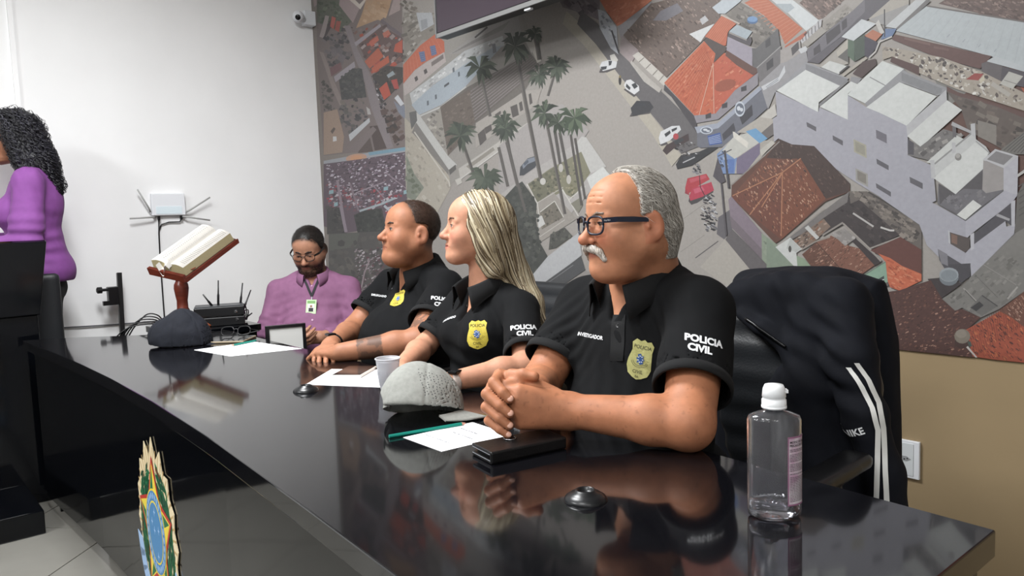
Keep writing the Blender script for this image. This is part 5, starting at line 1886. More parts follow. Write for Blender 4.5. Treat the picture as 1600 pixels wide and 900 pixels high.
pencil((608, 685), (729, 664), 'green pencil lying beside the grey cap')
pencil((400, 534), (361, 542), 'green pencil lying at the far table end near the eyeglasses', 0.001)

# phones
def phone(pts, label, body, z0):
    c = np.array([onZ(px, py, TT + z0) for px, py in pts])
    e = empty('phone', tuple(c.mean(0)), label, 'phone')
    sd = SDF()
    m = c.mean(0)
    u = c[1] - c[0]
    v = c[3] - c[0]
    lu, lv = np.linalg.norm(u), np.linalg.norm(v)
    u /= lu
    v = v - u * v.dot(u)
    v /= np.linalg.norm(v)
    R = np.array([u, v, np.cross(u, v)]).T
    MB().box(m + (0, 0, 0.0045), (lu / 2, lv / 2, 0.0042), R, bev=0.0028).build('case', body, e)
    MB().box(m + (0, 0, 0.0089), (lu / 2 - 0.003, lv / 2 - 0.003, 0.0004), R).build('screen', M_blackg, e)
    return e


phone([(529, 590), (576, 590), (578, 577), (533, 576)], 'smartphone in a pale case on the white paper by the plastic cup', mat('phone_pale', 'e6e0d6', 0.35), 0.001)
phone([(326, 537), (392, 535), (385, 528), (332, 529)], 'dark smartphone under the folded eyeglasses beside the navy cap', mat('phone_gold', '8a7c66', 0.3), 0.0)

# wallet case and key ring
wc = [onZ(*p, TT) for p in ((735, 713), (768, 729), (886, 703), (852, 682))]
WL = empty('wallet_case', tuple(np.mean(wc, 0)), 'black leather wallet case in front of the clasped hands', 'wallet')
m_ = np.mean(wc, 0)
u_ = np.array(wc[2]) - np.array(wc[1])
lu = np.linalg.norm(u_)
u_ /= lu
v_ = np.cross((0, 0, 1.0), u_)
R_ = np.array([u_, v_, [0, 0, 1]]).T
hw = 0.5 * abs((np.array(wc[0]) - np.array(wc[1])) @ v_)
M_wal = mat('wallet_leather', '0e0d0e', 0.33, bump=0.2, bscale=220)
for z0, z1, nm in ((0.0005, 0.008, 'lower_cover'), (0.0175, 0.0245, 'upper_cover')):
    MB().box(m_ + (0, 0, (z0 + z1) / 2), (lu / 2, hw, (z1 - z0) / 2), R_, bev=0.0025).build(nm, M_wal, WL)
MB().box(m_ + u_ * 0.003 + np.array([0, 0, 0.0128]), (lu / 2 - 0.008, hw - 0.003, 0.0045), R_).build('inner_case', M_blackp, WL)
MB().box(m_ - v_ * (hw - 0.003) + np.array([0, 0, 0.0125]), (lu / 2, 0.004, 0.011), R_, bev=0.003).build('spine', M_wal, WL)
mb = MB()
for zz_ in (0.0068, 0.0188):
    a = m_ - u_ * (lu / 2 + 0.0002) + np.array([0, 0, zz_])
    mb.tube([a - v_ * (hw - 0.004), a + v_ * (hw - 0.004)], 0.0005, 5)
mb.build('stitched_edge', mat('stitch_grey', '7c7f84', 0.5), WL)

rcx = onZ(797, 686, TT + 0.024)
RG = empty('key_ring', tuple(rcx + (0, 0, 0.0008)), 'small metal ring lying on the black wallet case', 'ring')
MB().add(*[x for x in (lambda n, m: ([rcx + np.array([(0.012 + 0.0016 * math.cos(b)) * math.cos(a), (0.012 + 0.0016 * math.cos(b)) * math.sin(a), 0.0022 + 0.0013 * math.sin(b)]) for a in np.linspace(0, 2 * math.pi, n, endpoint=False) for b in np.linspace(0, 2 * math.pi, m, endpoint=False)],
    [(i * m + j, i * m + (j + 1) % m, ((i + 1) % n) * m + (j + 1) % m, ((i + 1) % n) * m + j) for i in range(n) for j in range(m)]))(28, 8)]).build('ring', M_steel, RG, smooth=True)

# plastic cup
cc = onZ(608, 608, TT)
CU = empty('plastic_cup', tuple(cc), 'translucent white plastic cup behind the grey cap', 'cup')
M_cup = mat('cup_plastic', 'd9dadf', 0.25, trans=0.35, ior=1.2, alpha=0.8)
prof = [(0.0, 0.002), (0.0235, 0.001), (0.024, 0.004)] + [(0.024 + 0.0095 * t, 0.004 + 0.082 * t) for t in np.linspace(0.05, 1, 10)]
MB().lathe(cc, prof + [(r - 0.0008, h) for r, h in prof[::-1]], 40, cap=False).build('wall', M_cup, CU, smooth=True)
MB().lathe(cc, [(0.0335, 0.0845), (0.0355, 0.0855), (0.0357, 0.0875), (0.034, 0.0885), (0.0325, 0.0875)], 40, cap=False).build('rim', M_cup, CU, smooth=True)
mb = MB()
for k in range(36):
    a = 2 * math.pi * k / 36
    mb.tube([cc + np.array([(0.0246 + 0.0095 * t) * math.cos(a), (0.0246 + 0.0095 * t) * math.sin(a), 0.004 + 0.082 * t]) for t in (0.1, 0.62)], 0.0005, 4)
mb.build('ribs', M_cup, CU)
MB().lathe(cc, [(0.0, 0.004), (0.0235, 0.004), (0.0262, 0.03), (0.0, 0.03)], 30, cap=False).build('water', M_gel, CU, smooth=True)

# caps
def cap(name, c, fwd, up, rx, ry, rz, m, label, lip, visor, holes=None, back_gap=True, res=0.004, crumple=0.0):
    """c: centre of the crown opening; fwd: visor direction"""
    R = frame(fwd, up)
    c = np.array(c, float)
    e = empty(name, tuple(c), label, 'cap', 'baseball caps on the table')
    x, y, z = R[:, 0], R[:, 1], R[:, 2]
    s = SDF().el(c, (rx, ry, rz), R)
    s.el(c + y * 0.03 + z * rz * 0.15, (rx * 0.93, ry * 0.75, rz * 0.85), R, k=0.03)
    s.el(c - z * 0.004, (rx - 0.004, ry - 0.004, rz - 0.004), R, op='s', k=0.003)
    s.plane(c + z * lip, -z, k=0.004)
    if back_gap:
        s.el(c + y * ry + z * lip, (0.04, 0.05, 0.03), R, op='s', k=0.006)
    P_, Q_ = s.mesh(res)
    N_ = vnormals(P_, Q_)
    loc = (P_ - c) @ R
    ang = np.arctan2(loc[:, 0], -loc[:, 1])
    seam = np.zeros(len(P_))
    for k in range(6):
        a0 = math.pi / 6 + k * math.pi / 3
        dd = np.abs((ang - a0 + math.pi) % (2 * math.pi) - math.pi) * np.hypot(loc[:, 0], loc[:, 1])
        seam += np.exp(-(dd / 0.0035) ** 2)
    P_ = P_ + N_ * (0.007 * fbm(P_ * 22, 4) - 0.0022 * seam)[:, None]
    if crumple:
        P_ = P_ - z * (crumple * np.clip(loc[:, 2] / rz, 0, 1) * (1 / (1 + np.exp(-(loc[:, 1] - 0.035) / 0.014))))[:, None] + N_ * (0.4 * crumple * fbm(P_ * 13, 9))[:, None]
    co = mk('crown', P_, Q_, m, e, smooth=True)
    MB().lathe(c + z * (rz * 1.0 - 0.002), [(0.0, 0.006), (0.006, 0.005), (0.0085, 0.002), (0.008, -0.002)], 14, z, cap=False).build('top_button', m, e, smooth=True)
    # visor: a curved plate
    V, Q = [], []
    nu, nv = 14, 8
    for side in (0, 1):
        for i in range(nu + 1):
            a = -1.15 + 2.3 * i / nu
            for j in range(nv + 1):
                t = j / nv
                r0x, r0y = rx * math.sin(a), ry * math.cos(a)
                ln = visor * max(0.0, math.cos(a * 1.28)) ** 0.6
                p = c + x * r0x * (1 + 0.05 * t) - y * (r0y - 0.006 + ln * t) + z * (lip + 0.006 - 0.35 * (r0x ** 2) / rx - 0.012 * t - side * 0.003)
                V.append(p)
    n1 = (nu + 1) * (nv + 1)
    for i in range(nu):
        for j in range(nv):
            k = i * (nv + 1) + j
            Q += [(k, k + 1, k + nv + 2, k + nv + 1), (n1 + k, n1 + k + nv + 1, n1 + k + nv + 2, n1 + k + 1)]
    for i in range(nu):
        k = i * (nv + 1) + nv
        Q.append((k, n1 + k, n1 + k + nv + 1, k + nv + 1))
    mk('visor', V, Q, m, e, smooth=True)
    if back_gap:
        pts = [c + x * (rx * 0.98 * math.sin(a)) + y * (ry * 0.99 * math.cos(a)) + z * (lip + 0.006) for a in np.linspace(-0.6, 0.6, 9)]
        mb = MB()
        for i in range(8):
            q = [pts[i], pts[i + 1]]
            mb.add([q[0] - z * 0.008, q[1] - z * 0.008, q[1] + z * 0.008, q[0] + z * 0.008], [(0, 1, 2, 3)])
        mb.build('strap', m, e)
    if holes:
        bv_ = BVHTree.FromPolygons([Vector(p) for p in P_], [tuple(map(int, q)) for q in Q_])
        mb = MB()
        for px, py in holes:
            d = ray(px, py)
            d /= np.linalg.norm(d)
            h = bv_.ray_cast(Vector(CAM), Vector(d), 6)
            if h[0] is None:
                continue
            n_ = np.array(h[1])
            mb.lathe(np.array(h[0]) + n_ * 0.0003, [(0.0013, 0), (0.0001, 0.0001)], 7, n_)
        tag(mb.build('vent_holes', M_ink, co), kind='stuff')
    return e


M_gcap = mat('grey_felt', '868782', 0.9, noise=0.08, nscale=120, bump=0.4, bscale=300, bdist=0.001)
M_ncap = mat('navy_cotton', '0a0e19', 0.85, noise=0.15, nscale=40, bump=0.3, bscale=260, bdist=0.001)
hol = []
hrng = random.Random(2)
for r in range(11):
    for q in range(9):
        u, v = q / 8, r / 10
        if u + v * 0.25 > 1.05 or hrng.random() < 0.12:
            continue
        hol.append((655 + 12 * v + 46 * u - 2 + hrng.uniform(-1, 1), 578 + 40 * v + 12 * u + hrng.uniform(-1, 1)))
cap('baseball_cap', dep(662, 644, 1.80), (0.55, 0.80, -0.12), (-0.34, 0.14, 0.92), 0.084, 0.096, 0.112, M_gcap,
    'grey felt baseball cap with vent holes standing on the table', 0.004, 0.065, hol)
cap('baseball_cap', onZ(272, 540, TT) + np.array([0, 0.03, 0.012]), (0.60, 0.80, -0.05), (0.06, -0.02, 1.0), 0.090, 0.122, 0.132, M_ncap,
    'navy blue baseball cap lying at the far end of the table', -0.004, 0.065, crumple=0.03)

# eyeglasses lying near the navy cap
EG = empty('eyeglasses', tuple(onZ(370, 530, TT)), 'black folded eyeglasses lying between the navy cap and the pencil', 'eyeglasses')


def ringpts(c, u, v, ru, rv, n=20, p=2.6):
    out = []
    for k in range(n + 1):
        t = 2 * math.pi * k / n
        a, b = math.cos(t), math.sin(t)
        out.append(c + u * ru * math.copysign(abs(a) ** (2 / p), a) + v * rv * math.copysign(abs(b) ** (2 / p), b))
    return out


ec = onZ(368, 530, TT)
ug = np.array([0.62, 0.78, 0])
vg = np.array([-0.35, 0.28, 0.85])
vg /= np.linalg.norm(vg)
for s_ in (-1, 1):
    rp = ringpts(ec + ug * 0.034 * s_ + vg * 0.024 + np.array([0, 0, 0.012]), ug, vg, 0.026, 0.02)
    MB().tube(rp, 0.0022, 6).build('lens_rim', M_blackp, EG, smooth=True)
MB().tube([ec - ug * 0.009 + vg * 0.03 + np.array([0, 0, 0.012]), ec + vg * 0.034 + np.array([0, 0, 0.012]), ec + ug * 0.009 + vg * 0.03 + np.array([0, 0, 0.012])], 0.002, 6).build('bridge', M_blackp, EG)
for s_ in (-1, 1):
    a = ec + ug * 0.06 * s_ + vg * 0.03 + np.array([0, 0, 0.012])
    MB().tube([a, a + np.array([-0.03, 0.05, -0.015]), a + np.array([-0.05, 0.02 - 0.06 * s_, -0.03])], 0.002, 6).build('temple', M_blackp, EG)

# ------------------------------------------------------------------ people: shared builders
def skinmat(name, rough=0.56):
    return mat(name, '808080', rough, attr='Col', noise=0.10, nscale=48, bump=0.3, bscale=380, bdist=0.0006, sss=0.12, spec=0.4)


M_skin = skinmat('skin')
M_hairm = mat('hair_strands', '808080', 0.45, attr='Col', spec=0.4)
M_eyew = mat('eye_white', 'a89e98', 0.2)
M_lensg = mat('spectacle_glass', 'ffffff', 0.02, trans=1.0, ior=1.05)
M_polo = mat('black_pique', '0a0b0d', 0.9, noise=0.12, nscale=30, bump=0.35, bscale=700, bdist=0.0006, spec=0.25)
M_cuff = mat('black_rib', '08090b', 0.9, bump=0.4, bscale=500, bdist=0.0008)
M_print = mat('white_print', 'dfe0e2', 0.7)
M_trous = mat('black_trousers', '101114', 0.9, bump=0.3, bscale=300)
M_shoe = mat('black_shoe', '0b0b0c', 0.35)


class Head:
    def __init__(s, c, fwd, up=(0, 0, 1), sc=1.0, **p):
        s.c = np.array(c, float)
        s.R = frame(fwd, up)
        s.s = sc
        s.p = dict(jw=0.052, fat=0.0, nose=1.0, chin=0.0, wide=1.0, brow=1.0, lips=1.0, open=1.0)
        s.p.update(p)

    def L(s, x, y, z):
        return s.c + s.R @ (np.array([x, y, z], float) * s.s)

    def loc(s, P):
        return ((P - s.c) @ s.R) / s.s

    def add(s, S, nb, nr=0.056, nr2=0.062):
        p, q, L, R = s.p, s.s, s.L, s.R
        w = p['wide']

        def el(c, r, k, op='u', RR=None):
            S.el(L(*c), np.array(r if hasattr(r, '__len__') else (r, r, r)) * q, R if RR is None else RR, k, op)

        def rc(a, b, ra, rb, k, op='u'):
            S.rc(L(*a), L(*b), ra * q, rb * q, k, op)
        S.rc(L(0, 0.032, -0.055), nb, nr, nr2, 0.03)
        el((0, 0.014, 0.032), (0.074 * w, 0.099, 0.084), 0.03)
        el((0, -0.035, 0.035), (0.060 * w, 0.053, 0.058), 0.03)
        el((0, -0.028, -0.035), (0.059 * w, 0.057, 0.073), 0.03)
        f = p['fat']
        for sx in (-1, 1):
            rc((sx * (p['jw'] - 0.006), 0.004, -0.048), (sx * 0.018, -0.060, -0.100 - p['chin']), 0.027 + f * 0.008, 0.020 + f * 0.004, 0.04)
            el((sx * 0.038, -0.055, -0.034), 0.027 + f * 0.008, 0.03)
        el((0, -0.072, -0.102 - p['chin']), (0.022, 0.019, 0.017), 0.02)
        if f > 0:
            el((0, -0.03, -0.112), (0.046, 0.046, 0.03 * f), 0.03)
        for sx in (-1, 1):
            rc((sx * 0.012, -0.084, 0.017), (sx * 0.044, -0.070, 0.016), 0.0075 * p['brow'], 0.007, 0.012)
            el((sx * 0.031, -0.0975, 0.001), (0.018, 0.014, 0.0115), 0.016, 's')
        n = p['nose']
        rc((0, -0.0795, 0.006), (0, -0.096 - 0.0135 * n, -0.034), 0.0082, 0.0112, 0.012)
        el((0, -0.0945 - 0.0135 * n, -0.036), (0.0085 + 0.004 * n, 0.012, 0.0108), 0.008)
        for sx in (-1, 1):
            el((sx * 0.0128, -0.096, -0.039), (0.0085, 0.011, 0.008), 0.006)
            el((sx * 0.0065, -0.106, -0.0475), (0.0036, 0.0045, 0.003), 0.002, 's')
            el((sx * 0.031, -0.0735, 0.0), (0.0165, 0.0150, 0.0150), 0.005)
            el((sx * 0.031, -0.0905, -0.001), (0.0128, 0.0085, 0.0038 * p['open']), 0.0015, 's')
        el((0, -0.0755, -0.066), (0.028, 0.017, 0.021), 0.018)
        li = p['lips']
        S.chain([L(-0.023, -0.082, -0.0685), L(-0.007, -0.0908, -0.0645), L(0.007, -0.0908, -0.0645), L(0.023, -0.082, -0.0685)], np.array([0.003, 0.005 * li, 0.005 * li, 0.003]) * q, 0.004)
        S.chain([L(-0.021, -0.082, -0.071), L(0, -0.0900, -0.0755), L(0.021, -0.082, -0.071)], np.array([0.003, 0.006 * li, 0.003]) * q, 0.004)
        S.chain([L(-0.025, -0.0838, -0.0692), L(0, -0.0978, -0.0697), L(0.025, -0.0838, -0.0692)], np.array([0.0011, 0.0014, 0.0011]) * q, 0.0015, 's')
        if p.get('age'):
            for sx in (-1, 1):
                S.chain([L(sx * 0.017, -0.094, -0.043), L(sx * 0.032, -0.086, -0.060), L(sx * 0.036, -0.080, -0.078)], np.array([0.002, 0.0025, 0.0015]) * q, 0.007, 's')
                S.chain([L(sx * 0.018, -0.0865, -0.0165), L(sx * 0.031, -0.0855, -0.0195), L(sx * 0.044, -0.0745, -0.0165)], np.array([0.002, 0.0035, 0.002]) * q, 0.005)
            for zz in (0.045, 0.058, 0.071):
                S.chain([L(-0.035, -0.083 + 0.25 * (zz - 0.045), zz), L(0, -0.0925 + 0.28 * (zz - 0.045), zz + 0.002), L(0.035, -0.083 + 0.25 * (zz - 0.045), zz)], np.array([0.0004, 0.0009, 0.0004]) * q, 0.004, 's')
        for sx in (-1, 1):
            Re = R @ rotz(-sx * 0.35) @ np.array(Matrix.Rotation(0.16, 3, 'X'))
            el((sx * 0.080 * w, 0.018, -0.010), (0.0085, 0.023, 0.035), 0.006, 'u', Re)
            el((sx * 0.0765 * w, 0.007, -0.041), (0.0065, 0.009, 0.011), 0.006)
            el((sx * 0.089 * w, 0.013, -0.008), (0.0070, 0.013, 0.022), 0.004, 's', Re)
            el((sx * 0.081 * w, 0.004, -0.012), (0.005, 0.005, 0.007), 0.003, 'u', Re)
        return S

    def eyes(s, parent, iris='4a3222', gaze=(0, -1, 0)):
        g = s.R @ np.array(gaze, float)
        g /= np.linalg.norm(g)
        for sx in (-1, 1):
            c = s.L(sx * 0.031, -0.0735, -0.0005)
            r = 0.0143 * s.s
            prof = [(r * math.sin(t), r * math.cos(t)) for t in np.linspace(math.pi, 0.0, 16)]
            e = MB().lathe(c, prof, 20, g, cap=False).build('eye', M_eyew, parent, smooth=True)
            MB().lathe(c, [(r * 0.50, r * 0.872), (r * 0.36, r * 0.94), (0.0, r * 1.006)], 18, g, cap=False).build('iris', mat('iris', iris, 0.1), e, smooth=True)
            MB().lathe(c, [(r * 0.24, r * 0.985), (0.0, r * 1.014)], 14, g, cap=False).build('pupil', M_blackg, e, smooth=True)
            o_ = 0.0034 * s.p['open']
            MB().tube(spl([s.L(sx * 0.0185, -0.0845, 0.0), s.L(sx * 0.025, -0.0880, o_ * 0.9), s.L(sx * 0.032, -0.0886, o_ * 1.15), s.L(sx * 0.039, -0.0855, o_ * 0.9), s.L(sx * 0.0455, -0.0795, -0.0005)], 4), 0.0011 * s.s, 6).build('eyelashes', M_ink, e, smooth=True)

    def brows(s, parent, col, th=1.0, arch=0.0):
        for sx in (-1, 1):
            S = SDF()
            S.chain([s.L(sx * 0.012, -0.0915, 0.0185), s.L(sx * 0.026, -0.0895, 0.0225 + arch), s.L(sx * 0.040, -0.0815, 0.0215 + arch), s.L(sx * 0.050, -0.070, 0.0165)],
                    np.array([0.0034, 0.0038, 0.0032, 0.0018]) * s.s * th, 0.003)
            P_, Q_ = S.mesh(0.0015)
            P_ = P_ + 0.0012 * fbm(P_ * 400, 3)[:, None]
            mk('eyebrow', P_, Q_, M_hairm, parent, smooth=True, col=np.tile(hexl(col)[:3], (len(P_), 1)))

    def skin(s, P, base, lips, cheek=None, stub=None, scalp=None, hl=None):
        """vertex colours: lips, flush, beard shadow, shaved scalp"""
        b = np.array(hexl(base)[:3])
        C = np.tile(b, (len(P), 1))
        q = s.loc(P)
        x, y, z = q[:, 0], q[:, 1], q[:, 2]
        front = y < -0.05

        def mixc(w, h):
            nonlocal C
            C = C * (1 - w[:, None]) + np.array(hexl(h)[:3]) * w[:, None]
        if cheek:
            w = np.exp(-(((np.abs(x) - 0.042) / 0.022) ** 2 + ((z + 0.034) / 0.02) ** 2)) * front
            w += 0.8 * np.exp(-((x / 0.016) ** 2 + ((z + 0.036) / 0.013) ** 2)) * (y < -0.085)
            w += 0.6 * (np.abs(x) > 0.080) * (np.abs(z) < 0.05) * (y > -0.005) * (y < 0.05)
            mixc(np.clip(w * 0.55, 0, 1), cheek)
        if stub:
            jaw = 1 / (1 + np.exp((z + 0.052 - 0.25 * np.clip(y + 0.06, 0, 0.08)) / 0.006))
            jaw *= (np.linalg.norm(q, axis=1) < 0.16) * (y < 0.02) * (z > -0.128)
            mo = np.exp(-((x / 0.03) ** 2 + ((z + 0.057) / 0.006) ** 2)) * front
            mixc(np.clip(jaw * stub[1] + mo * stub[1] * 1.1, 0, 1), stub[0])
        w = np.exp(-(((z + 0.070) / (0.0085 * (1.02 - np.clip(np.abs(x) / 0.026, 0, 1) ** 2))) ** 4)) * (np.abs(x) < 0.025) * (y < -0.077)
        mixc(np.clip(w * 0.75, 0, 1), lips)
        if scalp:
            mixc(np.clip(hl(x, y, z), 0, 1) * scalp[1], scalp[0])
        # darker brown tone round the eyes
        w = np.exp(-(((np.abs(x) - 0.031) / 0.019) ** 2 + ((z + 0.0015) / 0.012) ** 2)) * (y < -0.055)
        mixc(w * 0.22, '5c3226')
        return C


def strands(S, roots, flow, n, step, width, cols, lift=0.0015, curl=0.0, cfreq=9, sd=0, taper=True, kink=0.0, lens=None):
    """ribbons that creep over the surface of the field S along the flow direction; returns verts, faces, colours"""
    rg = np.random.RandomState(sd)
    P = np.array(roots, float)
    m = len(P)
    path = []
    e = 0.0015

    def grad(Q):
        d0 = S.ev(Q)
        g = np.stack([S.ev(Q + np.eye(3)[i] * e) - d0 for i in range(3)], 1) / e
        return d0, g / (np.linalg.norm(g, axis=1)[:, None] + 1e-9)
    lf = lift * rg.uniform(0.2, 1.8, m)
    wob = rg.normal(0, 1, (m, 3))
    for _ in range(2):
        d, g = grad(P)
        P = P - g * (d - lf)[:, None]
    nn = []
    for i in range(n):
        d, g = grad(P)
        path.append(P.copy())
        nn.append(g)
        f = flow(P) + kink * wob
        f = f - g * (f * g).sum(1)[:, None]
        f /= np.linalg.norm(f, axis=1)[:, None] + 1e-9
        P = P + f * step
        d, g = grad(P)
        P = P - g * np.clip(d - lf, -0.02, 0.004)[:, None]
    path = np.array(path)
    nn = np.array(nn)
    if curl:
        ph = rg.uniform(0, 6.28, m)
        fr = cfreq * rg.uniform(0.8, 1.25, m)
        T = np.gradient(path, axis=0)
        T /= np.linalg.norm(T, axis=2)[:, :, None] + 1e-9
        B = np.cross(T, nn)
        for i in range(n):
            a = ph + fr * i * step * 100 / 9
            amp = curl * min(1, i / 4)
            path[i] += amp * (np.cos(a)[:, None] * B[i] + (0.6 + np.sin(a))[:, None] * nn[i])
    V, Q, C = [], [], []
    T = np.gradient(path, axis=0)
    T /= np.linalg.norm(T, axis=2)[:, :, None] + 1e-9
    B = np.cross(T, nn)
    B /= np.linalg.norm(B, axis=2)[:, :, None] + 1e-9
    wv = np.ones(n)
    if taper:
        wv = np.minimum(1, np.linspace(2.2, 0.15, n))
    cl = np.array([hexl(h)[:3] for h in cols])
    ci = cl[rg.randint(0, len(cl), m)] * rg.uniform(0.8, 1.2, (m, 1))
    A = path - B * (width / 2 * wv)[:, None, None]
    M_ = path + nn * (width * 0.35 * wv)[:, None, None]
    D = path + B * (width / 2 * wv)[:, None, None]
    V = np.stack([A, M_, D], 2).transpose(1, 0, 2, 3).reshape(-1, 3)      # strand, step, 3
    k = (np.arange(m)[:, None] * n + np.arange(n - 1)[None, :]).ravel() * 3
    Q = np.concatenate([np.stack([k, k + 3, k + 4, k + 1], 1), np.stack([k + 1, k + 4, k + 5, k + 2], 1)])
    C = np.repeat(ci, n * 3, axis=0)
    return V, Q, C


def joinm(parts):
    V, Q, C, o = [], [], [], 0
    for v, q, c in parts:
        V.append(v)
        Q.append(np.asarray(q) + o)
        C.append(c)
        o += len(v)
    return np.vstack(V), np.vstack(Q), np.vstack(C)


def hand_sdf(S, w, d, dorsal, side, curls, size=1.0, thumb=(0.2, 0.6), spread=0.12, k=0.006):
    """w wrist, d direction of the metacarpals, dorsal normal; side +1 left, -1 right; curls: 4 x (mcp, pip, dip) degrees"""
    y = np.array(d, float)
    y /= np.linalg.norm(y)
    z = np.array(dorsal, float)
    z = z - y * z.dot(y)
    z /= np.linalg.norm(z)
    x = np.cross(y, z) * side          # thumb side
    w = np.array(w, float)
    G = lambda a, b, c: w + (x * a + y * b + z * c) * size
    xs_ = (0.028, 0.0095, -0.010, -0.028)
    ln = ((0.042, 0.026, 0.021), (0.046, 0.029, 0.022), (0.043, 0.027, 0.021), (0.034, 0.021, 0.019))
    by = (0.092, 0.095, 0.090, 0.082)
    tips = []
    for i in range(4):
        b = G(xs_[i], by[i], 0.002)
        S.rc(G(xs_[i] * 0.55, 0.005, -0.002), b, 0.016 * size, 0.0125 * size, 0.014)
        a = 0.0
        p = b
        sp = spread * xs_[i] / 0.028
        for j in range(3):
            a += math.radians(curls[i][j])
            dr = y * math.cos(a) * math.cos(sp) + x * math.sin(sp) * math.cos(a) - z * math.sin(a)
            q = p + dr * ln[i][j] * size
            r0, r1 = (0.0102, 0.0092, 0.0084)[j] * size, (0.0092, 0.0084, 0.0072)[j] * size
            if i == 3:
                r0, r1 = r0 * 0.88, r1 * 0.88
            S.rc(p, q, r0, r1, 0.0035 if j else k)
            p = q
        tips.append((p, dr))
    a0, a1 = thumb
    t0 = G(0.020, 0.022, -0.010)
    t1 = G(0.020 + 0.040 * math.cos(a0), 0.022 + 0.040 * math.sin(a0) + 0.012, -0.018)
    t2 = t1 + (x * math.cos(a1) + y * math.sin(a1)) * 0.032 * size - z * 0.004
    t3 = t2 + (x * math.cos(a1 + 0.3) + y * math.sin(a1 + 0.3)) * 0.026 * size
    S.rc(t0, t1, 0.016 * size, 0.0125 * size, 0.012)
    S.rc(t1, t2, 0.0118 * size, 0.0105 * size, 0.005)
    S.rc(t2, t3, 0.0105 * size, 0.0085 * size, 0.003)
    return tips


def arm_sdf(S, sh, el, wr, r0=0.05, r1=0.042, r2=0.044, r3=0.028):
    sh, el, wr = [np.array(p, float) for p in (sh, el, wr)]
    S.rc(sh, el, r0, r1, 0.02)
    m = el + (wr - el) * 0.3
    S.rc(el, m, r1 * 0.98, r2, 0.02)
    S.rc(m, wr, r2, r3, 0.02)


def sleeve(S, sh, hem, r0, r1, k=0.03, flare=0.0):
    """a cloth tube that ends flat at the hem"""
    a, b = np.array(sh, float), np.array(hem, float)
    ab = b - a
    L2 = ab @ ab
    d = ab / math.sqrt(L2)

    def fn(P):
        t = np.clip(((P - a) @ ab) / L2, 0, 1.15)
        e = np.linalg.norm(P - a - t[:, None] * ab, axis=1) - (r0 + (r1 - r0) * t)
        return np.maximum(e, (P - b) @ d)
    S.fun(fn, (a + b) / 2, math.sqrt(L2) / 2 + max(r0, r1) + 0.02, 'u', k)


def hem_cut(S, sh, hem, r1, th=0.005, depth=0.03):
    a, b = np.array(sh, float), np.array(hem, float)
    d = (b - a) / np.linalg.norm(b - a)
    S.rc(b - d * depth, b + d * 0.06, r1 - th - 0.004, r1 - th, 0.004, 's')


def cuff(parent, sh, hem, r, w=0.022, m=None, name='sleeve_cuff'):
    a, b = np.array(sh, float), np.array(hem, float)
    d = (b - a) / np.linalg.norm(b - a)
    return MB().lathe(b - d * w, [(r - 0.006, 0), (r + 0.0012, 0.001), (r + 0.0016, w * 0.5), (r + 0.0006, w), (r - 0.003, w + 0.0005), (r - 0.004, w * 0.6)], 48, d, cap=False).build(name, m or M_cuff, parent, smooth=True)


def shirt_mesh(name, S, res, m, parent, wr=0.006, seed=1, stretch=(14, 14, 6), folds=()):
    P_, Q_ = S.mesh(res)
    P_ = smooth_mesh(P_, Q_, 2)
    N_ = vnormals(P_, Q_)
    st = np.array(stretch, float)
    f = fbm(P_ * st, seed, 3)
    rid = 0.5 - np.abs(fbm(P_ * st * 0.9 + 7.3, seed + 5, 2))
    D = wr * (f + 0.8 * (rid - 0.42))
    for c, dr, wl, rad, amp in folds:        # radiating folds: centre, direction across the ridges, wavelength, radius, height
        q = P_ - np.array(c)
        r = np.linalg.norm(q, axis=1)
        dr = np.array(dr, float)
        dr /= np.linalg.norm(dr)
        D += amp * np.exp(-(r / rad) ** 2) * np.sin((q @ dr) * 2 * math.pi / wl + 2.5 * fbm(P_ * 9, seed + 9))
    P_ = P_ + N_ * D[:, None]
    o = mk(name, P_, Q_, m, parent, smooth=True)
    b = BVHTree.FromPolygons([Vector(p) for p in P_], [tuple(map(int, q)) for q in Q_])
    return o, b


def collar(parent, nb, R, rx, ry, h, drop, th0, m, flap=0.045, point=0.03, name='collar', lean=0.0, ystretch=0.0):
    """polo or shirt collar: rows round the neck from one front point round the back to the other"""
    nb = np.array(nb, float)
    x, y, z = R[:, 0], R[:, 1], R[:, 2]
    V, Q = [], []
    n = 44
    rows = 6
    for i in range(n + 1):
        t = -th0 + 2 * th0 * i / n              # 0 at the back
        fr = (1 - math.cos(t)) / 2               # 0 back, 1 front
        e = abs(t) / th0
        cx, cy = math.sin(t), math.cos(t)
        dz = -drop * fr
        fl_ = flap + point * max(0, (e - 0.72) / 0.28) ** 1.5
        yo = -ystretch * fr
        for a, b in ((-0.004, -0.035), (0.0, h - 0.004), (0.004, h), (0.010, h - 0.004), (0.016, h - fl_ * 0.5), (0.024 + 0.004 * e, h - fl_)):
            V.append(nb + x * cx * (rx + a) + y * (cy * (ry + a) + yo - lean * (b)) + z * (b + dz))
    for i in range(n):
        for j in range(rows - 1):
            k = i * rows + j
            Q.append((k, k + 1, k + rows + 1, k + rows))
    o = mk(name, V, Q, m, parent, smooth=True)
    so = o.modifiers.new('solid', 'SOLIDIFY')
    so.thickness = 0.0025
    so.offset = 0
    return o


def print_on(parent, bvh, txt, centre, right, up, size, m, name='lettering', bold=0.0, off=0.0014):
    tv, tf = text_mesh(txt, size, 0, bold)
    tv, tf = subdiv(tv, tf, size * 0.22)
    V = onto(tv, centre, right, up, bvh, off)
    return mk(name, V, tf, m, parent)


M_badge = mat('badge_gold', 'b9a83e', 0.7, noise=0.06, nscale=200)
M_badge2 = mat('badge_olive', 'a3a067', 0.7, noise=0.06, nscale=200)
M_bblue = mat('badge_blue', '2f4f86', 0.7)
M_bdark = mat('badge_ink', '2d2a1c', 0.7)


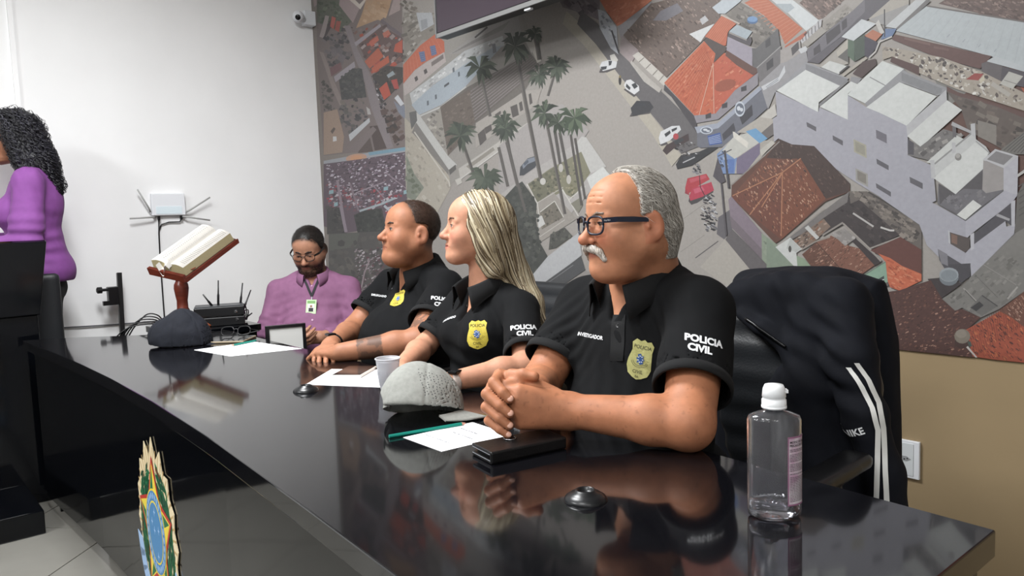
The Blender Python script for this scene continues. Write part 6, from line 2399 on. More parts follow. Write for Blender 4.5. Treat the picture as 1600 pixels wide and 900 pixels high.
def badge(parent, bvh, c, right, up, w, h, m):
    sh = [(-0.30, 0.5), (-0.12, 0.455), (0, 0.5), (0.12, 0.455), (0.30, 0.5), (0.44, 0.40), (0.40, 0.22), (0.47, 0.0), (0.5, -0.2), (0.40, -0.38), (0.18, -0.46), (0, -0.5),
          (-0.18, -0.46), (-0.40, -0.38), (-0.5, -0.2), (-0.47, 0.0), (-0.40, 0.22), (-0.44, 0.40)]
    sh = sh[::-1]
    P2, F2 = subdiv([(a * w, b * h, 0) for a, b in sh], [tuple(range(len(sh)))], w * 0.12)
    o = mk('badge', onto(P2, c, right, up, bvh, 0.0012), F2, m, parent)
    V, Q = [], []

    def addp(pts):
        n = len(V)
        V.extend((a * w, b * h, 0) for a, b in pts)
        Q.append(tuple(range(n, n + len(pts))))
    star = [((0.19 if k % 2 == 0 else 0.12) * math.cos(k * math.pi / 8), 0.02 + (0.15 if k % 2 == 0 else 0.10) * math.sin(k * math.pi / 8)) for k in range(16)]
    addp(star)
    P2, F2 = subdiv(V, Q, w * 0.1)
    mk('badge_crest', onto(P2, c, right, up, bvh, 0.0020), F2, M_bblue, o)
    V, Q = [], []
    for k in range(7):
        a = 0.10 * math.cos(k * 0.9)
        b = 0.02 + 0.085 * math.sin(k * 0.9)
        addp([(a - 0.03, b - 0.012), (a + 0.03, b - 0.012), (a + 0.03, b + 0.012), (a - 0.03, b + 0.012)])
    P2, F2 = subdiv(V, Q, w * 0.1)
    mk('badge_crest_detail', onto(P2, c, right, up, bvh, 0.0025), F2, mat('badge_pale', 'c8cfd8', 0.7), o)
    V, Q = [], []
    for k in range(12):      # scroll under the crest and outline
        t0, t1 = math.pi * (1.12 + 0.76 * k / 12), math.pi * (1.12 + 0.76 * (k + 1) / 12)
        for r in (0.30, 0.36):
            addp([(r * math.cos(t0), 0.03 + 0.6 * r * math.sin(t0)), (r * math.cos(t1), 0.03 + 0.6 * r * math.sin(t1)), ((r + 0.012) * math.cos(t1), 0.03 + 0.6 * (r + 0.012) * math.sin(t1)), ((r + 0.012) * math.cos(t0), 0.03 + 0.6 * (r + 0.012) * math.sin(t0))])
    P2, F2 = subdiv(V, Q, w * 0.1)
    mk('badge_scroll', onto(P2, c, right, up, bvh, 0.0022), F2, M_bdark, o)
    right = np.array(right, float) / np.linalg.norm(right)
    up = np.array(up, float) / np.linalg.norm(up)
    print_on(o, bvh, 'POLICIA', np.array(c) + up * h * 0.32, right, up, w * 0.19, M_bdark, 'badge_lettering', 0.0, 0.0022)
    print_on(o, bvh, 'CIVIL', np.array(c) - up * h * 0.30, right, up, w * 0.18, M_bdark, 'badge_lettering', 0.0, 0.0022)
    print_on(o, bvh, 'BA', np.array(c) - up * h * 0.42, right, up, w * 0.12, M_bdark, 'badge_lettering', 0.0, 0.0022)


def trousers(parent, hip, fwd, m, knee=0.42, lap=0.52):
    """seated legs: thighs forward, shins down, shoes"""
    R = frame(fwd)
    hip = np.array(hip, float)
    S = SDF().el(hip, (0.19, 0.15, 0.13), R)
    for sx in (-1, 1):
        a = hip + R @ np.array([sx * 0.09, -0.03, -0.02])
        k_ = hip + R @ np.array([sx * 0.13, -knee, -0.02])
        f_ = np.array([k_[0], k_[1], 0.10]) + R @ np.array([0, 0.02, 0])
        S.rc(a, k_, 0.085, 0.062, 0.03)
        S.rc(k_, f_, 0.062, 0.05, 0.02)
    P_, Q_ = S.mesh(0.014)
    mk('trousers', P_, Q_, m, parent, smooth=True)
    for sx in (-1, 1):
        k_ = hip + R @ np.array([sx * 0.13, -knee, -0.02])
        b = np.array([k_[0], k_[1], 0.05]) + R @ np.array([0, 0.03, 0])
        t = np.array([k_[0], k_[1], 0.035]) + R @ np.array([0, -0.14, 0])
        S = SDF().rc(b, t, 0.045, 0.034, 0.02).plane((0, 0, 0.004), (0, 0, -1))
        P_, Q_ = S.mesh(0.01)
        mk('shoe', P_, Q_, M_shoe, parent, smooth=True)


def spectacles(parent, H, m, rx=0.026, ry=0.0195, z0=-0.004, y0=-0.1035, th=0.0022, wrap=0.06, logo=False, p=3.0):
    e = None
    for sx in (-1, 1):
        u = H.R @ np.array([1.0, sx * wrap * 4, 0])
        u /= np.linalg.norm(u)
        v = H.R @ np.array([0, 0.06, 1.0])
        v /= np.linalg.norm(v)
        c = H.L(sx * 0.0345, y0 + 0.004, z0)
        rp = ringpts(c, u, v, rx * H.s, ry * H.s, 28, p)
        o = MB().tube(rp, th * H.s, 6).build('lens_rim', m, parent, smooth=True)
        rp2 = ringpts(c, u, v, (rx - 0.001) * H.s, (ry - 0.001) * H.s, 28, p)[:-1]
        w = np.cross(u, v)
        w /= np.linalg.norm(w)
        MB().prism([q - w * 0.0006 for q in rp2], (0, 0, 0), w * 0.0012).build('lens', M_lensg, o)
        a = H.L(sx * (0.0345 + rx), y0 + 0.007, z0 + ry * 0.55)
        b = H.L(sx * 0.079, -0.07, z0 + ry * 0.6)
        c2 = H.L(sx * 0.084, 0.008, z0 + ry * 0.35)
        d = H.L(sx * 0.083, 0.032, -0.02)
        mb = MB()
        vv = H.R @ np.array([0, 0, 1.0])
        pts = [a, b, H.L(sx * 0.0825, -0.03, z0 + ry * 0.5), c2, d]
        hs = [0.0055, 0.0058, 0.006, 0.0045, 0.0035]
        for i in range(4):
            mb.prism([pts[i] - vv * hs[i] * H.s, pts[i + 1] - vv * hs[i + 1] * H.s, pts[i + 1] + vv * hs[i + 1] * H.s, pts[i] + vv * hs[i] * H.s], (0, 0, 0), H.R @ np.array([sx * 0.0022, 0, 0]))
        t_ = mb.build('temple', m, parent)
        if logo:
            q = a * 0.82 + b * 0.18 + H.R @ np.array([sx * 0.003, 0, 0.0])
            dirn = (b - a) / np.linalg.norm(b - a)
            tv, tf = text_mesh('Ray-Ban', 0.0042)
            mk('maker_mark', [q + dirn * 0.004 + (dirn * (p_[0] * sx)) + vv * p_[1] + H.R @ np.array([sx * 0.0004, 0, 0]) for p_ in tv], tf, M_print, t_)
    MB().tube([H.L(-0.011, y0 + 0.003, z0 + 0.006), H.L(0, y0 - 0.002, z0 + 0.009), H.L(0.011, y0 + 0.003, z0 + 0.006)], 0.0026 * H.s, 6).build('bridge', m, parent, smooth=True)


def exec_chair(name, c, fwd, label, top=1.08, w=0.25, base=None, tilt=0.10, arms=True, ao=0.04):
    """black upholstered office chair; c: centre of the seat on the floor"""
    R = frame(fwd)
    c = np.array(c, float)
    e = empty(name, (c[0], c[1], 0), label, 'chair', 'black office chairs at the table')
    G = lambda x, y, z: np.array([c[0], c[1], 0]) + R @ np.array([x, y, z])
    S = SDF()
    nz = 7
    for i in range(nz):
        t = i / (nz - 1)
        z = 0.56 + (top - 0.60) * t
        ww = w * (0.86 + 0.16 * math.sin(math.pi * min(1, t * 1.1)))
        if t > 0.9:
            ww *= 0.86
        S.box(G(0, 0.24 + tilt * t + 0.02 * math.cos(t * 5), z), (ww, 0.035, 0.055), R, rd=0.032, k=0.03)
    P_, Q_ = S.mesh(0.011)
    mk('backrest', P_, Q_, M_leather, e, smooth=True)
    S = SDF().box(G(0, 0, 0.47), (w, 0.25, 0.05), R, rd=0.045)
    P_, Q_ = S.mesh(0.012)
    mk('seat', P_, Q_, M_leather, e, smooth=True)
    MB().tube([G(0, 0.22, 0.44), G(0, 0.29, 0.5), G(0, 0.29, 0.66)], 0.02, 10).build('back_bracket', M_blackp, e)
    if arms:
        for sx in (-1, 1):
            ar = SDF().box(G(sx * (w + ao), -0.03, 0.675), (0.035, 0.14, 0.018), R, rd=0.016)
            P_, Q_ = ar.mesh(0.008)
            mk('armrest', P_, Q_, M_blackp, e, smooth=True)
            MB().tube([G(sx * (w + ao), -0.02, 0.66), G(sx * (w + ao + 0.005), 0.0, 0.5), G(sx * (w - 0.02), 0.0, 0.425)], 0.016, 8).build('arm_post', M_blackp, e)
    MB().lathe(G(0, 0, 0), [(0.03, 0.09), (0.03, 0.26), (0.022, 0.265), (0.022, 0.43)], 16).build('gas_column', M_blackp, e, smooth=True)
    for k in range(5):
        a = 2 * math.pi * k / 5 + 0.3
        p = G(0.28 * math.cos(a), 0.28 * math.sin(a), 0.065)
        MB().tube([G(0, 0, 0.10), p], [0.025, 0.016], 8).build('base_arm', M_blackp, e)
        MB().lathe(p - np.array([0, 0, 0.04]), [(0.024, -0.012), (0.024, 0.012)], 14, R @ np.array([math.sin(a), -math.cos(a), 0])).build('castor', M_blackp, e)
    return e

# ------------------------------------------------------------------ people
CR, CUp, CT = CM[:, 0], -CM[:, 1], -CM[:, 2]     # image right, image up, towards the viewer


def hit(bvh, px, py):
    d = ray(px, py)
    d = d / np.linalg.norm(d)
    h = bvh.ray_cast(Vector(CAM), Vector(d), 9)
    if h[0] is None:
        return None, None
    n = np.array(h[1])
    if n @ d > 0:
        n = -n
    return np.array(h[0]), n


def put_text(parent, bvh, txt, px, py, size, deg=0.0, bold=0.0006, nm='lettering', flat=0.5):
    p, n = hit(bvh, px, py)
    if p is None:
        return
    n = n * (1 - flat) + CT * flat
    n /= np.linalg.norm(n)
    a = math.radians(deg)
    rt = CR * math.cos(a) + CUp * math.sin(a)
    rt = rt - n * (rt @ n)
    rt /= np.linalg.norm(rt)
    print_on(parent, bvh, txt, p, rt, np.cross(n, rt), size, M_print, nm, bold)


def put_badge(parent, bvh, px, py, w, h, deg, m, flat=0.4):
    p, n = hit(bvh, px, py)
    if p is None:
        return
    n = n * (1 - flat) + CT * flat
    n /= np.linalg.norm(n)
    a = math.radians(deg)
    rt = CR * math.cos(a) + CUp * math.sin(a)
    rt = rt - n * (rt @ n)
    rt /= np.linalg.norm(rt)
    badge(parent, bvh, p, rt, np.cross(n, rt), w, h, m)


def put_button(parent, bvh, px, py, r=0.0055, m=None):
    p, n = hit(bvh, px, py)
    if p is None:
        return
    MB().lathe(p + n * 0.0005, [(r, 0), (r, 0.0018), (r * 0.8, 0.0024), (r * 0.3, 0.0016)], 16, n).build('button', m or M_blackp, parent)


def hair_cap(H, S, keep, base_off, n, step, width, cols, flow, count, seed, lift, base_col, res=0.004, curl=0.0, kink=0.3, extra=None, noise=0.003, lo=None, hi=None):
    """hair shell over the skull where keep(x, y, z) > 0, with strands on top"""
    K = SDF()
    K.el(H.L(0, 0.014, 0.032), np.array((0.074 * H.p['wide'] + base_off, 0.099 + base_off, 0.084 + base_off)) * H.s, H.R)
    if extra:
        extra(K)
    K.fun(lambda P: -keep(*H.loc(P).T) * H.s, H.c, 1e3, 'i', 0.004)
    P_, Q_ = K.mesh(res)
    N_ = vnormals(P_, Q_)
    P_ = P_ + N_ * (noise * fbm(P_ * 60, seed))[:, None]
    rg = np.random.RandomState(seed)
    parts = [(P_, Q_, np.tile(hexl(base_col)[:3], (len(P_), 1)) * (0.8 + 0.5 * vnoise(P_ * 150)[:, None]))]
    if count:
        outer = N_[:, :] @ np.array([0, 0, 1.0]) > -9
        roots = P_[rg.randint(0, len(P_), count)]
        rl = H.loc(roots)
        dn = np.linalg.norm(rl - np.array([0, 0.014, 0.032]), axis=1)
        roots = roots[dn > 0.07]
        parts.append(strands(K, roots, flow, n, step, width, cols, lift, curl=curl, kink=kink, sd=seed))
    return joinm(parts)


# ---- the man with the moustache, nearest the viewer
OM = empty('person', (-1.2, 1.5, 0), 'seated man in black polo with glasses and white moustache, hands clasped on the table', 'person', None)
g_t = np.array([-0.10, -0.995, 0])
Rt = frame(g_t)
Tb = np.array([-1.195, 1.425, 0])
T = lambda x, y, z: Tb + Rt @ np.array([x, y, z], float)
Ho = Head(dep(980, 346, 1.735), (-0.33, -0.94, -0.02), (0, 0, 1), 0.99, jw=0.057, fat=0.75, nose=1.2, wide=1.06, lips=0.7, open=0.8, age=1)
nbO = np.array([-1.180, 1.405, 1.062])
shL, shR = T(0.200, -0.02, 1.004), T(-0.210, 0.0, 0.988)
elL, elR = np.array([-0.895, 1.195, 0.812]), np.array([-1.385, 1.255, 0.808])
H0 = dep(812, 632, 1.56)
h3 = lambda r, u, t: H0 + CR * r + CUp * u + CT * t
wrL, wrR = h3(0.100, -0.012, 0.0), h3(0.035, 0.022, -0.085)
S = SDF()
Ho.add(S, nbO, 0.062, 0.07)
S.rc(Ho.L(0, 0.05, -0.05), T(0, 0.03, 1.02), 0.055, 0.08, 0.04)
S.el(T(0, 0.0, 0.89), (0.165, 0.120, 0.17), Rt, 0.05)
S.rc(T(-0.12, 0.01, 1.0), T(0.12, 0.01, 1.0), 0.06, 0.06, 0.04)
P1, Q1 = S.mesh(0.0024, lo=Ho.c - np.array([0.21, 0.20, 0.30]), hi=Ho.c + np.array([0.19, 0.22, 0.17]))
C1 = Ho.skin(P1, 'b07a5c', '9a5646', 'a85a44')
SA = SDF()
arm_sdf(SA, shL, elL, wrL, 0.062, 0.050, 0.047, 0.033)
arm_sdf(SA, shR, elR, wrR, 0.060, 0.048, 0.045, 0.032)
# left hand: metacarpals and folded fingers
kn = [h3(0.000, 0.030, 0.018), h3(-0.008, 0.010, 0.024), h3(-0.006, -0.012, 0.022), h3(0.002, -0.034, 0.016)]
for i, kp in enumerate(kn):
    SA.rc(wrL + CUp * (0.014 - 0.010 * i), kp, 0.022, 0.0145, 0.018)
    SA.rc(kp, kp - CR * 0.036 - CT * 0.012, 0.0115, 0.010, 0.004)
    SA.rc(kp - CR * 0.036 - CT * 0.012, kp - CR * 0.034 - CT * 0.042, 0.010, 0.0085, 0.004)
SA.chain([h3(0.070, 0.018, -0.010), h3(0.030, 0.040, -0.012), h3(-0.002, 0.046, -0.006), h3(-0.028, 0.042, 0.002)], [0.017, 0.0135, 0.0115, 0.009], 0.008)
# right hand: fingers wrapped over the left hand, nails towards the viewer
pip = [h3(-0.052, 0.047, 0.018), h3(-0.066, 0.024, 0.022), h3(-0.067, -0.002, 0.022), h3(-0.062, -0.030, 0.018)]
tip = [h3(-0.020, 0.017, 0.043), h3(-0.020, -0.011, 0.047), h3(-0.021, -0.035, 0.045), h3(-0.024, -0.054, 0.038)]
NAILS = []
for i in range(4):
    mcp = pip[i] + CR * 0.012 + CUp * 0.008 - CT * 0.048
    dip = pip[i] * 0.42 + tip[i] * 0.58 + CT * 0.006
    r_ = (0.0112, 0.0112, 0.0106, 0.0095)[i]
    SA.rc(wrR, mcp, 0.021, 0.015, 0.016)
    SA.rc(mcp, pip[i], r_ * 1.12, r_ * 1.06, 0.006)
    SA.rc(pip[i], dip, r_ * 1.04, r_ * 0.96, 0.003)
    SA.rc(dip, tip[i], r_ * 0.96, r_ * 0.84, 0.003)
    NAILS.append((tip[i], (tip[i] - dip) / np.linalg.norm(tip[i] - dip), r_))
SA.chain([h3(-0.020, 0.036, -0.055), h3(-0.016, 0.055, -0.020), h3(0.008, 0.060, -0.004), h3(0.030, 0.0575, 0.006)], [0.019, 0.0145, 0.0122, 0.0100], 0.006)
P2, Q2 = SA.mesh(0.003)
b_ = np.array(hexl('a86f50')[:3])
sp_ = vnoise(P2 * 160, 3)
C2 = np.tile(b_, (len(P2), 1)) * (0.95 + 0.34 * fbm(P2 * 26, 8, 3))[:, None]
C2 = C2 * np.where(sp_ > 0.82, 0.80, 1.0)[:, None]
VV, QQ, CC = joinm([(P1, Q1, C1), (P2, Q2, C2)])
bodyO = mk('body', VV, QQ, M_skin, OM, smooth=True, col=CC)
for tp_, d_, r_ in NAILS:
    n_ = CT * 0.85 + CUp * 0.45
    n_ = n_ - d_ * (n_ @ d_)
    n_ /= np.linalg.norm(n_)
    sN = SDF().el(tp_ + d_ * 0.001 + n_ * r_ * 0.62, (r_ * 0.62, 0.0065, 0.0026), np.array([np.cross(d_, n_), d_, n_]).T)
    pn, qn = sN.mesh(0.0011)
    mk('fingernail', pn, qn, mat('nail', 'c99a86', 0.3), OM, smooth=True)
Ho.eyes(OM, '3a2a20', (0.02, -1, 0.0))
Ho.brows(OM, '6b5a4e', 0.9)
# shirt
S = SDF()
S.el(T(0, 0.0, 0.87), (0.200, 0.140, 0.21), Rt, 0.05)
S.el(T(0, -0.035, 0.70), (0.205, 0.165, 0.17), Rt, 0.06)
S.el(T(0, 0.03, 0.55), (0.19, 0.15, 0.12), Rt, 0.06)
S.rc(nbO + Rt @ np.array([0.045, 0.03, -0.022]), shL, 0.066, 0.064, 0.06)
S.rc(nbO + Rt @ np.array([-0.045, 0.03, -0.022]), shR, 0.066, 0.064, 0.06)
hmL, hmR = shL + (elL - shL) * 0.73, shR + (elR - shR) * 0.74
sleeve(S, shL, hmL, 0.067, 0.079, 0.04)
sleeve(S, shR, hmR, 0.066, 0.077, 0.04)
hem_cut(S, shL, hmL, 0.079)
hem_cut(S, shR, hmR, 0.077)
S.rc(nbO - np.array([0, 0, 0.02]), Ho.L(0, 0.03, -0.10) + np.array([0, 0, 0.05]), 0.064, 0.085, 0.01, 's')
vc = nbO + Rt @ np.array([0, -0.10, -0.02])
S.poly(vc, Rt[:, 0], Rt[:, 2], [(-0.068, 0.08), (0.068, 0.08), (0.005, -0.066), (-0.005, -0.066)], 0.09, 0.004, 0.006, 's')
shO, bvO = shirt_mesh('polo_shirt', S, 0.0055, M_polo, OM, 0.012, 3, (11, 11, 5), [(T(0.13, -0.10, 0.93), (0.8, 0.2, 0.6), 0.035, 0.10, 0.0035), (T(-0.13, -0.10, 0.93), (-0.8, 0.2, 0.6), 0.035, 0.10, 0.003), (T(0.05, -0.15, 0.74), (1, 0, 0.15), 0.05, 0.13, 0.004)])
cuff(OM, shL, hmL, 0.079)
cuff(OM, shR, hmR, 0.077)
collar(OM, nbO + Rt @ np.array([0, 0.0, 0.022]), Rt, 0.080, 0.088, 0.042, 0.072, 2.46, M_cuff, 0.05, 0.03, lean=0.30, ystretch=0.030)
put_text(OM, bvO, 'INVESTIGADOR', 921, 525, 0.0125, -3, 0.0003)
put_text(OM, bvO, 'POLICIA', 1101, 532, 0.0205, -14, 0.0009, flat=0.8)
put_text(OM, bvO, 'CIVIL', 1094, 545, 0.0205, -14, 0.0009, flat=0.8)
put_badge(OM, bvO, 1001, 562, 0.058, 0.088, -8, M_badge2)
put_button(OM, bvO, 966, 509)
# placket
pl = []
for py in range(492, 566, 6):
    for px in (957, 978):
        p, n = hit(bvO, px - (py - 492) * 0.05, py)
        pl.append(p + n * 0.0022 if p is not None else None)
if all(q is not None for q in pl):
    m = len(pl) // 2
    mk('placket', pl, [(2 * i, 2 * i + 1, 2 * i + 3, 2 * i + 2) for i in range(m - 1)], M_cuff, OM, smooth=True)


def keepO(x, y, z):
    hl = -0.008 - 0.10 * np.clip(z - 0.075, 0, 1) - 0.35 * np.clip(0.03 - np.abs(x), 0, 1)
    fr = y - np.where(z > 0.012, hl, 0.028)
    ear = np.hypot((y - 0.010) / 0.024, (z + 0.015) / 0.036) * 0.025 - 0.025
    low = z + 0.085
    return np.minimum(np.minimum(fr, low), np.where(z < 0.02, np.maximum(ear, -1), 1.0)) - 0.0


def flowO(P):
    q = Ho.loc(P)
    f = np.stack([np.sign(q[:, 0]) * 0.2, 0.75 + 0 * q[:, 0], -0.35 - 6.0 * np.clip(q[:, 1], 0, 0.2)], 1)
    return f @ Ho.R.T


def exO(K):
    K.rc(Ho.L(-0.03, 0.075, -0.02), Ho.L(-0.02, 0.07, -0.09), 0.042, 0.034, 0.03)
    K.rc(Ho.L(0.03, 0.075, -0.02), Ho.L(0.02, 0.07, -0.09), 0.042, 0.034, 0.03)


hv, hq, hc = hair_cap(Ho, None, keepO, 0.0075, 8, 0.004, 0.0009, ['b9b4ac', 'd8d4cc', '8c857c', 'a39d94', '6f6961', 'c9c5bd'], flowO, 9000, 4, 0.002, '8f8a83', 0.0035, kink=0.35, extra=exO, noise=0.005)
mk('hair', hv, hq, M_hairm, OM, smooth=True, col=hc)
# moustache
K = SDF()
for sx in (-1, 1):
    K.chain([Ho.L(0.0, -0.0995, -0.0545), Ho.L(sx * 0.016, -0.098, -0.056), Ho.L(sx * 0.029, -0.089, -0.063), Ho.L(sx * 0.036, -0.081, -0.080)], np.array([0.0055, 0.0066, 0.006, 0.0038]) * Ho.s, 0.006)
pm, qm = K.mesh(0.002)
rg_ = np.random.RandomState(5)


def flowM(P):
    q = Ho.loc(P)
    return np.stack([np.sign(q[:, 0]) * 0.55, 0 * q[:, 0], -1.0 + 0 * q[:, 0]], 1) @ Ho.R.T


sv, sq_, sc_ = strands(K, pm[rg_.randint(0, len(pm), 900)], flowM, 6, 0.003, 0.0011, ['d8d2ca', 'bfb6ab', 'e6e1da', '9f9386'], 0.0012, kink=0.3, sd=2)
mv, mq, mc = joinm([(pm, qm, np.tile(hexl('b5aaa0')[:3], (len(pm), 1))), (sv, sq_, sc_)])
mk('moustache', mv, mq, M_hairm, OM, smooth=True, col=mc)
GLO = empty('spectacles', tuple(Ho.L(0, -0.1, -0.02)), 'navy rectangular glasses worn by the man with the white moustache', 'glasses')
spectacles(GLO, Ho, mat('navy_frame', '131a2c', 0.35), logo=True, th=0.0025)
trousers(OM, (-1.195, 1.5, 0.56), g_t, M_trous)


def polo_person(E, H, nb, base, fwd, shL, shR, elL, elR, wrL, wrR, pr):
    """body (head, neck, chest, arms, hands) and polo shirt of a seated officer"""
    R = frame(fwd)
    base = np.array(base, float)
    T = lambda x, y, z: base + R @ np.array([x, y, z], float)
    S = SDF()
    H.add(S, nb, pr.get('nr', 0.055), pr.get('nr2', 0.06))
    cz = nb[2]
    S.el(T(0, pr.get('cy', 0.0), cz - 0.17), np.array(pr['chest']) - 0.016, R, 0.05)
    cl_ = pr.get('clav', (0.1, 0.05))
    S.rc(T(-cl_[0], 0.01, cz - 0.055), T(cl_[0], 0.01, cz - 0.055), cl_[1], cl_[1], 0.04)
    P1, Q1 = S.mesh(pr.get('res', 0.0032), lo=H.c - np.array([0.2, 0.2, 0.30]), hi=H.c + np.array([0.19, 0.2, 0.17]))
    C1 = H.skin(P1, *pr['skin'])
    SA = SDF()
    a = pr['arm']
    arm_sdf(SA, shL, elL, wrL, *a)
    arm_sdf(SA, shR, elR, wrR, *a)
    for w_, d_, n_, sd_, cu_, th_ in pr['hands']:
        hand_sdf(SA, w_, d_, n_, sd_, cu_, pr.get('hs', 1.0), th_)
    P2, Q2 = SA.mesh(0.004)
    C2 = np.tile(np.array(hexl(pr['skin'][0])[:3]), (len(P2), 1)) * (0.96 + 0.12 * fbm(P2 * 30, 8, 2))[:, None]
    if pr.get('ink'):
        C2 = pr['ink'](P2, C2)
    V, Q, C = joinm([(P1, Q1, C1), (P2, Q2, C2)])
    mk('body', V, Q, M_skin, E, smooth=True, col=C)
    S = SDF()
    S.el(T(0, pr.get('cy', 0.0), cz - 0.17), pr['chest'], R, 0.05)
    for c, r in pr['torso']:
        S.el(T(*c), r, R, 0.05)
    tr = pr.get('trap', 0.055)
    for s_, sx in ((shL, 1), (shR, -1)):
        S.rc(np.array(nb) + R @ np.array([sx * 0.045, 0.025, -0.030]), s_, tr, pr['sl'][0] - 0.004, 0.05)
    hf = pr['hem']
    hmL, hmR = shL + (elL - shL) * hf, shR + (elR - shR) * hf
    sleeve(S, shL, hmL, *pr['sl'])
    sleeve(S, shR, hmR, *pr['sl'])
    hem_cut(S, shL, hmL, pr['sl'][1])
    hem_cut(S, shR, hmR, pr['sl'][1])
    S.rc(np.array(nb) - np.array([0, 0, 0.02]), H.L(0, 0.03, -0.10) + np.array([0, 0, 0.05]), pr.get('nh', 0.060), 0.08, 0.01, 's')
    S.poly(np.array(nb) + R @ np.array([0, -0.10, -0.02]), R[:, 0], R[:, 2], [(-0.068, 0.08), (0.068, 0.08), (0.005, -pr.get('v', 0.06)), (-0.005, -pr.get('v', 0.06))], 0.09, 0.004, 0.006, 's')
    o, bv = shirt_mesh('polo_shirt', S, 0.0075, M_polo, E, 0.012, pr.get('seed', 5), (11, 11, 5), [(T(0.12, -0.09, cz - 0.12), (0.8, 0.2, 0.6), 0.035, 0.09, 0.003), (T(0, -0.13, cz - 0.3), (0.2, 0, 1), 0.06, 0.14, 0.004)])
    cuff(E, shL, hmL, pr['sl'][1])
    cuff(E, shR, hmR, pr['sl'][1])
    cr = pr.get('col', (0.074, 0.080))
    collar(E, np.array(nb) + np.array([0, 0, 0.018]), R, cr[0], cr[1], 0.040, 0.07, 2.44, M_cuff, 0.045, 0.03, lean=0.28, ystretch=0.026)
    return bv, T


# ---- blonde woman
WO = empty('person', (-1.92, 1.6, 0), 'seated woman with long blonde streaked hair in a black polo, looking to the left', 'person')
Hw = Head(onY(743, 355, 1.5), (-0.46, -0.88, 0.10), (0, 0, 1), 0.95, jw=0.044, fat=0.0, nose=0.8, wide=0.95, lips=1.15, brow=0.6)
nbW = np.array([-1.925, 1.525, 1.015])
bvW, Tw = polo_person(WO, Hw, nbW, (-1.92, 1.54, 0), (-0.12, -0.99, 0), np.array([-1.765, 1.53, 0.942]), np.array([-2.08, 1.55, 0.942]), np.array([-1.585, 1.385, 0.808]), np.array([-2.10, 1.40, 0.812]),
                      np.array([-1.665, 1.17, 0.790]), np.array([-1.93, 1.19, 0.788]), dict(
    nr=0.047, nr2=0.054, chest=(0.155, 0.110, 0.17), skin=('b9866c', 'a45a52', 'b97564'), arm=(0.036, 0.035, 0.037, 0.024),
    torso=[((0.06, -0.075, 0.85), (0.075, 0.075, 0.075)), ((-0.06, -0.075, 0.85), (0.075, 0.075, 0.075)), ((0, -0.01, 0.70), (0.15, 0.125, 0.18)), ((0, 0.02, 0.55), (0.175, 0.14, 0.12))],
    sl=(0.053, 0.059), hem=0.84, hs=0.9, clav=(0.05, 0.036), col=(0.066, 0.072), nh=0.052, v=0.095, trap=0.045, seed=8,
    hands=[(np.array([-1.665, 1.17, 0.790]), (-0.75, -0.3, -0.03), (0, -0.2, 1), 1, ((10, 15, 8),) * 4, (0.5, 0.9)), (np.array([-1.93, 1.19, 0.788]), (0.75, -0.4, -0.03), (0, -0.2, 1), -1, ((10, 15, 8),) * 4, (0.5, 0.9))]))
Hw.eyes(WO, '4a3626', (0, -1, 0.08))
Hw.brows(WO, '5c4030', 0.7, 0.003)
put_badge(WO, bvW, 745, 523, 0.066, 0.088, 2, M_badge)
put_text(WO, bvW, 'POLICIA', 818, 511, 0.0205, 3, 0.0008, flat=0.8)
put_text(WO, bvW, 'CIVIL', 820, 521, 0.0205, 3, 0.0008, flat=0.8)
put_text(WO, bvW, 'DELEGADO', 701, 498, 0.0120, -2, 0.0003)
put_button(WO, bvW, 731, 478)
K = SDF()
K.el(Hw.L(0, 0.018, 0.034), np.array((0.080, 0.100, 0.090)) * Hw.s, Hw.R)
for sx in (-1, 1):
    K.rc(Hw.L(sx * 0.055, 0.0, 0.04), Hw.L(sx * 0.066, 0.020, -0.06), 0.034, 0.030, 0.03)
    K.rc(Hw.L(sx * 0.066, 0.02, -0.06), Hw.L(sx * 0.070, 0.055, -0.13), 0.030, 0.028, 0.03)
wk = [Hw.L(0.01, 0.05, 0.0), onY(776, 398, 1.565), onY(800, 440, 1.60), onY(826, 474, 1.61), onY(850, 512, 1.60)]
K.chain(wk, [0.075, 0.070, 0.056, 0.036, 0.010], 0.04)


def keepW(P):
    x, y, z = Hw.loc(P).T
    face = y + 0.052 - 0.55 * np.clip(np.abs(x) - 0.03, 0, 0.03) - 0.45 * np.clip(-z, 0, 0.25) + 0.5 * np.clip(z - 0.055, 0, 0.1)
    return -face * Hw.s


K.fun(keepW, Hw.c, 1e3, 'i', 0.008)
pk, qk = K.mesh(0.005)
rg_ = np.random.RandomState(1)


def flowW(P):
    q = Hw.loc(P)
    x, y, z = q.T
    top = np.clip((z - 0.02) / 0.08, 0, 1)
    f = np.stack([(np.sign(x + 1e-6) * 1.1 * top + 0.12 * (1 - top)), 0.25 + 0.35 * (1 - top) + 0.0 * x, -1.0 + 0.35 * top], 1) @ Hw.R.T
    lowr = np.clip((-z - 0.06) / 0.06, 0, 1)[:, None]
    tgt = wk[4] - P
    tgt /= np.linalg.norm(tgt, axis=1)[:, None] + 1e-9
    return f * (1 - lowr) + tgt * lowr


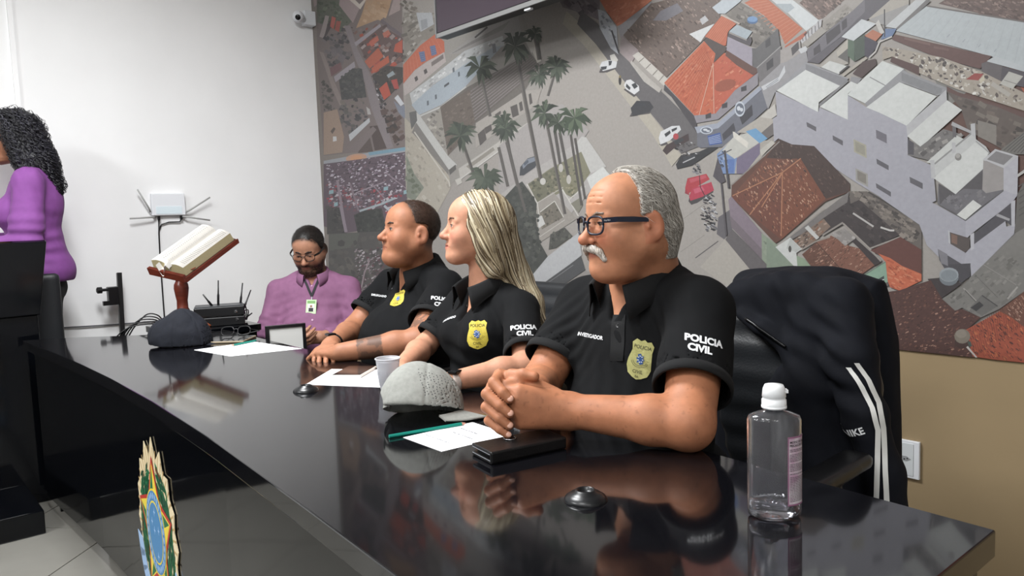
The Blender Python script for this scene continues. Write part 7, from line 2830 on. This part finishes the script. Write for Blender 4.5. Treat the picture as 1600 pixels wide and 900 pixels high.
rl = Hw.loc(pk)
top_i = np.where((rl[:, 2] > -0.02))[0]
r1 = pk[rg_.choice(top_i, 900)]
r2 = pk[rg_.randint(0, len(pk), 700)]
cw = ['b3a68a', '93856a', '6f6049', 'cbc1a8', '5a4c39', 'bdb195', '473a2b', 'a0927a', '84755b']
s1 = strands(K, r1, flowW, 42, 0.0095, 0.0042, cw, 0.003, kink=0.05, sd=3)
s2 = strands(K, r2, flowW, 26, 0.0095, 0.0036, cw, 0.003, kink=0.05, sd=4)
hv, hq, hc = joinm([(pk, qk, np.tile(hexl('6b5c46')[:3], (len(pk), 1))), s1, s2])
mk('hair', hv, hq, M_hairm, WO, smooth=True, col=hc)
trousers(WO, (-1.92, 1.58, 0.55), (-0.1, -1, 0), M_trous)
WT = empty('wrist_watch', (-1.66, 1.185, 0.765), 'smart watch with pale strap on the blonde woman\'s wrist', 'watch')
MB().lathe(np.array([-1.655, 1.195, 0.790]), [(0.0262, -0.011), (0.0275, -0.006), (0.0275, 0.006), (0.0262, 0.011)], 24, (-0.35, -0.94, -0.03)).build('strap', mat('watch_strap', 'b9aca4', 0.5), WT, smooth=True)
MB().box(np.array([-1.648, 1.19, 0.8165]), (0.014, 0.017, 0.004), rotz(0.35), bev=0.003).build('case', M_blackg, WT)

# ---- man with the tattooed arm
M2 = empty('person', (-2.53, 1.72, 0), 'seated man with cropped hair and tattooed arm in a black polo, leaning back', 'person')
Hm = Head(onY(640, 362, 1.62), (-0.20, -0.97, 0.16), (0, 0, 1), 1.03, jw=0.056, fat=0.8, nose=1.0, wide=1.05, lips=0.85)
nbM = np.array([-2.54, 1.675, 1.035])
elM, erM = np.array([-2.195, 1.435, 0.812]), np.array([-2.74, 1.49, 0.80])
wlM, wrM = np.array([-2.335, 1.215, 0.79]), np.array([-2.50, 1.262, 0.79])


def inkM(P, C):
    n = 0.5 + fbm(P * 45, 21, 3) + 0.35 * np.abs(fbm(P * 70, 4, 2))
    up = np.linalg.norm(P - (elM + (np.array([-2.33, 1.66, 0.975]) - elM) * 0.28), axis=1)
    fo = np.abs((P - (elM + (wlM - elM) * 0.62)) @ ((wlM - elM) / np.linalg.norm(wlM - elM)))
    on = (P[:, 0] > -2.42) & (P[:, 1] > 1.2)
    w1 = ((n > 0.50) & (up < 0.085) & on) * 0.62
    w2 = ((fo < 0.042) & on & (np.linalg.norm(P - elM, axis=1) < 0.27)) * np.where(n > 0.46, 0.75, 0.45)
    w = np.maximum(w1, w2)[:, None]
    return C * (1 - w) + np.array(hexl('3d3530')[:3]) * w


def hlM(x, y, z):
    f = y + 0.010 + 0.45 * np.clip(z - 0.03, 0, 0.08)
    lowr = np.where(z > 0.03, 1.0, (y - 0.03) * 60)
    return 1 / (1 + np.exp(-f / 0.007)) * np.clip(lowr, 0, 1) * (z > -0.075) * np.clip((z + 0.075) / 0.04, 0, 1)


bvM, Tm = polo_person(M2, Hm, nbM, (-2.53, 1.69, 0), (0.0, -1, 0), np.array([-2.335, 1.665, 0.972]), np.array([-2.735, 1.67, 0.968]), elM, erM, wlM, wrM, dict(
    nr=0.060, nr2=0.068, chest=(0.185, 0.130, 0.19), skin=('9c6a4f', '87503f', '985e48', None, ('2e211b', 0.85), hlM), arm=(0.055, 0.046, 0.044, 0.031),
    torso=[((0, -0.10, 0.75), (0.20, 0.175, 0.17)), ((0, 0.0, 0.58), (0.2, 0.17, 0.13))], sl=(0.061, 0.073), hem=0.70, ink=inkM, v=0.07, col=(0.080, 0.086), nh=0.062, trap=0.062, seed=12,
    hands=[(wlM, (-0.93, -0.2, -0.05), (0, -0.15, 1), 1, ((12, 18, 8),) * 4, (0.6, 1.0)), (wrM, (0.75, -0.6, -0.02), (0, -0.2, 1), -1, ((15, 20, 8),) * 4, (0.5, 1.0))]))
Hm.eyes(M2, '2f2018', (0, -1, 0.05))
Hm.brows(M2, '2b1d16', 0.85)


def keepM(x, y, z):
    return np.minimum(hlM(x, y, z) - 0.5, 0.5) * 0.02


def flowM2(P):
    q = Hm.loc(P)
    return np.stack([0 * q[:, 0], 0.6 + 0 * q[:, 0], -0.5 - 5 * np.clip(q[:, 1], 0, 1)], 1) @ Hm.R.T


hv, hq, hc = hair_cap(Hm, None, keepM, 0.003, 4, 0.0022, 0.0009, ['2b1f19', '3a2a22', '4a382d', '221812'], flowM2, 5000, 6, 0.0012, '33251e', 0.004, noise=0.001)
mk('hair', hv, hq, M_hairm, M2, smooth=True, col=hc)
put_badge(M2, bvM, 622, 467, 0.060, 0.076, -8, M_badge)
put_text(M2, bvM, 'POLICIA', 690, 467, 0.0205, -4, 0.0008, flat=0.8)
put_text(M2, bvM, 'CIVIL', 689, 476, 0.0205, -4, 0.0008, flat=0.8)
put_text(M2, bvM, 'DELEGADO', 592, 462, 0.0115, -6, 0.0003)
put_button(M2, bvM, 613, 451, 0.006, M_steel)
trousers(M2, (-2.53, 1.75, 0.55), (0, -1, 0), M_trous)
WT2 = empty('wrist_watch', (-2.51, 1.275, 0.765), 'dark wrist watch on the tattooed man\'s far wrist', 'watch')
MB().lathe(wrM + (erM - wrM) * 0.12, [(0.0335, -0.011), (0.0345, 0), (0.0335, 0.011)], 24, erM - wrM).build('strap', M_blackp, WT2, smooth=True)
MB().box(wrM + (erM - wrM) * 0.12 + np.array([0, -0.01, 0.034]), (0.016, 0.016, 0.004), bev=0.003).build('case', M_blackg, WT2)

# ---- man in the lilac shirt in the corner
M1 = empty('person', (-3.74, 1.83, 0), 'seated man in a lilac shirt with a lanyard, looking down in the corner', 'person')
toc = -ray(482, 388)
toc = toc / np.linalg.norm(toc)
f1 = toc * 0.93 - CR * 0.30
f1 = f1 * np.array([1, 1, 0])
f1 /= np.linalg.norm(f1)
H1 = Head(dep(482, 389, 4.0), f1 * 0.90 + np.array([0, 0, -0.40]), (0, 0, 1), 0.96, jw=0.054, fat=0.5, wide=1.04, lips=0.9, open=0.5)
ft = np.array([0.80, -0.60, 0])
R1 = frame(ft)
B1 = np.array([-3.775, 1.83, 0])
T1 = lambda x, y, z: B1 + R1 @ np.array([x, y, z], float)
nb1 = np.array([-3.775, 1.835, 0.965])
s1L, s1R = T1(0.180, 0.0, 0.880), T1(-0.180, 0.0, 0.880)
e1L, e1R = T1(0.250, -0.10, 0.665), T1(-0.245, -0.09, 0.665)
w1L, w1R = T1(0.075, -0.30, 0.668), T1(-0.055, -0.30, 0.660)
S = SDF()
H1.add(S, nb1, 0.058, 0.064)
S.el(T1(0, 0.0, 0.80), (0.15, 0.10, 0.16), R1, 0.05)
P1, Q1 = S.mesh(0.0042, lo=H1.c - np.array([0.2, 0.2, 0.28]), hi=H1.c + np.array([0.2, 0.2, 0.17]))


def hl1(x, y, z):
    f = y + 0.062 + 0.75 * (z - 0.07)
    f = np.minimum(f, np.where(z > 0.01, 1.0, np.where(np.abs(x) > 0.055, y + 0.012, y - 0.03)))
    return 1 / (1 + np.exp(-f / 0.006)) * np.clip((z + 0.07) / 0.03, 0, 1)


C1 = H1.skin(P1, 'a87a62', '8d564c', 'a46e58', ('3a2a23', 0.75), ('1c1614', 0.95), hl1)
SA = SDF()
arm_sdf(SA, e1L, e1L * 0.5 + w1L * 0.5, w1L, 0.04, 0.036, 0.034, 0.029)
arm_sdf(SA, e1R, e1R * 0.5 + w1R * 0.5, w1R, 0.04, 0.036, 0.034, 0.029)
hand_sdf(SA, w1L, R1 @ np.array([-0.75, -0.6, 0.10]), R1 @ np.array([0.35, -0.75, 0.5]), 1, ((35, 40, 20),) * 4, 1.0, (0.8, 1.2))
hand_sdf(SA, w1R, R1 @ np.array([0.55, -0.75, 0.05]), R1 @ np.array([-0.3, -0.7, -0.5]), -1, ((35, 45, 20),) * 4, 1.0, (0.8, 1.2))
P2, Q2 = SA.mesh(0.0042)
V, Q, C = joinm([(P1, Q1, C1), (P2, Q2, np.tile(np.array(hexl('a87a62')[:3]), (len(P2), 1)))])
mk('body', V, Q, M_skin, M1, smooth=True, col=C)
H1.eyes(M1, '241812', (0, -0.95, -0.3))
H1.brows(M1, '1d1512', 1.2)
hv, hq, hc = hair_cap(H1, None, lambda x, y, z: (hl1(x, y, z) - 0.5) * 0.02, 0.007, 4, 0.003, 0.0014, ['191514', '26201d', '100d0c'], lambda P: np.stack([0 * P[:, 0], 0.7 + 0 * P[:, 0], -0.6 + 0 * P[:, 0]], 1) @ H1.R.T, 2500, 7, 0.002, '1a1614', 0.005, noise=0.003)
mk('hair', hv, hq, M_hairm, M1, smooth=True, col=hc)
# beard: short strands on the jaw
rl = H1.loc(P1)
sel = np.where((rl[:, 2] < -0.05) & (rl[:, 2] > -0.125) & (rl[:, 1] < 0.0) & (np.hypot(rl[:, 0] / 0.03, (rl[:, 2] + 0.072) / 0.016) > 1) & (rl[:, 1] < -0.02 + 0.0 * rl[:, 0]) & (rl[:, 2] < -0.058 + 0.5 * np.clip(rl[:, 1] + 0.05, 0, 0.05)))[0]
if len(sel):
    bs = strands(S, P1[np.random.RandomState(2).choice(sel, 1400)], lambda P: np.tile(np.array([0, 0, -1.0]) @ H1.R.T, (len(P), 1)), 3, 0.003, 0.0013, ['1e1714', '2c221d', '151010'], 0.002, kink=0.4, sd=8)
    mk('beard', bs[0], bs[1], M_hairm, M1, smooth=True, col=bs[2])
M_lilac = mat('lilac_cotton', '835877', 0.85, noise=0.06, nscale=40, bump=0.3, bscale=500, bdist=0.0006)
S = SDF()
S.el(T1(0, 0.0, 0.80), (0.185, 0.125, 0.18), R1, 0.05)
S.el(T1(0, -0.055, 0.66), (0.19, 0.155, 0.16), R1, 0.06)
S.el(T1(0, 0.0, 0.53), (0.19, 0.15, 0.10), R1, 0.05)
for s_, e_, w_, sx in ((s1L, e1L, w1L, 1), (s1R, e1R, w1R, -1)):
    S.rc(nb1 + R1 @ np.array([sx * 0.04, 0.02, -0.03]), s_, 0.055, 0.056, 0.05)
    S.rc(s_, e_, 0.060, 0.054, 0.03)
    sleeve(S, e_, e_ + (w_ - e_) * 0.86, 0.054, 0.042, 0.02)
S.rc(nb1 - np.array([0, 0, 0.02]), nb1 + np.array([0.03, -0.02, 0.12]), 0.060, 0.08, 0.01, 's')
S.poly(nb1 + R1 @ np.array([0, -0.10, -0.01]), R1[:, 0], R1[:, 2], [(-0.04, 0.07), (0.04, 0.07), (0.003, -0.05), (-0.003, -0.05)], 0.09, 0.004, 0.006, 's')
sh1, bv1 = shirt_mesh('lilac_shirt', S, 0.008, M_lilac, M1, 0.020, 15, (13, 13, 9), [(T1(0.1, -0.12, 0.75), (0.5, 0, 1), 0.045, 0.10, 0.004), (T1(-0.1, -0.12, 0.75), (-0.5, 0, 1), 0.045, 0.10, 0.004), (e1L, w1L - e1L, 0.035, 0.09, 0.004), (e1R, s1R - e1R, 0.035, 0.09, 0.004)])
collar(M1, nb1 + np.array([0, 0, 0.012]), R1, 0.068, 0.076, 0.034, 0.050, 2.66, M_lilac, 0.040, 0.022, lean=0.25, ystretch=0.02)
for px, py in ((487, 447), (488, 500), (487, 522)):
    put_button(M1, bv1, px, py, 0.005, mat('lilac_button', 'c9a3c0', 0.4))
LY = empty('lanyard', tuple(nb1 - np.array([0, 0, 0.2])), 'black neck lanyard with a green photo badge on the lilac shirt', 'lanyard')
mb = MB()
for xs_ in ((471, 426), (503, 424)):
    prev = None
    for t in np.linspace(0, 1, 12):
        px = xs_[0] + (487 - xs_[0]) * t
        py = xs_[1] + (463 - xs_[1]) * t
        p, n = hit(bv1, px, py)
        if p is None:
            continue
        p = p + n * 0.004
        if prev is not None:
            d = p - prev
            sd_ = np.cross(d, n)
            sd_ = sd_ / (np.linalg.norm(sd_) + 1e-9) * 0.006
            mb.add([prev - sd_, p - sd_, p + sd_, prev + sd_], [(0, 1, 2, 3)])
        prev = p
mb.build('strap', mat('lanyard_black', '15121a', 0.7), LY)
p, n = hit(bv1, 487, 480)
n = n * 0.5 + CT * 0.5
n /= np.linalg.norm(n)
rt = CR - n * (CR @ n)
rt /= np.linalg.norm(rt)
up_ = np.cross(n, rt)
RB = np.array([rt, up_, n]).T
MB().box(p + n * 0.012, (0.026, 0.037, 0.0012), RB, bev=0.001).build('badge_card', mat('card_green', 'b9cfa8', 0.3), LY)
MB().box(p + n * 0.0137 - up_ * 0.006, (0.016, 0.020, 0.0004), RB).build('badge_photo', mat('card_photo', 'dcd8d4', 0.5), LY)
MB().lathe(p + n * 0.0143 + up_ * 0.002, [(0.0065, 0), (0.006, 0.0004)], 14, n).build('photo_head', mat('card_face', '8a6450', 0.6), LY)
MB().box(p + n * 0.0143 - up_ * 0.016, (0.012, 0.0095, 0.0003), RB).build('photo_shoulders', M_ink, LY)
MB().box(p + n * 0.0137 + up_ * 0.024, (0.020, 0.007, 0.0004), RB).build('badge_header', mat('card_header', '6d9a58', 0.5), LY)
MB().tube([p + n * 0.010 + up_ * 0.037, p + n * 0.008 + up_ * 0.052], 0.003, 6).build('clip', M_steel, LY)
GL1 = empty('spectacles', tuple(H1.L(0, -0.1, -0.02)), 'dark thin-framed glasses worn by the man in the lilac shirt', 'glasses')
spectacles(GL1, H1, mat('dark_frame', '1b1718', 0.4), th=0.0018, p=2.6)
trousers(M1, (-3.775, 1.86, 0.53), ft, mat('dark_trousers', '15161c', 0.9))
PH1 = empty('phone', tuple(T1(0.01, -0.37, 0.66)), 'dark phone held in both hands by the man in the lilac shirt', 'phone')
Rp = R1 @ np.array(Matrix.Rotation(0.6, 3, 'X'))
MB().box(T1(-0.02, -0.385, 0.675), (0.036, 0.075, 0.0045), Rp, bev=0.003).build('case', M_blackp, PH1)
MB().box(T1(-0.02, -0.385, 0.675) + Rp @ np.array([0, 0, 0.0047]), (0.033, 0.07, 0.0004), Rp).build('screen', M_blackg, PH1)

# ---- standing woman at the podium
PW = empty('person', (-4.38, 0.68, 0), 'standing woman with long black curly hair in a purple blouse behind the podium', 'person')
_dp = ray(30, 260)
_dp = _dp / np.linalg.norm(_dp)
fp = (-(CR - _dp * (CR @ _dp)) + _dp * 0.10) * np.array([1, 1, 0])
fp /= np.linalg.norm(fp)
Rp_ = frame(fp)
Bp = dep(52, 300, 3.78) * np.array([1, 1, 0])
Tp = lambda x, y, z: Bp + Rp_ @ np.array([x * 1.05, y * 1.05, z + 0.06 * max(0.0, z - 1.22)], float)
Hp = Head(dep(17, 213, 3.74), fp + np.array([0, 0, -0.05]), (0, 0, 1), 1.02, jw=0.046, fat=0.3, lips=1.1)
nbp = Tp(0, 0.0, 1.535)
spL, spR = Tp(0.165, 0.0, 1.455), Tp(-0.165, 0.0, 1.455)
epL, epR = Tp(0.21, -0.02, 1.185), Tp(-0.21, -0.02, 1.185)
wpL, wpR = Tp(0.15, -0.25, 1.165), Tp(-0.12, -0.26, 1.20)
S = SDF()
Hp.add(S, nbp, 0.05, 0.056)
S.el(Tp(0, 0.0, 1.36), (0.14, 0.09, 0.15), Rp_, 0.05)
P1, Q1 = S.mesh(0.0045, lo=Hp.c - np.array([0.25, 0.25, 0.30]), hi=Hp.c + np.array([0.2, 0.2, 0.17]))
C1 = Hp.skin(P1, '9a6a50', '8a4a48', '9c6450')
SA = SDF()
arm_sdf(SA, epL, epL * 0.5 + wpL * 0.5, wpL, 0.035, 0.032, 0.031, 0.025)
arm_sdf(SA, epR, epR * 0.5 + wpR * 0.5, wpR, 0.035, 0.032, 0.031, 0.025)
hand_sdf(SA, wpL, Rp_ @ np.array([-0.3, -0.9, 0.05]), (0, 0, 1), 1, ((20, 25, 12),) * 4, 0.9, (0.6, 1.0))
hand_sdf(SA, wpR, Rp_ @ np.array([0.3, -0.9, 0.05]), (0, 0, 1), -1, ((20, 25, 12),) * 4, 0.9, (0.6, 1.0))
P2, Q2 = SA.mesh(0.0048)
V, Q, C = joinm([(P1, Q1, C1), (P2, Q2, np.tile(np.array(hexl('9a6a50')[:3]), (len(P2), 1)))])
mk('body', V, Q, M_skin, PW, smooth=True, col=C)
Hp.eyes(PW, '241812')
Hp.brows(PW, '1d1512', 0.9)
M_purp = mat('purple_crepe', '7d4589', 0.8, noise=0.06, nscale=30, bump=0.3, bscale=400, bdist=0.0008)
S = SDF()
S.el(Tp(0, 0.005, 1.37), (0.165, 0.125, 0.17), Rp_, 0.05)
S.el(Tp(0.06, -0.09, 1.32), (0.08, 0.08, 0.08), Rp_, 0.04)
S.el(Tp(-0.06, -0.09, 1.32), (0.08, 0.08, 0.08), Rp_, 0.04)
S.el(Tp(0, -0.01, 1.17), (0.155, 0.13, 0.16), Rp_, 0.05)
S.el(Tp(0, 0.0, 1.04), (0.18, 0.158, 0.13), Rp_, 0.05)
for s_, e_, w_, sx in ((spL, epL, wpL, 1), (spR, epR, wpR, -1)):
    S.rc(nbp + Rp_ @ np.array([sx * 0.04, 0.02, -0.04]), s_, 0.046, 0.06, 0.05)
    S.rc(s_, s_ * 0.3 + e_ * 0.7, 0.066, 0.070, 0.03)
    S.rc(s_ * 0.3 + e_ * 0.7, e_, 0.070, 0.060, 0.03)
    sleeve(S, e_, e_ + (w_ - e_) * 0.8, 0.058, 0.040, 0.02)
S.rc(nbp - np.array([0, 0, 0.01]), nbp + np.array([0, 0, 0.12]), 0.058, 0.08, 0.01, 's')
S.plane((0, 0, 0.985), (0, 0, -1), 0.008)
shirt_mesh('purple_blouse', S, 0.008, M_purp, PW, 0.014, 19, (12, 12, 5), [(epL, (0, 0, 1), 0.05, 0.12, 0.006), (Tp(0.1, 0.05, 1.2), (0, 0, 1), 0.06, 0.1, 0.004), (spL, Rp_ @ np.array([0, 1, 0.3]), 0.04, 0.07, 0.003)])
S = SDF().el(Tp(0, 0.0, 0.96), (0.150, 0.112, 0.10), Rp_, 0.04)
for sx in (-1, 1):
    S.rc(Tp(sx * 0.085, 0.0, 0.92), Tp(sx * 0.085, -0.01, 0.50), 0.080, 0.060, 0.04)
    S.rc(Tp(sx * 0.085, -0.01, 0.50), Tp(sx * 0.085, 0.015, 0.09), 0.062, 0.045, 0.03)
P_, Q_ = S.mesh(0.013)
mk('trousers', P_, Q_, M_trous, PW, smooth=True)
for sx in (-1, 1):
    S = SDF().rc(Tp(sx * 0.085, 0.03, 0.05), Tp(sx * 0.09, -0.14, 0.033), 0.042, 0.03, 0.02).plane((0, 0, 0.004), (0, 0, -1))
    P_, Q_ = S.mesh(0.01)
    mk('shoe', P_, Q_, M_shoe, PW, smooth=True)
K = SDF()
K.el(Hp.L(0, 0.018, 0.034), np.array((0.098, 0.112, 0.098)) * Hp.s, Hp.R)
for sx in (-1, 1):
    K.rc(Hp.L(sx * 0.075, 0.01, 0.0), Hp.L(sx * 0.095, 0.035, -0.13), 0.05, 0.05, 0.04)
K.rc(Hp.L(0.02, 0.06, 0.0), Hp.L(0.05, 0.10, -0.14), 0.085, 0.075, 0.05)
K.rc(Hp.L(0.05, 0.10, -0.14), Hp.L(0.06, 0.165, -0.25), 0.072, 0.030, 0.04)


def keepP(P):
    x, y, z = Hp.loc(P).T
    return -(y + 0.050 - 0.6 * np.clip(np.abs(x) - 0.03, 0, 0.04) - 0.30 * np.clip(-z, 0, 0.25) + 0.5 * np.clip(z - 0.055, 0, 0.1)) * Hp.s


K.fun(keepP, Hp.c, 1e3, 'i', 0.01)
pk, qk = K.mesh(0.006)
pk = pk + vnormals(pk, qk) * (0.012 * fbm(pk * 40, 3))[:, None]
rg_ = np.random.RandomState(3)


def flowP(P):
    q = Hp.loc(P)
    x, y, z = q.T
    top = np.clip((z - 0.03) / 0.08, 0, 1)
    return np.stack([np.sign(x + 1e-6) * 0.9 * top, 0.22 + 0.35 * top, -1.0 + 0.4 * top], 1) @ Hp.R.T


cp = ['16151a', '222128', '0e0d10', '302f37', '1b1a1f']
s1 = strands(K, pk[rg_.randint(0, len(pk), 620)], flowP, 30, 0.006, 0.0042, cp, 0.004, curl=0.0075, cfreq=14, kink=0.15, sd=5)
hv, hq, hc = joinm([(pk, qk, np.tile(hexl('121116')[:3], (len(pk), 1))), s1])
mk('hair', hv, hq, M_hairm, PW, smooth=True, col=hc)

# ------------------------------------------------------------------ chairs
JC = exec_chair('office_chair', (-0.97, 1.50, 0), (0.06, -1, 0), 'black office chair of the man with the moustache, jacket over its back', 1.015, 0.205, tilt=0.05, ao=0.01)
exec_chair('office_chair', (-2.03, 1.66, 0), (0, -1, 0), 'black leather office chair behind the blonde woman', 0.965, 0.27, tilt=0.04, ao=-0.03)
exec_chair('office_chair', (-2.69, 1.84, 0), (0, -1, 0), 'black leather office chair under the man with the tattooed arm', 0.93, 0.25, tilt=0.04, ao=-0.03)
C4 = empty('side_chair', (-3.775, 1.86, 0), 'plain black chair under the man in the lilac shirt', 'chair')
G4 = lambda x, y, z: np.array([-3.775, 1.86, 0]) + R1 @ np.array([x, y, z], float)
MB().box(G4(0, -0.02, 0.42), (0.22, 0.21, 0.03), R1, bev=0.015).build('seat', M_leather, C4)
MB().box(G4(0, 0.22, 0.66), (0.2, 0.02, 0.16), R1, bev=0.015).build('backrest', M_leather, C4)
for sx in (-1, 1):
    for sy in (-0.19, 0.19):
        MB().tube([G4(sx * 0.19, sy, 0), G4(sx * 0.19, sy, 0.4)], 0.012, 8).build('leg', M_blackp, C4)
    MB().tube([G4(sx * 0.19, 0.2, 0.4), G4(sx * 0.19, 0.225, 0.6)], 0.012, 8).build('back_post', M_blackp, C4)

# ------------------------------------------------------------------ jacket over the chair back
JK = empty('jacket', (-0.95, 1.78, 0.55), 'black tracksuit jacket with two white stripes hung over the chair back', 'jacket')
M_jack = mat('black_nylon', '0d0f16', 0.85, noise=0.15, nscale=18, bump=0.3, bscale=300, bdist=0.0006, spec=0.25)
M_stripe = mat('white_stripe', 'd2d2ce', 0.7)
YJ = 1.76
J2 = lambda px, py, y=YJ: onY(px, py, y)
ow = np.array([0, YJ, 0])
pj = lambda lst, y=YJ: [(J2(a, b, y)[0], J2(a, b, y)[2]) for a, b in lst]
S = SDF()
sil = [(1138, 452), (1155, 436), (1195, 426), (1235, 422), (1285, 428), (1330, 442), (1354, 472), (1362, 540), (1368, 640), (1372, 800), (1210, 800), (1218, 640), (1205, 590), (1238, 552), (1165, 498)]
S.poly((0, YJ, 0), (1, 0, 0), (0, 0, 1), pj(sil), 0.062, 0.045, 0.02)
# back half of the drape behind the chair
S.poly((0, YJ + 0.13, 0), (1, 0, 0), (0, 0, 1), pj([(1085, 480), (1130, 436), (1195, 426), (1285, 428), (1340, 445), (1362, 540), (1368, 780), (1080, 780)]), 0.05, 0.04, 0.03)
S.rc(J2(1170, 446, YJ + 0.08), J2(1300, 446, YJ + 0.08), 0.045, 0.045, 0.04)
# collar roll along the inner edge
S.chain([J2(1158, 492, YJ - 0.06), J2(1190, 512, YJ - 0.07), J2(1234, 546, YJ - 0.06), J2(1242, 600, YJ - 0.05), J2(1230, 700, YJ - 0.04)], [0.016, 0.019, 0.022, 0.02, 0.018], 0.012)
# sleeve hanging on the right
S.chain([J2(1320, 470, YJ - 0.02), J2(1330, 560, YJ - 0.06), J2(1350, 650, YJ - 0.08), J2(1380, 740, YJ - 0.07), J2(1394, 840, YJ - 0.06)], [0.056, 0.050, 0.044, 0.040, 0.040], 0.03)
# bulging chest panel
S.chain([J2(1270, 500, YJ - 0.03), J2(1265, 600, YJ - 0.06), J2(1275, 720, YJ - 0.05), J2(1280, 800, YJ - 0.05)], [0.045, 0.052, 0.05, 0.05], 0.03)
jo, bvJ = shirt_mesh('shell', S, 0.008, M_jack, JK, 0.010, 23, (10, 10, 6), [(J2(1290, 540, YJ - 0.08), (0.5, 0, 1), 0.05, 0.10, 0.006), (J2(1330, 600, YJ - 0.1), (0.2, 0, 1), 0.06, 0.10, 0.005), (J2(1220, 470, YJ - 0.06), (1, 0, 0.6), 0.06, 0.10, 0.005)])


def stripe(pts, w, name):
    V, Q = [], []
    prev = None
    fine = []
    for (a, b) in zip(pts[:-1], pts[1:]):
        for t in np.linspace(0, 1, 7)[:-1]:
            fine.append((a[0] + (b[0] - a[0]) * t, a[1] + (b[1] - a[1]) * t))
    fine.append(pts[-1])
    rows = []
    for i, q in enumerate(fine):
        r = []
        for o_ in (-w / 2, 0, w / 2):
            p, n = hit(bvJ, q[0] + o_, q[1])
            if p is None:
                r = None
                break
            r.append(p + n * 0.003 - ray(*q) / np.linalg.norm(ray(*q)) * 0.002)
        rows.append(r)
    for r in rows:
        if r is None:
            continue
        V += r
    n = len(V) // 3
    Q = [(3 * i + j, 3 * i + j + 1, 3 * i + j + 4, 3 * i + j + 3) for i in range(n - 1) for j in (0, 1)]
    if n > 1:
        mk(name, V, Q, M_stripe, JK, smooth=True)


stripe([(1338, 567), (1356, 594), (1372, 630), (1379, 668), (1382, 720), (1386, 790)], 8, 'stripe')
stripe([(1326, 574), (1346, 604), (1362, 638), (1371, 672), (1371, 720), (1370, 790)], 8, 'stripe')
put_text(JK, bvJ, 'NIKE', 1333, 677, 0.0215, 27, 0.0006, flat=0.6)
# zip along the inner edge
zp = []
for t in np.linspace(0, 1, 16):
    p, n = hit(bvJ, 1166 + 62 * t, 498 + 44 * t)
    if p is not None:
        zp.append(p + n * 0.003)
if len(zp) > 2:
    MB().tube(zp, 0.004, 6).build('zip', M_blackp, JK, smooth=True)
